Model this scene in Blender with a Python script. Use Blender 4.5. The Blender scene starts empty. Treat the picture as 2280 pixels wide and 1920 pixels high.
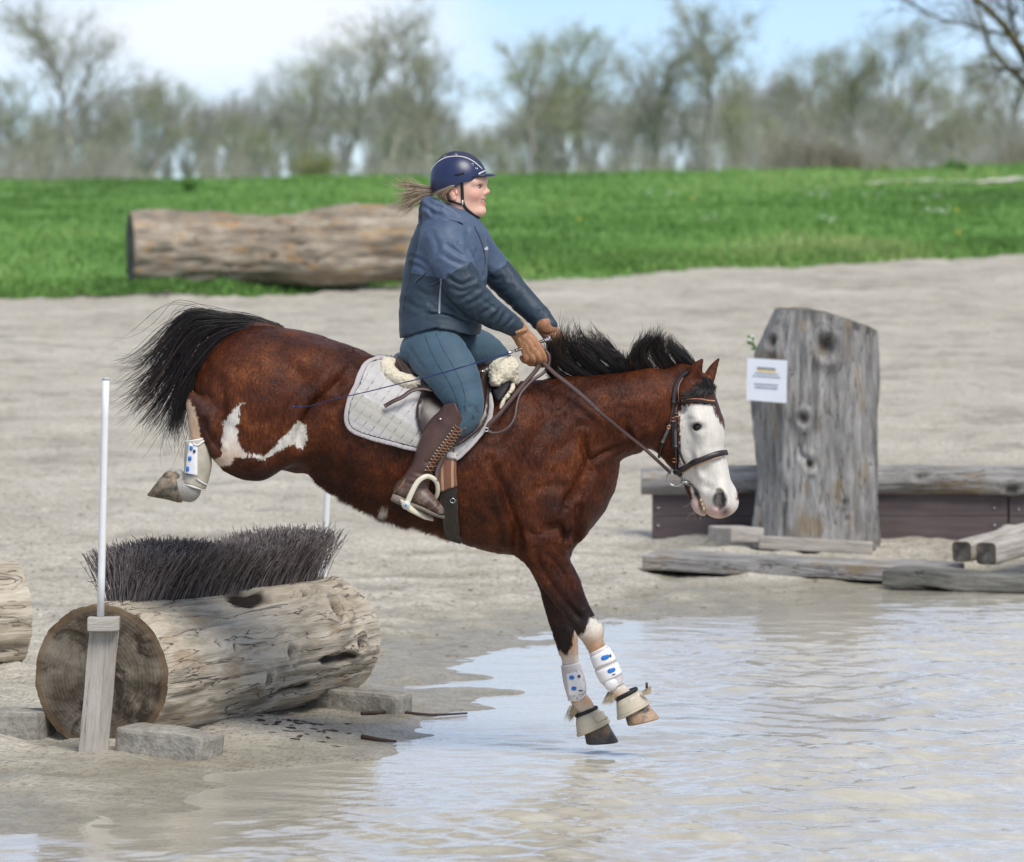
import bpy, bmesh, math, random
import numpy as np
from mathutils import Vector
from mathutils.bvhtree import BVHTree

sc = bpy.context.scene
# ---------------------------------------------------------------- camera, sky, sun, exposure
CAM_Y, CAM_Z, PXM = -22.0, 2.193, 570.0          # 570 photo pixels per metre at the jump (Y = 0)
FPX = PXM * 22.0
cam_d = bpy.data.cameras.new('camera'); cam = bpy.data.objects.new('camera', cam_d)
sc.collection.objects.link(cam); sc.camera = cam
cam.location = (0, CAM_Y, CAM_Z); cam.rotation_euler = (math.pi/2, 0, 0)
cam_d.sensor_width = 36.0; cam_d.lens = 36.0*FPX/2280.0
cam_d.shift_y = -530.0/2280.0
cam_d.clip_start = 0.5; cam_d.clip_end = 6000
cam_d.dof.use_dof = True; cam_d.dof.focus_distance = 21.9; cam_d.dof.aperture_fstop = 5.2
cam_d.dof.aperture_blades = 9

CLOUD_OFF = (2.96, 7.28, 1.04)
SUN_EL, SUN_AZ = math.radians(52), math.radians(150)      # azimuth from +Y clockwise: behind the camera, to its right
world = bpy.data.worlds.new('World'); sc.world = world; world.use_nodes = True
wt = world.node_tree; wt.nodes.clear()
def wn(t, **kw):
    n = wt.nodes.new(t)
    for k, v in kw.items(): setattr(n, k, v)
    return n
w_out = wn('ShaderNodeOutputWorld'); w_bg = wn('ShaderNodeBackground')
w_sky = wn('ShaderNodeTexSky', sky_type='NISHITA'); w_sky.sun_disc = False
w_sky.sun_elevation = SUN_EL; w_sky.sun_rotation = SUN_AZ; w_sky.altitude = 600; w_sky.air_density = 0.75; w_sky.dust_density = 0.1; w_sky.ozone_density = 5.0
w_tc = wn('ShaderNodeTexCoord'); w_map = wn('ShaderNodeMapping')
w_map.inputs['Scale'].default_value = (1, 1, 2.2); w_map.inputs['Location'].default_value = CLOUD_OFF
w_noi = wn('ShaderNodeTexNoise'); w_noi.inputs['Scale'].default_value = 9.0; w_noi.inputs['Detail'].default_value = 4; w_noi.inputs['Roughness'].default_value = 0.5
w_ramp = wn('ShaderNodeValToRGB')
w_ramp.color_ramp.elements[0].position = 0.44; w_ramp.color_ramp.elements[0].color = (0.22,)*3+(1,)
w_ramp.color_ramp.elements[1].position = 0.66; w_ramp.color_ramp.elements[1].color = (1,1,1,1)
w_mix = wn('ShaderNodeMix', data_type='RGBA')
w_mix.inputs[7].default_value = (7.3, 7.8, 8.5, 1)         # cloud white (before the 0.1 strength)
w_gain = wn('ShaderNodeMix', data_type='RGBA', blend_type='MULTIPLY'); w_gain.inputs[0].default_value = 1.0
w_gain.inputs[7].default_value = (0.72, 0.86, 1.08, 1)
wt.links.new(w_tc.outputs['Generated'], w_map.inputs[0]); wt.links.new(w_map.outputs[0], w_noi.inputs['Vector'])
wt.links.new(w_noi.outputs['Fac'], w_ramp.inputs[0]); wt.links.new(w_ramp.outputs[0], w_mix.inputs[0])
wt.links.new(w_sky.outputs[0], w_gain.inputs[6]); wt.links.new(w_gain.outputs[2], w_mix.inputs[6])
wt.links.new(w_mix.outputs[2], w_bg.inputs[0]); w_bg.inputs[1].default_value = 0.1
wt.links.new(w_bg.outputs[0], w_out.inputs[0])

sun_d = bpy.data.lights.new('sun', 'SUN'); sun = bpy.data.objects.new('sun', sun_d); sc.collection.objects.link(sun)
sun_d.energy = 2.6; sun_d.angle = math.radians(28); sun_d.color = (1.0, 0.95, 0.87)
_sd = Vector((math.sin(SUN_AZ)*math.cos(SUN_EL), math.cos(SUN_AZ)*math.cos(SUN_EL), math.sin(SUN_EL)))
sun.rotation_euler = _sd.to_track_quat('Z', 'Y').to_euler()
vs = sc.view_settings; vs.view_transform = 'Standard'; vs.look = 'None'; vs.gamma = 1.0; vs.use_curve_mapping = False; vs.exposure = 0.38
sc.cycles.use_denoising = True; sc.cycles.max_bounces = 5; sc.cycles.diffuse_bounces = 3; sc.cycles.glossy_bounces = 3; sc.cycles.transparent_max_bounces = 8

# ---------------------------------------------------------------- helpers
R = np.random.default_rng(7); random.seed(7)
COL = sc.collection
def at(u, v, Y=0.0):
    """world point seen at photo pixel (u, v) at depth Y"""
    s = (Y-CAM_Y)/22.0
    return Vector(((u-1140)/PXM*s, Y, CAM_Z-(v-430)/PXM*s))
def W(p):
    """model space (photo pixels at the jump's plane, depth in the same unit) to metres"""
    p = np.asarray(p, dtype=float).reshape(-1, 3)
    return np.stack([(p[:,0]-1140)/PXM, p[:,2]/PXM, CAM_Z-(p[:,1]-430)/PXM], 1)
def props(o, label=None, cat=None, group=None, kind=None):
    if label: o['label'] = label
    if cat: o['category'] = cat
    if group: o['group'] = group
    if kind: o['kind'] = kind
    return o
def empty(name, loc, label=None, cat=None, group=None):
    o = bpy.data.objects.new(name, None); COL.objects.link(o); o.location = loc; o.empty_display_size = 0.1
    return props(o, label, cat, group)
def link(name, me, material=None, parent=None):
    o = bpy.data.objects.new(name, me); COL.objects.link(o)
    if material is not None and len(me.materials) == 0: me.materials.append(material)
    if parent is not None:
        o.parent = parent; o.location = -Vector(parent.location) if parent.rotation_euler.z == 0 else o.location
    return o
def mesh(name, verts, faces, material=None, parent=None, smooth=True, attrs=None, link_it=True):
    """faces: (n,3) or (n,4) array, or list of lists; vertices in world metres"""
    me = bpy.data.meshes.new(name)
    verts = np.asarray(verts, dtype=np.float32).reshape(-1, 3)
    if isinstance(faces, np.ndarray):
        nf, k = faces.shape
        me.vertices.add(len(verts)); me.vertices.foreach_set('co', verts.ravel())
        me.loops.add(nf*k); me.loops.foreach_set('vertex_index', faces.astype(np.int32).ravel())
        me.polygons.add(nf); me.polygons.foreach_set('loop_start', np.arange(0, nf*k, k, dtype=np.int32))
        me.update(calc_edges=True)
    else:
        me.from_pydata([tuple(map(float, v)) for v in verts], [], [list(map(int, f)) for f in faces])
    me.polygons.foreach_set('use_smooth', np.full(len(me.polygons), smooth))
    for k, a in (attrs or {}).items():
        at_ = me.attributes.new(k, 'FLOAT', 'POINT'); at_.data.foreach_set('value', np.asarray(a, dtype=np.float32))
    me.validate()
    if not link_it:
        if material is not None: me.materials.append(material)
        return me
    return link(name, me, material, parent)

# value noise -----------------------------------------------------
def _hash(i, j, k, s):
    n = (i*374761393 + j*668265263 + k*2147483647 + s*1274126177) & 0xffffffff
    n = ((n ^ (n >> 13))*1274126177) & 0xffffffff
    return ((n ^ (n >> 16)) & 0xffff)/65535.0
def vnoise(x, y, z=0.0, s=0):
    x, y, z = np.broadcast_arrays(np.asarray(x, float), np.asarray(y, float), np.asarray(z, float))
    i, j, k = (np.floor(a).astype(np.int64) for a in (x, y, z))
    fx, fy, fz = x-i, y-j, z-k
    fx, fy, fz = (f*f*(3-2*f) for f in (fx, fy, fz))
    r = 0
    for a in (0, 1):
        for b in (0, 1):
            for c in (0, 1):
                r = r + _hash(i+a, j+b, k+c, s)*(fx if a else 1-fx)*(fy if b else 1-fy)*(fz if c else 1-fz)
    return r*2-1
def fbm(x, y, z=0.0, o=4, s=0, g=0.5):
    r, a = 0, 1.0
    for q in range(o):
        r = r + a*vnoise(np.asarray(x)*2**q, np.asarray(y)*2**q, np.asarray(z)*2**q, s+q); a *= g
    return r
def polysd(pts, U, V):
    """signed distance to a polygon, negative inside"""
    U = np.asarray(U, np.float32); V = np.asarray(V, np.float32)
    p = np.asarray(pts, np.float32); q = np.roll(p, -1, 0)
    d = np.full(U.shape, 1e9, np.float32); ins = np.zeros(U.shape, bool)
    for (x0, y0), (x1, y1) in zip(p, q):
        ex, ey = x1-x0, y1-y0
        t = np.clip(((U-x0)*ex+(V-y0)*ey)/(ex*ex+ey*ey+1e-9), 0, 1)
        d = np.minimum(d, (U-x0-t*ex)**2+(V-y0-t*ey)**2)
        c = ((y0 > V) != (y1 > V)) & (U < ex*(V-y0)/(ey if abs(ey) > 1e-9 else 1e-9)+x0)
        ins ^= c
    d = np.sqrt(d)
    return np.where(ins, -d, d)
def linesd(pts, U, V):
    p = np.asarray(pts, np.float32); d = np.full(np.shape(U), 1e9, np.float32)
    for (x0, y0), (x1, y1) in zip(p[:-1], p[1:]):
        ex, ey = x1-x0, y1-y0
        t = np.clip(((U-x0)*ex+(V-y0)*ey)/(ex*ex+ey*ey+1e-9), 0, 1)
        d = np.minimum(d, (U-x0-t*ex)**2+(V-y0-t*ey)**2)
    return np.sqrt(d)
def crom(P, sub):
    """Catmull-Rom resampling of the rows of P"""
    P = np.asarray(P, float)
    if len(P) < 3 or sub <= 1: 
        if sub <= 1: return P
        t = np.linspace(0, 1, sub+1)[:, None]; return P[0]*(1-t)+P[1]*t
    Q = np.vstack([2*P[0]-P[1], P, 2*P[-1]-P[-2]]); out = []
    for i in range(1, len(Q)-2):
        a, b, c, d = Q[i-1], Q[i], Q[i+1], Q[i+2]
        for t in np.arange(sub)/sub:
            out.append(0.5*((2*b)+(c-a)*t+(2*a-5*b+4*c-d)*t*t+(3*b-a-3*c+d)*t**3))
    out.append(P[-1]); return np.array(out)

# implicit-surface sculpting ------------------------------------------
class Field:
    def __init__(s, lo, hi, h):
        s.lo = np.array(lo, float); s.h = h
        s.n = tuple(int(math.ceil((b-a)/h))+1 for a, b in zip(lo, hi))
        s.F = np.full(s.n, 60.0, np.float32)
        s.ax = [(s.lo[i]+np.arange(s.n[i])*h).astype(np.float32) for i in range(3)]
    def box(s, lo, hi):
        sl = []
        for i in range(3):
            a = max(0, int((lo[i]-s.lo[i])/s.h)); b = min(s.n[i], int((hi[i]-s.lo[i])/s.h)+2)
            if b <= a: return None, None
            sl.append(slice(a, b))
        g = (s.ax[0][sl[0]][:,None,None], s.ax[1][sl[1]][None,:,None], s.ax[2][sl[2]][None,None,:])
        return tuple(sl), g
    def op(s, sl, d, k, mode):
        a = s.F[sl]
        if mode == 'add':
            if k > 0:
                h = np.maximum(k-np.abs(a-d), 0)/k; s.F[sl] = np.minimum(a, d)-h*h*(k*0.25)
            else: s.F[sl] = np.minimum(a, d)
        else:
            d = -d
            if k > 0:
                h = np.maximum(k-np.abs(a-d), 0)/k; s.F[sl] = np.maximum(a, d)+h*h*(k*0.25)
            else: s.F[sl] = np.maximum(a, d)
    def ell(s, c, r, ax=None, k=10, mode='add', pad=None):
        c = np.asarray(c, float); r = np.broadcast_to(np.asarray(r, float), (3,))
        m = max(r)+(k*1.5+8 if pad is None else pad)
        A = np.eye(3) if ax is None else np.asarray(ax, float)
        ext = np.sqrt(((A*r[:,None])**2).sum(0))+(k*1.2+8)
        sl, g = s.box(c-ext, c+ext)
        if sl is None: return
        x, y, z = (g[i]-np.float32(c[i]) for i in range(3))
        q = 0
        for i in range(3):
            q = q+((x*np.float32(A[i,0]/r[i])+y*np.float32(A[i,1]/r[i])+z*np.float32(A[i,2]/r[i])))**2
        d = (np.sqrt(q)-1)*np.float32(r.min() if r.min()*3 > r.max() else (r.min()*2+r.max())/3)
        s.op(sl, d.astype(np.float32), k, mode)
    def sweep(s, nodes, k=10, b=(0,0,1), p=2, sub=3, mode='add', endr=1.0):
        """nodes: (u, v, w, ra, rb): ra across the path, rb along the side vector b"""
        N = crom(nodes, sub); pad = k*1.2+8
        mr = N[:,3:5].max()
        sl, g = s.box((N[:,:3]-mr).min(0)-pad, (N[:,:3]+mr).max(0)+pad)
        if sl is None: return
        T = np.full([q.stop-q.start for q in sl], 60.0, np.float32)
        off = [q.start for q in sl]
        for A, B in zip(N[:-1], N[1:]):
            t = B[:3]-A[:3]; L = np.linalg.norm(t)
            if L < 1e-6: continue
            t = t/L; bb = np.asarray(b, float); n = np.cross(bb, t); n = n/np.linalg.norm(n); bb = np.cross(t, n)
            r = max(A[3], A[4], B[3], B[4])+pad
            s2, g2 = s.box(np.minimum(A[:3], B[:3])-r, np.maximum(A[:3], B[:3])+r)
            if s2 is None: continue
            x, y, z = (g2[i]-np.float32(A[i]) for i in range(3)); f = np.float32
            st = x*f(t[0])+y*f(t[1])+z*f(t[2]); hh = np.clip(st, 0, f(L)); e = st-hh; hh = hh*f(1/L)
            qn = x*f(n[0])+y*f(n[1])+z*f(n[2]); qb = x*f(bb[0])+y*f(bb[1])+z*f(bb[2])
            ra = f(A[3])+f(B[3]-A[3])*hh; rb = f(A[4])+f(B[4]-A[4])*hh; mn = np.minimum(ra, rb)
            if p == 2: k2 = (qn/ra)**2+(qb/rb)**2
            else: k2 = (np.abs(qn/ra)**p+np.abs(qb/rb)**p)**(2.0/p)
            d = (np.sqrt(k2+(e/(mn*f(endr)))**2)-1)*mn
            l2 = tuple(slice(q.start-o, q.stop-o) for q, o in zip(s2, off))
            T[l2] = np.minimum(T[l2], d)
        s.op(sl, T, k, mode)
    def half(s, c, n, k=2):
        """cut away what lies on the +n side of the plane through c"""
        n = np.asarray(n, float)/np.linalg.norm(n)
        d = sum((s.ax[i].reshape([-1 if j == i else 1 for j in range(3)])-np.float32(c[i]))*np.float32(n[i]) for i in range(3))
        h = np.maximum(k-np.abs(s.F-d), 0)/k; s.F = np.maximum(s.F, d)+h*h*(k*0.25)
    def nets(s, smooth=0):
        F = s.F; S = F < 0
        for i in range(3):
            for e in (0, -1):
                ix = [slice(None)]*3; ix[i] = e; S[tuple(ix)] = False
        nx, ny, nz = S.shape
        c = np.zeros((nx-1, ny-1, nz-1), np.uint8)
        for a in (0,1):
            for b in (0,1):
                for d in (0,1): c += S[a:nx-1+a, b:ny-1+b, d:nz-1+d]
        act = (c > 0) & (c < 8)
        I = np.argwhere(act); idx = np.full(act.shape, -1, np.int32); idx[act] = np.arange(len(I))
        pos = np.zeros((len(I), 3), np.float32); cnt = np.zeros(len(I), np.float32)
        val = {}
        for a in (0,1):
            for b in (0,1):
                for d in (0,1): val[a,b,d] = F[I[:,0]+a, I[:,1]+b, I[:,2]+d]
        for ax in range(3):
            for o1 in (0,1):
                for o2 in (0,1):
                    c0 = [0,0,0]; oth = [i for i in range(3) if i != ax]; c0[oth[0]] = o1; c0[oth[1]] = o2
                    c1 = list(c0); c1[ax] = 1
                    f0, f1 = val[tuple(c0)], val[tuple(c1)]
                    m = (f0 < 0) != (f1 < 0); t = np.where(m, f0/np.where(m, f0-f1, 1), 0)
                    for i in range(3):
                        pos[:,i] += m*(c0[i]+(t if i == ax else 0))
                    cnt += m
        cnt = np.maximum(cnt, 1)
        P = (I+pos/cnt[:,None])*s.h+s.lo
        Q = []
        for ax in range(3):
            o = [i for i in range(3) if i != ax]
            a = [slice(0, S.shape[i]) for i in range(3)]; a[ax] = slice(0, -1)
            b = [slice(0, S.shape[i]) for i in range(3)]; b[ax] = slice(1, None)
            D = S[tuple(a)] != S[tuple(b)]
            E = np.argwhere(D)
            E = E[(E[:,o[0]] > 0) & (E[:,o[1]] > 0) & (E[:,o[0]] < S.shape[o[0]]-1) & (E[:,o[1]] < S.shape[o[1]]-1)]
            def g(d0, d1):
                X = E.copy(); X[:,o[0]] -= d0; X[:,o[1]] -= d1
                return idx[X[:,0], X[:,1], X[:,2]]
            q = np.stack([g(1,1), g(0,1), g(0,0), g(1,0)], 1)
            ins = S[E[:,0], E[:,1], E[:,2]]
            flip = ins if ax != 1 else ~ins
            q[~flip] = q[~flip][:, ::-1]
            Q.append(q)
        Q = np.vstack(Q); Q = Q[(Q >= 0).all(1)]
        for _ in range(smooth):
            acc = np.zeros_like(P); n = np.zeros(len(P))
            for i in range(4):
                np.add.at(acc, Q[:,i], P[Q[:,(i+1)%4]]+P[Q[:,(i+3)%4]]); np.add.at(n, Q[:,i], 2)
            P = P*0.4+0.6*acc/np.maximum(n, 1)[:,None]
        return P, Q
def vnormals(P, Q):
    n = np.cross(P[Q[:,2]]-P[Q[:,0]], P[Q[:,3]]-P[Q[:,1]]); N = np.zeros_like(P)
    for i in range(4): np.add.at(N, Q[:,i], n)
    return N/np.maximum(np.linalg.norm(N, axis=1), 1e-9)[:,None]
def outward(P, Q):
    """make the faces point outwards (model space is mirrored in v, so test by volume in metres)"""
    X = W(P); a, b, c, d = (X[Q[:,i]] for i in range(4))
    vol = np.einsum('ij,ij->', a, np.cross(b, c))+np.einsum('ij,ij->', a, np.cross(c, d))
    return Q if vol > 0 else Q[:, ::-1]
def sculpt(name, fld, material, parent, attrs=None, smooth=0, disp=None):
    P, Q = fld.nets(smooth); Q = np.ascontiguousarray(outward(P, Q)); N = None
    if disp is not None:
        N = -vnormals(P, Q) if False else vnormals(P, Q)
        X = W(P); nW = vnormals(X, Q)
        P = P+np.stack([nW[:,0], -nW[:,2], nW[:,1]], 1)*disp(P)[:,None]
    A = attrs(P) if attrs else None
    o = mesh(name, W(P), Q, material, parent, attrs=A)
    o['_n'] = 0; del o['_n']
    return o, P, Q

# strips, tubes, hair ---------------------------------------------------
def tube_arrays(paths, radii, sides=3):
    """paths (n,k,3) in metres, radii (n,k)"""
    paths = np.asarray(paths, float); n, k, _ = paths.shape; radii = np.broadcast_to(radii, (n, k))
    t = np.gradient(paths, axis=1); t /= np.maximum(np.linalg.norm(t, axis=2), 1e-9)[..., None]
    ref = np.where(np.abs(t[..., 2:3]) > 0.9, np.array([1., 0, 0]), np.array([0, 0, 1.]))
    a = np.cross(t, ref); a /= np.maximum(np.linalg.norm(a, axis=2), 1e-9)[..., None]; b = np.cross(t, a)
    ang = np.arange(sides)/sides*2*math.pi
    V = paths[:, :, None, :]+radii[:, :, None, None]*(a[:, :, None, :]*np.cos(ang)[:, None]+b[:, :, None, :]*np.sin(ang)[:, None])
    V = V.reshape(-1, 3)
    base = (np.arange(n)[:, None, None]*k+np.arange(k-1)[None, :, None])*sides
    j = np.arange(sides)[None, None, :]; j2 = (j+1) % sides
    F = np.stack([base+j, base+j2, base+sides+j2, base+sides+j], -1).reshape(-1, 4)
    return V, F
def tubes(name, paths, radii, material, parent=None, sides=3, attrs=None):
    V, F = tube_arrays(paths, radii, sides)
    return mesh(name, V, F, material, parent, attrs=attrs)
def rod(name, pts, r, material, parent=None, sides=8, sub=4, caps=True):
    """one round bar along points (metres); r scalar or per point"""
    rr = np.broadcast_to(np.asarray(r, float), (len(pts),))
    C = crom(np.column_stack([np.asarray(pts, float), rr]), sub) if len(pts) > 2 else np.column_stack([np.asarray(pts, float), rr])
    V, F = tube_arrays(C[None, :, :3], C[None, :, 3], sides); F = [list(f) for f in F]
    if caps:
        n = len(V); F.append(list(range(sides))[::-1]); F.append(list(range(n-sides, n)))
    o = mesh(name, V, F, material, parent); return o
def bevel(o, w, seg=2, ang=0.6):
    m = o.modifiers.new('bevel', 'BEVEL'); m.width = w; m.segments = seg; m.limit_method = 'ANGLE'; m.angle_limit = ang
    return o
def boxmesh(name, size, material, parent=None, loc=(0,0,0), rot=(0,0,0), bev=0.0, rough=0.0, cuts=1):
    bm = bmesh.new(); bmesh.ops.create_cube(bm, size=1.0)
    for v in bm.verts: v.co = Vector((v.co.x*size[0], v.co.y*size[1], v.co.z*size[2]))
    if bev: bmesh.ops.bevel(bm, geom=bm.edges[:], offset=bev, segments=2, affect='EDGES', profile=0.6)
    if cuts > 1: bmesh.ops.subdivide_edges(bm, edges=bm.edges[:], cuts=cuts, use_grid_fill=True)
    if rough:
        for v in bm.verts:
            q = v.co*9
            v.co += Vector((float(vnoise(q.x, q.y, q.z, 1)), float(vnoise(q.x, q.y, q.z, 2)), float(vnoise(q.x, q.y, q.z, 3))))*rough
    me = bpy.data.meshes.new(name); bm.to_mesh(me); bm.free(); me.materials.append(material)
    me.polygons.foreach_set('use_smooth', np.zeros(len(me.polygons), bool))
    o = bpy.data.objects.new(name, me); COL.objects.link(o)
    o.location = Vector(loc); o.rotation_euler = rot
    if parent is not None: o.parent = parent; o.location = Vector(loc)-parent.location
    return o

# materials --------------------------------------------------------------
class Mt:
    def __init__(s, name):
        s.m = bpy.data.materials.new(name); s.m.use_nodes = True; s.t = s.m.node_tree; s.t.nodes.clear()
        s.out = s.t.nodes.new('ShaderNodeOutputMaterial'); s._geo = None; s._obj = None
    def node(s, typ, ins=None, **kw):
        n = s.t.nodes.new(typ)
        for k, v in kw.items(): setattr(n, k, v)
        for k, v in (ins or {}).items(): s.set(n.inputs[k], v)
        return n
    def set(s, sock, v):
        if isinstance(v, bpy.types.NodeSocket): s.t.links.new(v, sock)
        elif v is not None:
            if hasattr(sock.default_value, '__len__') and not hasattr(v, '__len__'): v = (v,)*len(sock.default_value)
            if hasattr(v, '__len__') and len(sock.default_value) == 4 and len(v) == 3: v = tuple(v)+(1,)
            sock.default_value = v
    @property
    def pos(s):
        if s._geo is None: s._geo = s.node('ShaderNodeNewGeometry')
        return s._geo.outputs['Position']
    @property
    def obj(s):
        if s._obj is None: s._obj = s.node('ShaderNodeTexCoord')
        return s._obj.outputs['Object']
    def scaled(s, vec, sc_, rot=(0,0,0), loc=(0,0,0)):
        return s.node('ShaderNodeMapping', {0: vec, 'Scale': sc_, 'Rotation': rot, 'Location': loc}).outputs[0]
    def noise(s, vec, scale, detail=4, rough=0.55, dist=0.0):
        return s.node('ShaderNodeTexNoise', {'Vector': vec, 'Scale': scale, 'Detail': detail, 'Roughness': rough, 'Distortion': dist}).outputs['Fac']
    def vor(s, vec, scale, out='Distance', feature='F1'):
        return s.node('ShaderNodeTexVoronoi', {'Vector': vec, 'Scale': scale}, feature=feature).outputs[out]
    def wave(s, vec, scale, dist=2.0, detail=2, bands='X'):
        return s.node('ShaderNodeTexWave', {'Vector': vec, 'Scale': scale, 'Distortion': dist, 'Detail': detail}, bands_direction=bands).outputs['Fac']
    def ramp(s, f, stops, interp='LINEAR'):
        n = s.node('ShaderNodeValToRGB', {0: f}); cr = n.color_ramp; cr.interpolation = interp
        while len(cr.elements) < len(stops): cr.elements.new(0.5)
        for e, (p, c) in zip(cr.elements, stops):
            e.position = p; e.color = tuple(c)+(1,) if hasattr(c, '__len__') else (c, c, c, 1)
        return n.outputs[0]
    def mix(s, f, a, b, mode='MIX'):
        n = s.node('ShaderNodeMix', data_type='RGBA', blend_type=mode)
        s.set(n.inputs[0], f); s.set(n.inputs[6], a); s.set(n.inputs[7], b); return n.outputs[2]
    def math(s, op, a, b=None, c=None, clamp=False):
        n = s.node('ShaderNodeMath', operation=op, use_clamp=clamp); s.set(n.inputs[0], a)
        if b is not None: s.set(n.inputs[1], b)
        if c is not None: s.set(n.inputs[2], c)
        return n.outputs[0]
    def step(s, v, a, b):
        return s.node('ShaderNodeMapRange', {'Value': v, 'From Min': a, 'From Max': b, 'To Min': 0.0, 'To Max': 1.0}, interpolation_type='SMOOTHSTEP').outputs[0]
    def attr(s, name): return s.node('ShaderNodeAttribute', attribute_name=name).outputs['Fac']
    def xyz(s, vec): return s.node('ShaderNodeSeparateXYZ', {0: vec}).outputs
    def bump(s, h, strength=0.5, dist=0.01, normal=None):
        n = s.node('ShaderNodeBump', {'Height': h, 'Strength': strength, 'Distance': dist})
        if normal is not None: s.set(n.inputs['Normal'], normal)
        return n.outputs[0]
    def bsdf(s, color, rough=0.6, normal=None, spec=0.5, **kw):
        ins = {'Base Color': color, 'Roughness': rough, 'Specular IOR Level': spec}
        ins.update(kw)
        b = s.node('ShaderNodeBsdfPrincipled', ins)
        if normal is not None: s.set(b.inputs['Normal'], normal)
        s.t.links.new(b.outputs[0], s.out.inputs[0]); return s.m
def plain(name, c, rough=0.5, spec=0.5, var=0.25, scale=40, bump=0.15, bd=0.002, **kw):
    """a simple surface with some tonal variation and fine relief"""
    m = Mt(name); n = m.noise(m.obj, scale, 5, 0.6); n2 = m.noise(m.obj, scale*0.17, 3)
    k = m.math('ADD', m.math('MULTIPLY', n, 0.6), m.math('MULTIPLY', n2, 0.4))
    lo = tuple(x*(1-var) for x in c); hi = tuple(min(1, x*(1+var)) for x in c)
    return m.bsdf(m.ramp(k, [(0.3, lo), (0.7, hi)]), rough, m.bump(n, bump, bd), spec, **kw)
# ---------------------------------------------------------------- terrain
def px_ground(u, v, z=0.0):
    D = (CAM_Z-z)*FPX/(v-430.0); return ((u-1140)/FPX*D, D+CAM_Y)
SHORE_PX = [(4200,1290),(2600,1290),(2280,1305),(2050,1312),(1900,1332),(1780,1352),(1660,1372),(1500,1386),(1350,1402),(1200,1422),(1060,1455),
            (985,1500),(1010,1528),(1100,1552),(1180,1578),(1150,1596),(1010,1606),(890,1622),(800,1650),(740,1690),(640,1712),(560,1722),(480,1742),(330,1790),(150,1832),(0,1852),(-300,1872),(-1500,1885)]
SHORE = [px_ground(u, v) for u, v in SHORE_PX]
POND = SHORE+[(-30, -21.5), (40, -21.5)]
def ground_z(X, Y):
    X = np.asarray(X, float); Y = np.asarray(Y, float); D = Y-CAM_Y
    sd = polysd(POND, X, Y)                                     # + on land
    sd = sd+0.25*fbm(X*1.3, Y*1.3, 0, 3, 11)*np.clip(1-np.abs(sd)/3, 0, 1)
    z = np.where(sd > 0, 0.10*(1-np.exp(-np.maximum(sd, 0)/2.2)), -0.30*(1-np.exp(np.minimum(sd, 0)/1.6)))
    z = np.where(sd > -0.6, z+0.05*np.exp(-(((X+1.45)/0.9)**2+((Y-0.7)/1.1)**2)), z)
    up = np.maximum(0, D-34+2*np.log1p(np.exp(-np.abs(D-34)/2))-0)
    rise = 0.0355*np.clip(D-34, 0, 36)+0.0275*np.clip(D-70, 0, 40)-0.004*np.clip(D-110, 0, 90)
    z = z+rise+0.0145*X*np.clip((D-66)/44, 0, 1)*np.clip(1-(D-110)/150, 0, 1)
    return z, sd
GE = [(-60, 12), (-30, 26), (-5.45, 38.0), (-3.2, 39.5), (0, 44.0), (3.0, 46.5), (6.5, 50), (12, 53), (60, 60)]
def grass_sd(X, Y):
    """+ on the meadow"""
    e = np.interp(X, [p[0] for p in GE], [p[1] for p in GE])
    return Y-e+1.0*fbm(np.asarray(X)*0.35, np.asarray(Y)*0.12, 0, 3, 5)+0.35*vnoise(np.asarray(X)*2, np.asarray(Y)*0.6, 0, 9)
m = Mt('sand')
p = m.pos; g0 = m.noise(p, 0.6, 4, 0.6); g1 = m.noise(p, 9, 5, 0.65); g2 = m.noise(p, 120, 3, 0.7)
streak = m.noise(m.scaled(p, (0.5, 1.6, 1)), 1.1, 4, 0.6)
dry = m.ramp(m.math('ADD', m.math('MULTIPLY', g0, 0.45), m.math('MULTIPLY', streak, 0.55)), [(0.33, (0.37,0.333,0.265)), (0.5, (0.465,0.425,0.345)), (0.68, (0.56,0.52,0.435))])
spk = m.ramp(m.noise(p, 34, 5, 0.75), [(0.36, 0.40), (0.46, 0.95), (0.57, 1.03), (0.66, 1.4)])
dry = m.mix(0.95, dry, spk, 'MULTIPLY'); dry = m.mix(0.8, dry, m.ramp(m.noise(m.scaled(p, (0.7, 1.3, 1)), 1.6, 5, 0.7), [(0.36, 0.62), (0.48, 1.0)]), 'MULTIPLY')
zz = m.xyz(p)[2]
wet = m.math('SUBTRACT', 1.0, m.step(m.math('ADD', zz, m.math('MULTIPLY', m.math('SUBTRACT', m.noise(p, 1.7, 4, 0.6), 0.5), 0.11)), 0.005, 0.075))
wet = m.math('MULTIPLY', wet, m.math('SUBTRACT', 1.0, m.step(zz, 0.15, 0.3)))
cs = m.mix(wet, dry, m.mix(m.ramp(g1, [(0.35, 0.0), (0.65, 1.0)]), (0.22,0.19,0.13), (0.31,0.28,0.21)))
gr = m.ramp(m.vor(p, 42), [(0.0, 0.0), (0.5, 1.0)])
hb = m.math('ADD', m.math('MULTIPLY', g1, 0.7), m.math('MULTIPLY', gr, 0.4))
M_SAND = m.bsdf(cs, m.math('SUBTRACT', 0.95, m.math('MULTIPLY', wet, 0.55)), m.bump(g2, 0.35, 0.004, m.bump(hb, 0.75, 0.03)), 0.35)
m = Mt('meadow')
p = m.pos; a = m.noise(p, 0.22, 5, 0.65); b = m.noise(m.scaled(p, (1, 0.35, 1)), 3.0, 5, 0.7)
k = m.math('ADD', m.math('MULTIPLY', a, 0.5), m.math('MULTIPLY', b, 0.5))
M_MEAD = m.bsdf(m.ramp(k, [(0.3, (0.075,0.16,0.036)), (0.5, (0.13,0.262,0.062)), (0.7, (0.20,0.335,0.095))]), 0.9, m.bump(b, 1.0, 0.1), 0.2)
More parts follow.
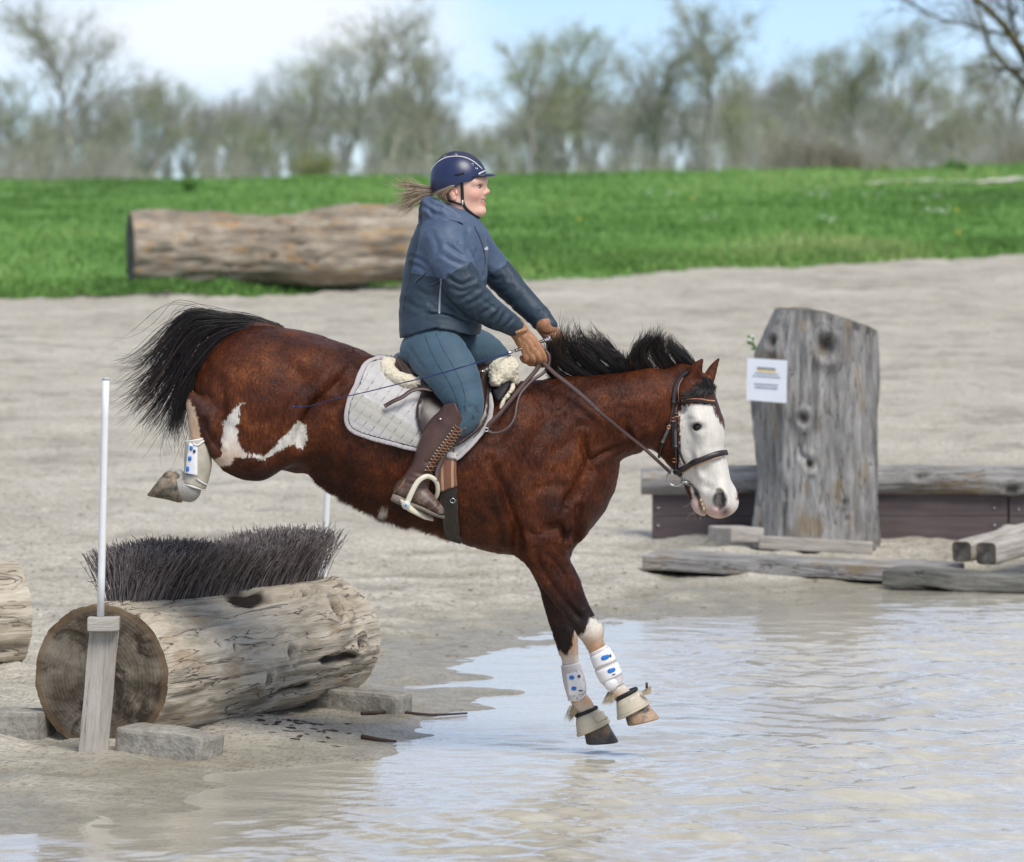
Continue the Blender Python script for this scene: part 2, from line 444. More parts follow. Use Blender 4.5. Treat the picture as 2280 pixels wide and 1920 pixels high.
# ground grid: dense in the photograph's field, growing outwards
tx = np.concatenate([-np.geomspace(9, 0.108, 26), np.linspace(-0.105, 0.105, 361), np.geomspace(0.108, 9, 26)])
dd = np.concatenate([np.linspace(8, 16.5, 18), np.linspace(16.6, 34, 520), np.geomspace(34.1, 116, 260), np.geomspace(118, 4000, 40)])
XX = tx[None, :]*dd[:, None]; YY = np.repeat(dd[:, None]+CAM_Y, len(tx), 1)
gz, gsd = ground_z(XX, YY)
near = np.clip(1-(dd[:, None]-60)/60, 0.0, 1)
trk = fbm(XX*2.2, YY*0.8, 0, 3, 21)
rel = 0.024*fbm(XX*4.5, YY*4.0, 0, 4, 31)+0.010*trk-0.045*np.clip(vnoise(XX*2.6, YY*2.0, 0, 77)-0.45, 0, 1)
gz = gz+rel*near*np.clip(0.25+np.abs(gsd)/1.5, 0, 1)*(gsd > -1.5)
ggs = grass_sd(XX, YY)
for j in range(XX.shape[1]):                                    # put a row of vertices on the meadow's edge
    i = int(np.argmax(ggs[:, j] > 0))
    if 0 < i < XX.shape[0]-1:
        f = ggs[i-1, j]/(ggs[i-1, j]-ggs[i, j]); k = i if f > 0.5 else i-1
        YY[k, j] = YY[i-1, j]+(YY[i, j]-YY[i-1, j])*f; ggs[k, j] = 1e-4
gz = gz+np.where(ggs > 0, 0.04*np.clip(ggs/0.6, 0, 1)+0.06*fbm(XX*0.8, YY*0.5, 0, 3, 41), 0)
nr, nc = XX.shape
ix = np.arange(nr*nc).reshape(nr, nc)
GQ = np.stack([ix[:-1, :-1], ix[:-1, 1:], ix[1:, 1:], ix[1:, :-1]], -1).reshape(-1, 4)
GV = np.stack([XX, YY, gz], -1).reshape(-1, 3)
fm = (np.minimum(np.minimum(ggs[:-1, :-1], ggs[1:, 1:]), np.minimum(ggs[:-1, 1:], ggs[1:, :-1]))).ravel() > -0.12
def submesh(name, V, Q, material):
    u_, inv = np.unique(Q, return_inverse=True)
    return mesh(name, V[u_], inv.reshape(Q.shape).astype(np.int32), material)
props(submesh('arena_sand', GV, GQ[~fm], M_SAND), 'pale grey riding arena sand sloping down to the water', kind='structure')
props(submesh('meadow', GV, GQ[fm], M_MEAD), 'green grass meadow rising behind the arena', kind='structure')
def gz_at(x, y):
    i = np.searchsorted(dd, y-CAM_Y); i = min(max(i, 1), nr-1); row = gz[i] if abs(dd[i]-(y-CAM_Y)) < abs(dd[i-1]-(y-CAM_Y)) else gz[i-1]
    return float(np.interp(x/(y-CAM_Y), tx, row))
# ---------------------------------------------------------------- water
wx = np.concatenate([np.linspace(-30, -3.3, 24), np.linspace(-3.2, 3.9, 300), np.linspace(4.1, 34, 26)])
wy = np.concatenate([np.linspace(-18, -5.8, 8), np.linspace(-5.5, 11, 620), np.linspace(11.4, 20, 6)])
WX, WY = np.meshgrid(wx, wy)
wsd = polysd(POND, WX, WY); amp = np.clip((-wsd)/1.6, 0.06, 1)*np.clip((WY+9)/3, 0, 1)*np.clip((5.5-np.abs(WX))/2, 0, 1)
wz = 0
for i in range(26):
    a_ = R.normal(math.pi/2, 0.75); lam = 0.05*(1.13**i)*R.uniform(0.9, 1.1); kx, ky = math.cos(a_)*2*math.pi/lam, math.sin(a_)*2*math.pi/lam
    ph = kx*WX+ky*WY+R.uniform(0, 6.28)+2.2*vnoise(WX*0.9, WY*0.9, 0, 100+i)
    env = np.clip(0.6+0.9*vnoise(WX*0.8+i, WY*0.8, 0, 200+i), 0, 2)
    wz = wz+(0.0062*lam**0.9)*(1.55 if lam < 0.32 else 1.0)*env*np.sin(ph)
wz = wz*amp
ix = np.arange(WX.size).reshape(WX.shape)
WQ = np.stack([ix[:-1, :-1], ix[:-1, 1:], ix[1:, 1:], ix[1:, :-1]], -1).reshape(-1, 4)
m = Mt('muddy_water'); p = m.pos
mud = m.ramp(m.noise(p, 0.8, 3), [(0.3, (0.42,0.385,0.30)), (0.7, (0.50,0.465,0.38))])
M_WATER = m.bsdf(mud, 0.06, m.bump(m.noise(m.scaled(p, (1, 0.8, 1)), 22, 3, 0.6), 0.2, 0.012), 0.5, IOR=1.33)
props(mesh('water', np.stack([WX, WY, wz], -1).reshape(-1, 3), WQ, M_WATER), 'rippled muddy water of the riding pond', kind='structure')
# ---------------------------------------------------------------- grass blades and flowers on the meadow
def scatter_grass(n, D0, D1, spread, edge=False):
    D = D0+(D1-D0)*R.random(n)**1.2; X = (R.random(n)*2-1)*spread*D; Y = D+CAM_Y
    s = grass_sd(X, Y)
    if edge:
        e = np.interp(X, [q[0] for q in GE], [q[1] for q in GE]); Y = e+R.normal(0.35, 0.8, n); s = grass_sd(X, Y)
    k = (s > (-0.25 if edge else 0.0)); return X[k], Y[k]
x1, y1 = scatter_grass(120000, 56, 122, 0.105); x2, y2 = scatter_grass(60000, 56, 80, 0.105, True)
gx, gy = np.concatenate([x1, x2]), np.concatenate([y1, y2])
zi = np.array([0.0]*len(gx))
Di = np.clip(np.searchsorted(dd, gy-CAM_Y), 1, nr-1); ti = np.clip(np.searchsorted(tx, gx/(gy-CAM_Y)), 1, nc-1)
zi = gz[Di, ti]
hh = R.uniform(0.03, 0.10, len(gx))*(1+0.7*np.clip(vnoise(gx*0.5, gy*0.3, 0, 3), 0, 1)); wd = R.uniform(0.008, 0.018, len(gx)); th = R.uniform(0, 6.28, len(gx))
lean = R.normal(0, 0.05, (len(gx), 2))
b0 = np.stack([gx-np.cos(th)*wd, gy-np.sin(th)*wd, zi-0.01], 1); b1 = np.stack([gx+np.cos(th)*wd, gy+np.sin(th)*wd, zi-0.01], 1)
tp = np.stack([gx+lean[:,0], gy+lean[:,1], zi+hh], 1)
GVv = np.stack([b0, b1, tp], 1).reshape(-1, 3)
m = Mt('grass_blade'); rnd = m.attr('tone')
M_GRASS = m.bsdf(m.ramp(rnd, [(0.0, (0.08,0.17,0.036)), (0.5, (0.135,0.275,0.062)), (0.85, (0.205,0.355,0.09)), (1.0, (0.33,0.39,0.15))]), 0.75, None, 0.25)
tone = np.clip(0.5+0.5*fbm(gx*0.25, gy*0.1, 0, 3, 8)+R.normal(0, 0.2, len(gx)), 0, 1)
props(mesh('meadow_grass', GVv, np.arange(len(GVv)).reshape(-1, 3), M_GRASS, attrs={'tone': np.repeat(tone, 3)}), 'green grass blades covering the meadow', 'grass', kind='stuff')
# daisies and dandelions: tiny discs on the grass
def flowers(name, pts, r, material, label):
    V, F = [], []
    for (x, y) in pts:
        z = gz_at(x, y)+R.uniform(0.09, 0.16); n0 = len(V)
        for q in range(7):
            V.append((x+r*math.cos(q*0.9), y+0.6*r*math.sin(q*0.9), z+0.7*r*math.sin(q*0.9)))
        F.append(list(range(n0, n0+7)))
    props(mesh(name, V, F, material, smooth=False), label, 'flowers', kind='stuff')
dz = []
for (u, D) in [(360,84),(366,84.5),(372,83),(640,88),(690,86),(1440,92),(1490,93),(1810,92),(1840,92.5),(1815,91),(1830,79),(1845,79.5),(1560,80),(1942,91),(2080,82),(2100,82.3),(2075,82.6),(2020,90),(2085,91),(900,87)]:
    for q in range(5): dz.append(((u-1140)/FPX*D+R.normal(0, 0.12), D+CAM_Y+R.normal(0, 0.3)))
M_PETAL = plain('white_petal', (0.75,0.75,0.72), 0.7); M_DAND = plain('yellow_petal', (0.75,0.55,0.05), 0.7)
flowers('daisies', dz, 0.010, M_PETAL, 'small white daisies dotted over the meadow grass')
flowers('dandelions', [((u-1140)/FPX*D, D+CAM_Y) for (u, D) in [(1543,90),(2130,84),(2135,74.5),(1290,80),(2020,95)]], 0.02, M_DAND, 'few yellow dandelions in the meadow grass')
# ---------------------------------------------------------------- bare budding trees beyond the ridge
def mk_tree(seed, H, slim=0.3, multi=1, twigs=1.0, lf=1.0, levels=4):
    rg = np.random.default_rng(seed); segs = [[], [], []]; tips = []
    def grow(p, d, L, r, lev):
        n = 5 if lev == 0 else 4; pts = [p]; dirs = []
        for i in range(n):
            d = d+rg.normal(0, 0.10+0.05*lev, 3)+np.array([0, 0, 0.07 if lev else 0.05]); d /= np.linalg.norm(d)
            p = p+d*L/n; pts.append(p); dirs.append(d)
        rr = np.linspace(r, r*0.45 if lev < levels-1 else r*0.3, n+1)
        segs[0 if lev < 2 else (1 if lev < 3 else 2)].append((crom(np.array(pts), 1) if n == 4 else np.array(pts), rr))
        if lev >= levels-1:
            tips.append((pts[-1], d)); tips.append((pts[2], d)); return
        nb = [15, 9, 8, 4][lev]; nb = int(nb*(twigs if lev > 0 else 1))
        for i in range(nb):
            f = (0.22+0.78*(i+rg.random())/nb) if lev == 0 else (0.25+0.75*rg.random())
            j = min(int(f*n), n-1); q = pts[j]+(pts[j+1]-pts[j])*(f*n-j)
            a = rg.uniform(0, 6.28); dv = dirs[j]; s = np.cross(dv, [math.cos(a), math.sin(a), 0.3]); s /= np.linalg.norm(s)
            spread = (0.75 if lev == 0 else 0.85)*(0.6+slim*1.4)
            nd = dv*(1.0)+s*spread*(1.25-0.5*f); nd /= np.linalg.norm(nd)
            ln = L*(0.55-0.25*f if lev == 0 else 0.55)*rg.uniform(0.7, 1.2)
            grow(q, nd, ln, max(r*(0.5-0.2*f), 0.012), lev+1)
    for k in range(multi):
        a = rg.uniform(0, 6.28); tilt = 0.0 if multi == 1 else 0.22
        grow(np.array([0.12*math.cos(a)*(multi > 1), 0.12*math.sin(a)*(multi > 1), -0.3]), np.array([tilt*math.cos(a), tilt*math.sin(a), 1.0]), H*0.86*(1 if k == 0 else rg.uniform(0.7, 0.95)), 0.016*H/(1 if multi == 1 else 1.4), 0)
    def join(lists, sides):
        V, F, n = [], [], 0
        for k in (5, 6):
            L = [s for s in lists if len(s[0]) == k]
            if not L: continue
            v, f = tube_arrays(np.stack([s[0] for s in L]), np.stack([s[1] for s in L]), sides); V.append(v); F.append(f+n); n += len(v)
        return np.vstack(V), np.vstack(F)
    tv, tf = join(segs[0], 5)
    cv, cf = join(segs[1]+segs[2], 3)
    T = np.array([t[0] for t in tips]); n = int(len(T)*1.3*lf); T = T[rg.integers(0, len(T), n)]+rg.normal(0, 0.16, (n, 3))
    s = rg.uniform(0.03, 0.07, (n, 1)); A = rg.normal(0, 1, (n, 3)); A /= np.linalg.norm(A, axis=1)[:, None]; B = np.cross(A, rg.normal(0, 1, (n, 3))); B /= np.linalg.norm(B, axis=1)[:, None]
    LV = np.stack([T-A*s, T+B*s*0.7, T+A*s, T-B*s*0.7], 1).reshape(-1, 3); LF = np.arange(len(LV)).reshape(-1, 4)
    return (tv, tf), (cv, cf), (LV, LF)
m = Mt('hazed_bark'); M_FBARK = m.bsdf(m.ramp(m.noise(m.obj, 2.0, 3), [(0.3, (0.26,0.245,0.21)), (0.7, (0.42,0.395,0.345))]), 0.9, None, 0.2)  # bark colour lightened to stand in for distance haze
m = Mt('mossy_bark'); M_MBARK = m.bsdf(m.ramp(m.noise(m.obj, 1.5, 3), [(0.35, (0.06,0.05,0.035)), (0.65, (0.16,0.13,0.035))]), 0.9, None, 0.2)
m = Mt('spring_bud'); M_BUD = m.bsdf(m.ramp(m.noise(m.obj, 0.7, 3), [(0.3, (0.28,0.31,0.16)), (0.7, (0.42,0.47,0.27))]), 0.8, None, 0.2)  # buds lightened in colour as well, in place of haze
m = Mt('green_bud'); M_BUDG = m.bsdf(m.ramp(m.noise(m.obj, 0.7, 3), [(0.3, (0.24,0.29,0.09)), (0.7, (0.40,0.48,0.19))]), 0.8, None, 0.2)  # same haze lightening put into the greener buds
TREES = {}
def tree_proto(key, seed, H, **kw):
    (tv, tf), (cv, cf), (lv, lf) = mk_tree(seed, H, **kw)
    t = mesh('trunk', tv, tf, M_FBARK, link_it=False); c = mesh('crown', cv, cf, M_FBARK, link_it=False)
    l = mesh('buds', lv, lf, M_BUD, link_it=False, smooth=False)
    TREES[key] = (t, c, l, H)
tree_proto('tall', 3, 9.0, slim=0.30, twigs=1.0, lf=0.8)
tree_proto('round', 5, 7.6, slim=0.42, twigs=1.1, lf=1.2)
tree_proto('slim', 8, 8.0, slim=0.22, twigs=0.9, lf=1.0)
tree_proto('multi', 12, 6.8, slim=0.38, multi=3, twigs=0.75, lf=1.0)
tree_proto('airy', 21, 8.6, slim=0.36, twigs=0.9, lf=0.35)
NT = [0]
def tree(u, top, kind, D, label, green=0, base=412):
    t, c, l, H = TREES[kind]
    zt = CAM_Z-(top-430)/FPX*D; zb = CAM_Z-(base-430)/FPX*D; s = (zt-zb)/H
    o = empty('bare_tree', ((u-1140)/FPX*D, D+CAM_Y, zb), label, 'tree', 'budding trees along the horizon')
    o.rotation_euler = (0, 0, R.uniform(0, 6.28)); o.scale = (s*R.uniform(1.15, 1.35), s*1.15, s)
    for nm, me in (('trunk', t), ('crown', c), ('buds', l)):
        if nm == 'buds' and green:
            key = me.name+'_g'
            if key not in bpy.data.meshes: m2 = me.copy(); m2.name = key; m2.materials.clear(); m2.materials.append(M_BUDG)
            me = bpy.data.meshes[key]
        q = bpy.data.objects.new(nm, me); COL.objects.link(q); q.parent = o
        if nm != 'trunk': q['kind'] = 'stuff'
TL = [(25,190,'round',310,0,'hazy tree at the left edge of the photograph with olive buds'),
 (85,250,'multi',330,0,'low many stemmed tree right of the left edge tree'),
 (160,5,'tall',290,0,'tallest bare tree at upper left, its top at the frame edge'),
 (250,250,'multi',340,0,'low thin tree just right of the tallest upper left tree'),
 (335,190,'slim',305,1,'slim pointed tree above the left end of the meadow log'),
 (440,235,'airy',325,0,'sparse dark twigged tree over the middle of the meadow log'),
 (540,255,'multi',310,1,'low bushy tree between the sparse tree and the tall green one'),
 (620,170,'airy',330,0,'thin grey tree left of the tall green budded tree'),
 (690,140,'slim',315,1,'green tinged slim tree leaning against the tall green budded tree'),
 (755,22,'tall',295,1,'tall green budded tree at the centre left skyline'),
 (860,85,'airy',320,0,'pale sparse tree right of the tall green budded tree'),
 (905,190,'multi',335,0,'low tree behind the pale sparse tree left of the helmet'),
 (965,125,'slim',305,0,'slim tree directly above the flying ponytail'),
 (1035,290,'multi',340,0,'very low grey tree just left above the helmet'),
 (1125,250,'multi',330,0,'low tree at the left foot of the round olive tree'),
 (1190,105,'round',300,1,'round olive tree to the right of the skyline gap'),
 (1290,90,'round',305,1,'wide grey tree next to the round olive tree'),
 (1385,240,'airy',335,0,'low thin tree in the dip right of the wide grey tree'),
 (1460,80,'tall',300,0,'tall forked tree left of the highest centre right tree'),
 (1575,38,'round',298,0,'highest tree of the centre right group, pale green'),
 (1650,190,'multi',325,1,'low green tinged tree under the highest centre right tree'),
 (1735,230,'airy',335,0,'small brown tree in the dip above the timber stump'),
 (1820,130,'round',310,0,'dense brown tree right above the timber stump'),
 (1915,110,'tall',305,1,'upright brown tree left of the overhanging branches'),
 (2000,75,'round',300,0,'large brown tree under the overhanging branches'),
 (2085,190,'multi',315,0,'thick many stemmed tree below the overhanging limb'),
 (2150,150,'round',320,0,'dense brown tree second from the right edge'),
 (2245,120,'tall',310,0,'dense tall tree at the right edge of the photograph')]
for (u, top, kd, D, gr_, lb) in TL: tree(u, top, kd, D, lb, gr_)
def far_wood():
    rg = np.random.default_rng(14); V, F, n = [], [], 0
    def fan(seed):
        g = np.random.default_rng(seed); P, Q = [], []
        for k in range(34):
            a, q = g.uniform(0, 6.28), math.sqrt(g.random()); e = np.array([math.cos(a)*q*1.5, math.sin(a)*q*1.5, 6.2*(1-0.35*q*q)*g.uniform(0.75, 1)]); b = np.array([0.15*math.cos(a), 0.15*math.sin(a), 0])
            m_ = b*0.45+e*0.55+np.array([0, 0, 0.4])+g.normal(0, 0.15, 3); P.append([b, (b+m_)/2, m_, e]); 
            for z in range(26):
                f = g.uniform(0.25, 1); b2 = m_*(1-f)+e*f if f > 0.4 else b*(1-f)+m_*f; d = np.array([g.normal(0, 0.6), g.normal(0, 0.6), g.uniform(0.2, 1.0)]); L = g.uniform(0.35, 0.9); Q.append([b2, b2+d*L*0.35, b2+d*L*0.7+g.normal(0, 0.05, 3), b2+d*L])
        v1, f1 = tube_arrays(np.array(P), np.array([[0.05, 0.04, 0.03, 0.012]]), 3); v2, f2 = tube_arrays(np.array(Q), np.array([[0.02, 0.017, 0.014, 0.008]]), 3)
        return np.vstack([v1, v2]), np.vstack([f1, f2+len(v1)])
    kinds = [fan(s_) for s_ in (1, 2, 3)]
    for i in range(84):
        u = -220+i*33+rg.normal(0, 14); D = rg.uniform(350, 400); top = 215+55*float(vnoise(u/140, 0.3, 0, 6))+rg.uniform(-45, 45)+(85 if 1000 < u < 1120 else 0); zb = CAM_Z-(412-430)/FPX*D; s = (CAM_Z-(top-430)/FPX*D-zb)/6.2
        a = rg.uniform(0, 6.28); Rm = np.array([[math.cos(a), -math.sin(a), 0], [math.sin(a), math.cos(a), 0], [0, 0, 1]])
        for (v, f) in (kinds[i % 3],): V.append((v*s)@Rm.T+np.array([(u-1140)/FPX*D, D+CAM_Y, zb])); F.append(f+n); n += len(v)
    props(mesh('far_wood', np.vstack(V), np.vstack(F), plain('hazed_twigs', (0.46,0.46,0.44), 0.9, 0.2, 0.2, 1)), 'bare wood behind the row of trees, its colour paled like haze', 'wood', kind='stuff')  # haze is put into the pale grey twig colour
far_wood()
# brushwood along the foot of the trees: one tangled mass
def brushwood():
    rg = np.random.default_rng(4); P, Rr = [], []
    n = 8200
    uu = rg.uniform(-250, 2530, n); D = rg.uniform(255, 300, n)
    dens = np.clip(0.55+0.5*vnoise(uu/130, 0, 0, 4)+0.35*((uu > 1600)|(uu < 300)), 0.12, 1)
    h = rg.uniform(0.6, 3.1, n)*np.maximum(dens, 0.3)*np.where(uu > 1650, 1.35, 1.0)
    x = (uu-1140)/FPX*D; y = D+CAM_Y; zb = CAM_Z-(418-430)/FPX*D-0.3
    le = rg.normal(0, 0.28, (n, 2))*h[:, None]
    for f in (0, 0.35, 0.7, 1.0):
        P.append(np.stack([x+le[:,0]*f*f, y+le[:,1]*f*f, zb+h*f], 1)+rg.normal(0, 0.04, (n, 3))*f); Rr.append(np.full(n, 0.022*(1-0.7*f)))
    o = tubes('brushwood', np.stack(P, 1), np.stack(Rr, 1), M_FBARK)
    props(o, 'grey brown brushwood tangle along the foot of the trees', 'undergrowth', kind='stuff')
    k = rg.integers(0, n, 5200); T = np.stack(P, 1)[k, rg.integers(1, 4, 5200)]+rg.normal(0, 0.2, (5200, 3)); s = rg.uniform(0.03, 0.09, (5200, 1))
    A = rg.normal(0, 1, (5200, 3)); A /= np.linalg.norm(A, axis=1)[:, None]; B = np.cross(A, rg.normal(0, 1, (5200, 3))); B /= np.linalg.norm(B, axis=1)[:, None]
    LV = np.stack([T-A*s, T+B*s, T+A*s, T-B*s], 1).reshape(-1, 3)
    props(mesh('undergrowth_buds', LV, np.arange(len(LV)).reshape(-1, 4), M_BUD, smooth=False), 'olive buds on the brushwood under the trees', 'undergrowth', kind='stuff')
brushwood()
def bush(u, top, wpx, D, label, mat_l, dens=1500, leaf=0.05, stem=M_FBARK, base=405):
    zt = CAM_Z-(top-430)/FPX*D; zb = CAM_Z-(base-430)/FPX*D; h = zt-zb; w = wpx/FPX*D/2
    x0, y0 = (u-1140)/FPX*D, D+CAM_Y; rg = np.random.default_rng(int(u))
    o = empty('bush', (x0, y0, zb), label, 'bush')
    n = 120; a = rg.uniform(0, 6.28, n); q = np.sqrt(rg.random(n)); ex = np.stack([x0+np.cos(a)*q*w, y0+np.sin(a)*q*w, zb+h*(1-0.5*q*q)*rg.uniform(0.6, 1, n)], 1)
    b = np.stack([np.full(n, x0), np.full(n, y0), np.full(n, zb-0.1)], 1)+rg.normal(0, 0.1*w, (n, 3))*np.array([1, 1, 0])
    P = np.stack([b, b*0.6+ex*0.4+rg.normal(0, 0.05*w, (n, 3)), ex], 1)
    props_ = tubes('stems', P, np.array([[0.02, 0.014, 0.004]])*min(1, h), stem, o)
    k = rg.integers(0, n, dens); f = rg.uniform(0.25, 1.05, (dens, 1)); T = b[k]*(1-f)+ex[k]*f+rg.normal(0, 0.10*w, (dens, 3)); s = leaf*rg.uniform(0.5, 1.1, (dens, 1))
    A = rg.normal(0, 1, (dens, 3)); A /= np.linalg.norm(A, axis=1)[:, None]; B = np.cross(A, rg.normal(0, 1, (dens, 3))); B /= np.linalg.norm(B, axis=1)[:, None]
    LV = np.stack([T-A*s, T+B*s*0.6, T+A*s, T-B*s*0.6], 1).reshape(-1, 3)
    props(mesh('leaves', LV, np.arange(len(LV)).reshape(-1, 4), mat_l, o, smooth=False), kind='stuff'); props(props_, kind='stuff')
M_LEAFB = plain('bush_brown', (0.17,0.135,0.085), 0.85, 0.2, 0.35, 3, 0)
M_LEAFG = plain('bush_green', (0.10,0.22,0.05), 0.85, 0.2, 0.35, 3, 0)
M_LEAFY = plain('bush_yellow', (0.24,0.27,0.08), 0.85, 0.2, 0.35, 3, 0)
bush(1775, 285, 170, 262, 'rounded brown bush at the tree line above the timber stump', M_LEAFB, 2600, 0.07)
bush(1870, 305, 150, 258, 'rounded brown bush right of the other brown bush', M_LEAFB, 2400, 0.07)
bush(700, 305, 130, 262, 'yellow green bush at the tree line left of the helmet', M_LEAFY, 1900, 0.07)
bush(2265, 300, 130, 262, 'dark brown bush at the right edge under the trees', M_LEAFB, 2200, 0.07)
bush(2125, 352, 62, 108, 'small dark green tussock on the ridge beside the pale track', M_LEAFG, 1500, 0.028, M_LEAFG, 392)
bush(1970, 362, 28, 109, 'tiny pale green tussock left of the pale track', M_LEAFY, 500, 0.02, M_LEAFG, 388)
bush(420, 398, 60, 100, 'low green tussock on the ridge above the meadow log', M_LEAFG, 500, 0.025, M_LEAFG, 412)
# pale gravel track along the ridge at right
tv = []
for u in np.linspace(1930, 2700, 40):
    D = 101.0; x = (u-1140)/FPX*D; y = D+CAM_Y
    for k in (-0.25, 0.25): tv.append((x, y+k+0.2*float(vnoise(u/60, k)), gz_at(x, y+k)+0.05+0.05*float(vnoise(u/25, k+9))))
tf = [[2*i, 2*i+2, 2*i+3, 2*i+1] for i in range(39)]
props(mesh('pale_track', tv, tf, plain('pale_gravel', (0.62,0.58,0.50), 0.9, 0.2, 0.2, 2)), 'pale gravel track on the ridge at right', kind='structure')
# tree whose limbs hang into the upper right corner
D = 92.0
def pt(u, v, dy=0): 
    q = at(u, v, D+CAM_Y+dy); return (q.x, q.y, q.z)
def limb_tree():
    o = empty('overhanging_tree', pt(2395, 420), 'near bare tree with mossy limbs reaching in at the upper right corner', 'tree')
    limbs = [([(2395,425),(2380,330),(2345,245),(2290,140)], 0.13, 0.085), ([(2290,140),(2262,95),(2225,45),(2165,-10),(2120,-60)], 0.085, 0.03),
             ([(2270,80),(2255,55),(2249,20),(2243,-20)], 0.035, 0.02), ([(2350,260),(2290,195),(2240,145),(2203,106),(2192,60),(2175,15),(2160,-20)], 0.05, 0.02),
             ([(2265,85),(2195,66),(2150,55),(2095,42),(2050,20),(2005,-5)], 0.03, 0.010), ([(2330,150),(2270,155),(2225,153),(2215,146)], 0.035, 0.014), ([(2380,320),(2340,200),(2300,120),(2290,60),(2280,-10)], 0.05, 0.02)]
    rg = np.random.default_rng(3); tw, tr = [], []
    for pts, r0, r1 in limbs:
        P = [pt(u, v, rg.normal(0, 0.25) if i else 0) for i, (u, v) in enumerate(pts)]
        rod('limb', P, np.linspace(r0, r1, len(P)), M_MBARK, o, 6, 4)
        C = crom(np.array(P), 6)
        for q in range(34):
            i = rg.integers(2, len(C)-1); p0 = C[i]; d = C[i]-C[i-1]; d /= np.linalg.norm(d)
            s = rg.normal(0, 1, 3); s -= d*(s@d); s /= np.linalg.norm(s); dv = d*0.7+s*0.8+np.array([-0.45, 0, 0.1]); dv /= np.linalg.norm(dv)
            L = rg.uniform(0.25, 1.0); path = [p0]
            for k in range(4): dv = dv+rg.normal(0, 0.13, 3); dv /= np.linalg.norm(dv); path.append(path[-1]+dv*L/4)
            tw.append(path); tr.append(np.linspace(0.009, 0.003, 5))
            for z in range(2):
                b = path[rg.integers(1, 4)]; e = dv+rg.normal(0, 0.5, 3); e /= np.linalg.norm(e); l2 = L*rg.uniform(0.3, 0.6)
                tw.append([b+e*l2*f for f in (0, 0.25, 0.5, 0.75, 1)]); tr.append(np.linspace(0.005, 0.002, 5))
    props(tubes('twigs', np.array(tw), np.array(tr), M_MBARK, o), kind='stuff')
limb_tree()
# ---------------------------------------------------------------- horse
def sec(a, b, w, hw): return ((a[0]+b[0])/2, (a[1]+b[1])/2, w, math.hypot(a[0]-b[0], a[1]-b[1])/2, hw)
HY = math.radians(28); _h = np.array([math.cos(HY), 0, -math.sin(HY)]); _dn = np.array([0, 1, 0])
HA = np.array([68., 282., -36.]); HA /= np.linalg.norm(HA)
HF = _h*0.959-_dn*0.262; HF -= HA*(HF@HA); HF /= np.linalg.norm(HF)
HS = np.cross(HA, HF); HS *= np.sign(-HS[2])
HP0 = np.array([1530., 838., -8.])
def hd(x, f, s=0.0): return HP0+HA*x+HF*f+HS*s
def hn(x, F, B, hw, s=0.0):
    c = hd(x, (F+B)/2, s); return (c[0], c[1], c[2], (F-B)/2, hw)
hf = Field((300, 690, -185), (1665, 1690, 185), 3.2)
torso = [sec((572,760),(486,915),0,78), sec((625,738),(500,1000),0,122), sec((705,745),(600,1040),0,142), sec((785,772),(705,1056),0,143),
         sec((860,812),(780,1113),0,148), sec((955,850),(890,1164),0,152), sec((1055,866),(1000,1193),0,148), sec((1125,858),(1085,1228),0,134),
         sec((1195,856),(1160,1236),0,116), sec((1262,905),(1235,1225),0,98)]
hf.sweep(torso, 10, p=2.15, sub=4)
hf.ell((1252,1095,4), (80,112,94), None, 30)
hf.ell((1268,1135,-48), (46,72,44), None, 26); hf.ell((1276,1130,52), (46,70,42), None, 26)
# shoulder blade, upper arm, elbow
def tilt(deg): a = math.radians(deg); return [(math.cos(a), math.sin(a), 0), (-math.sin(a), math.cos(a), 0), (0, 0, 1)]
hf.ell((1172,1000,-88), (62,140,36), tilt(-18), 34)
hf.ell((1195,1140,-86), (74,80,38), tilt(20), 30)
hf.ell((1172,1000,88), (62,140,36), tilt(-18), 34)
# neck
neck = [sec((1150,858),(1302,1168),0,100), sec((1236,842),(1336,1072),-3,80), sec((1328,834),(1384,1024),-7,62), sec((1418,825),(1420,1002),-12,52), sec((1500,822),(1452,985),-14,48), hn(40,20,-60,44)]
hf.sweep(neck, 26, p=2.1, sub=4)
hf.sweep([(1180,1010,-78,40,22),(1290,940,-66,44,20),(1400,905,-56,36,16),(1470,900,-52,26,12)], 26, sub=3)     # neck muscle
hf.sweep([(1330,1010,-30,20,22),(1400,965,-40,18,16),(1440,950,-44,14,12)], 20, sub=3)
# rump and thighs
hf.ell((588,905,-66), (104,140,76), tilt(16), 26); hf.ell((610,905,66), (104,138,76), tilt(16), 26)
hf.ell((700,830,-92), (70,60,46), tilt(20), 30); hf.ell((700,830,92), (70,60,46), tilt(20), 30)
hf.sweep([(640,890,-92,92,52),(605,960,-98,86,48),(582,1010,-96,54,42)], 24, sub=3)
hf.sweep([(583,1010,-96,54,42),(535,1000,-96,54,36),(492,957,-94,37,27),(460,916,-92,24,20),(444,892,-90,19,17)], 14, sub=3)
hf.sweep([(434,878,-90,11,12),(439,900,-90,19,18),(440,930,-90,17,16),(443,965,-90,15,14),(447,1012,-90,15,14),(442,1056,-90,17,15),(428,1084,-90,25,20)], 8, sub=3)
hf.sweep([(430,1086,-90,27,20),(408,1083,-90,27,22),(394,1081,-90,28,23)], 8, sub=2)
hf.ell((404,1050,-90), (12,10,9), None, 10)                                                                     # ergot
hf.sweep([(690,890,92,90,50),(680,960,98,78,46),(676,1008,96,48,40)], 24, sub=3)                                # far hind leg
hf.sweep([(676,1008,96,47,40),(610,985,96,40,32),(540,935,94,28,24),(486,900,92,20,18)], 14, sub=3)
hf.sweep([(478,892,92,12,12),(490,908,92,17,16),(520,950,92,15,14),(552,990,92,15,14),(560,1010,92,22,19),(540,1022,92,22,20)], 8, sub=3)
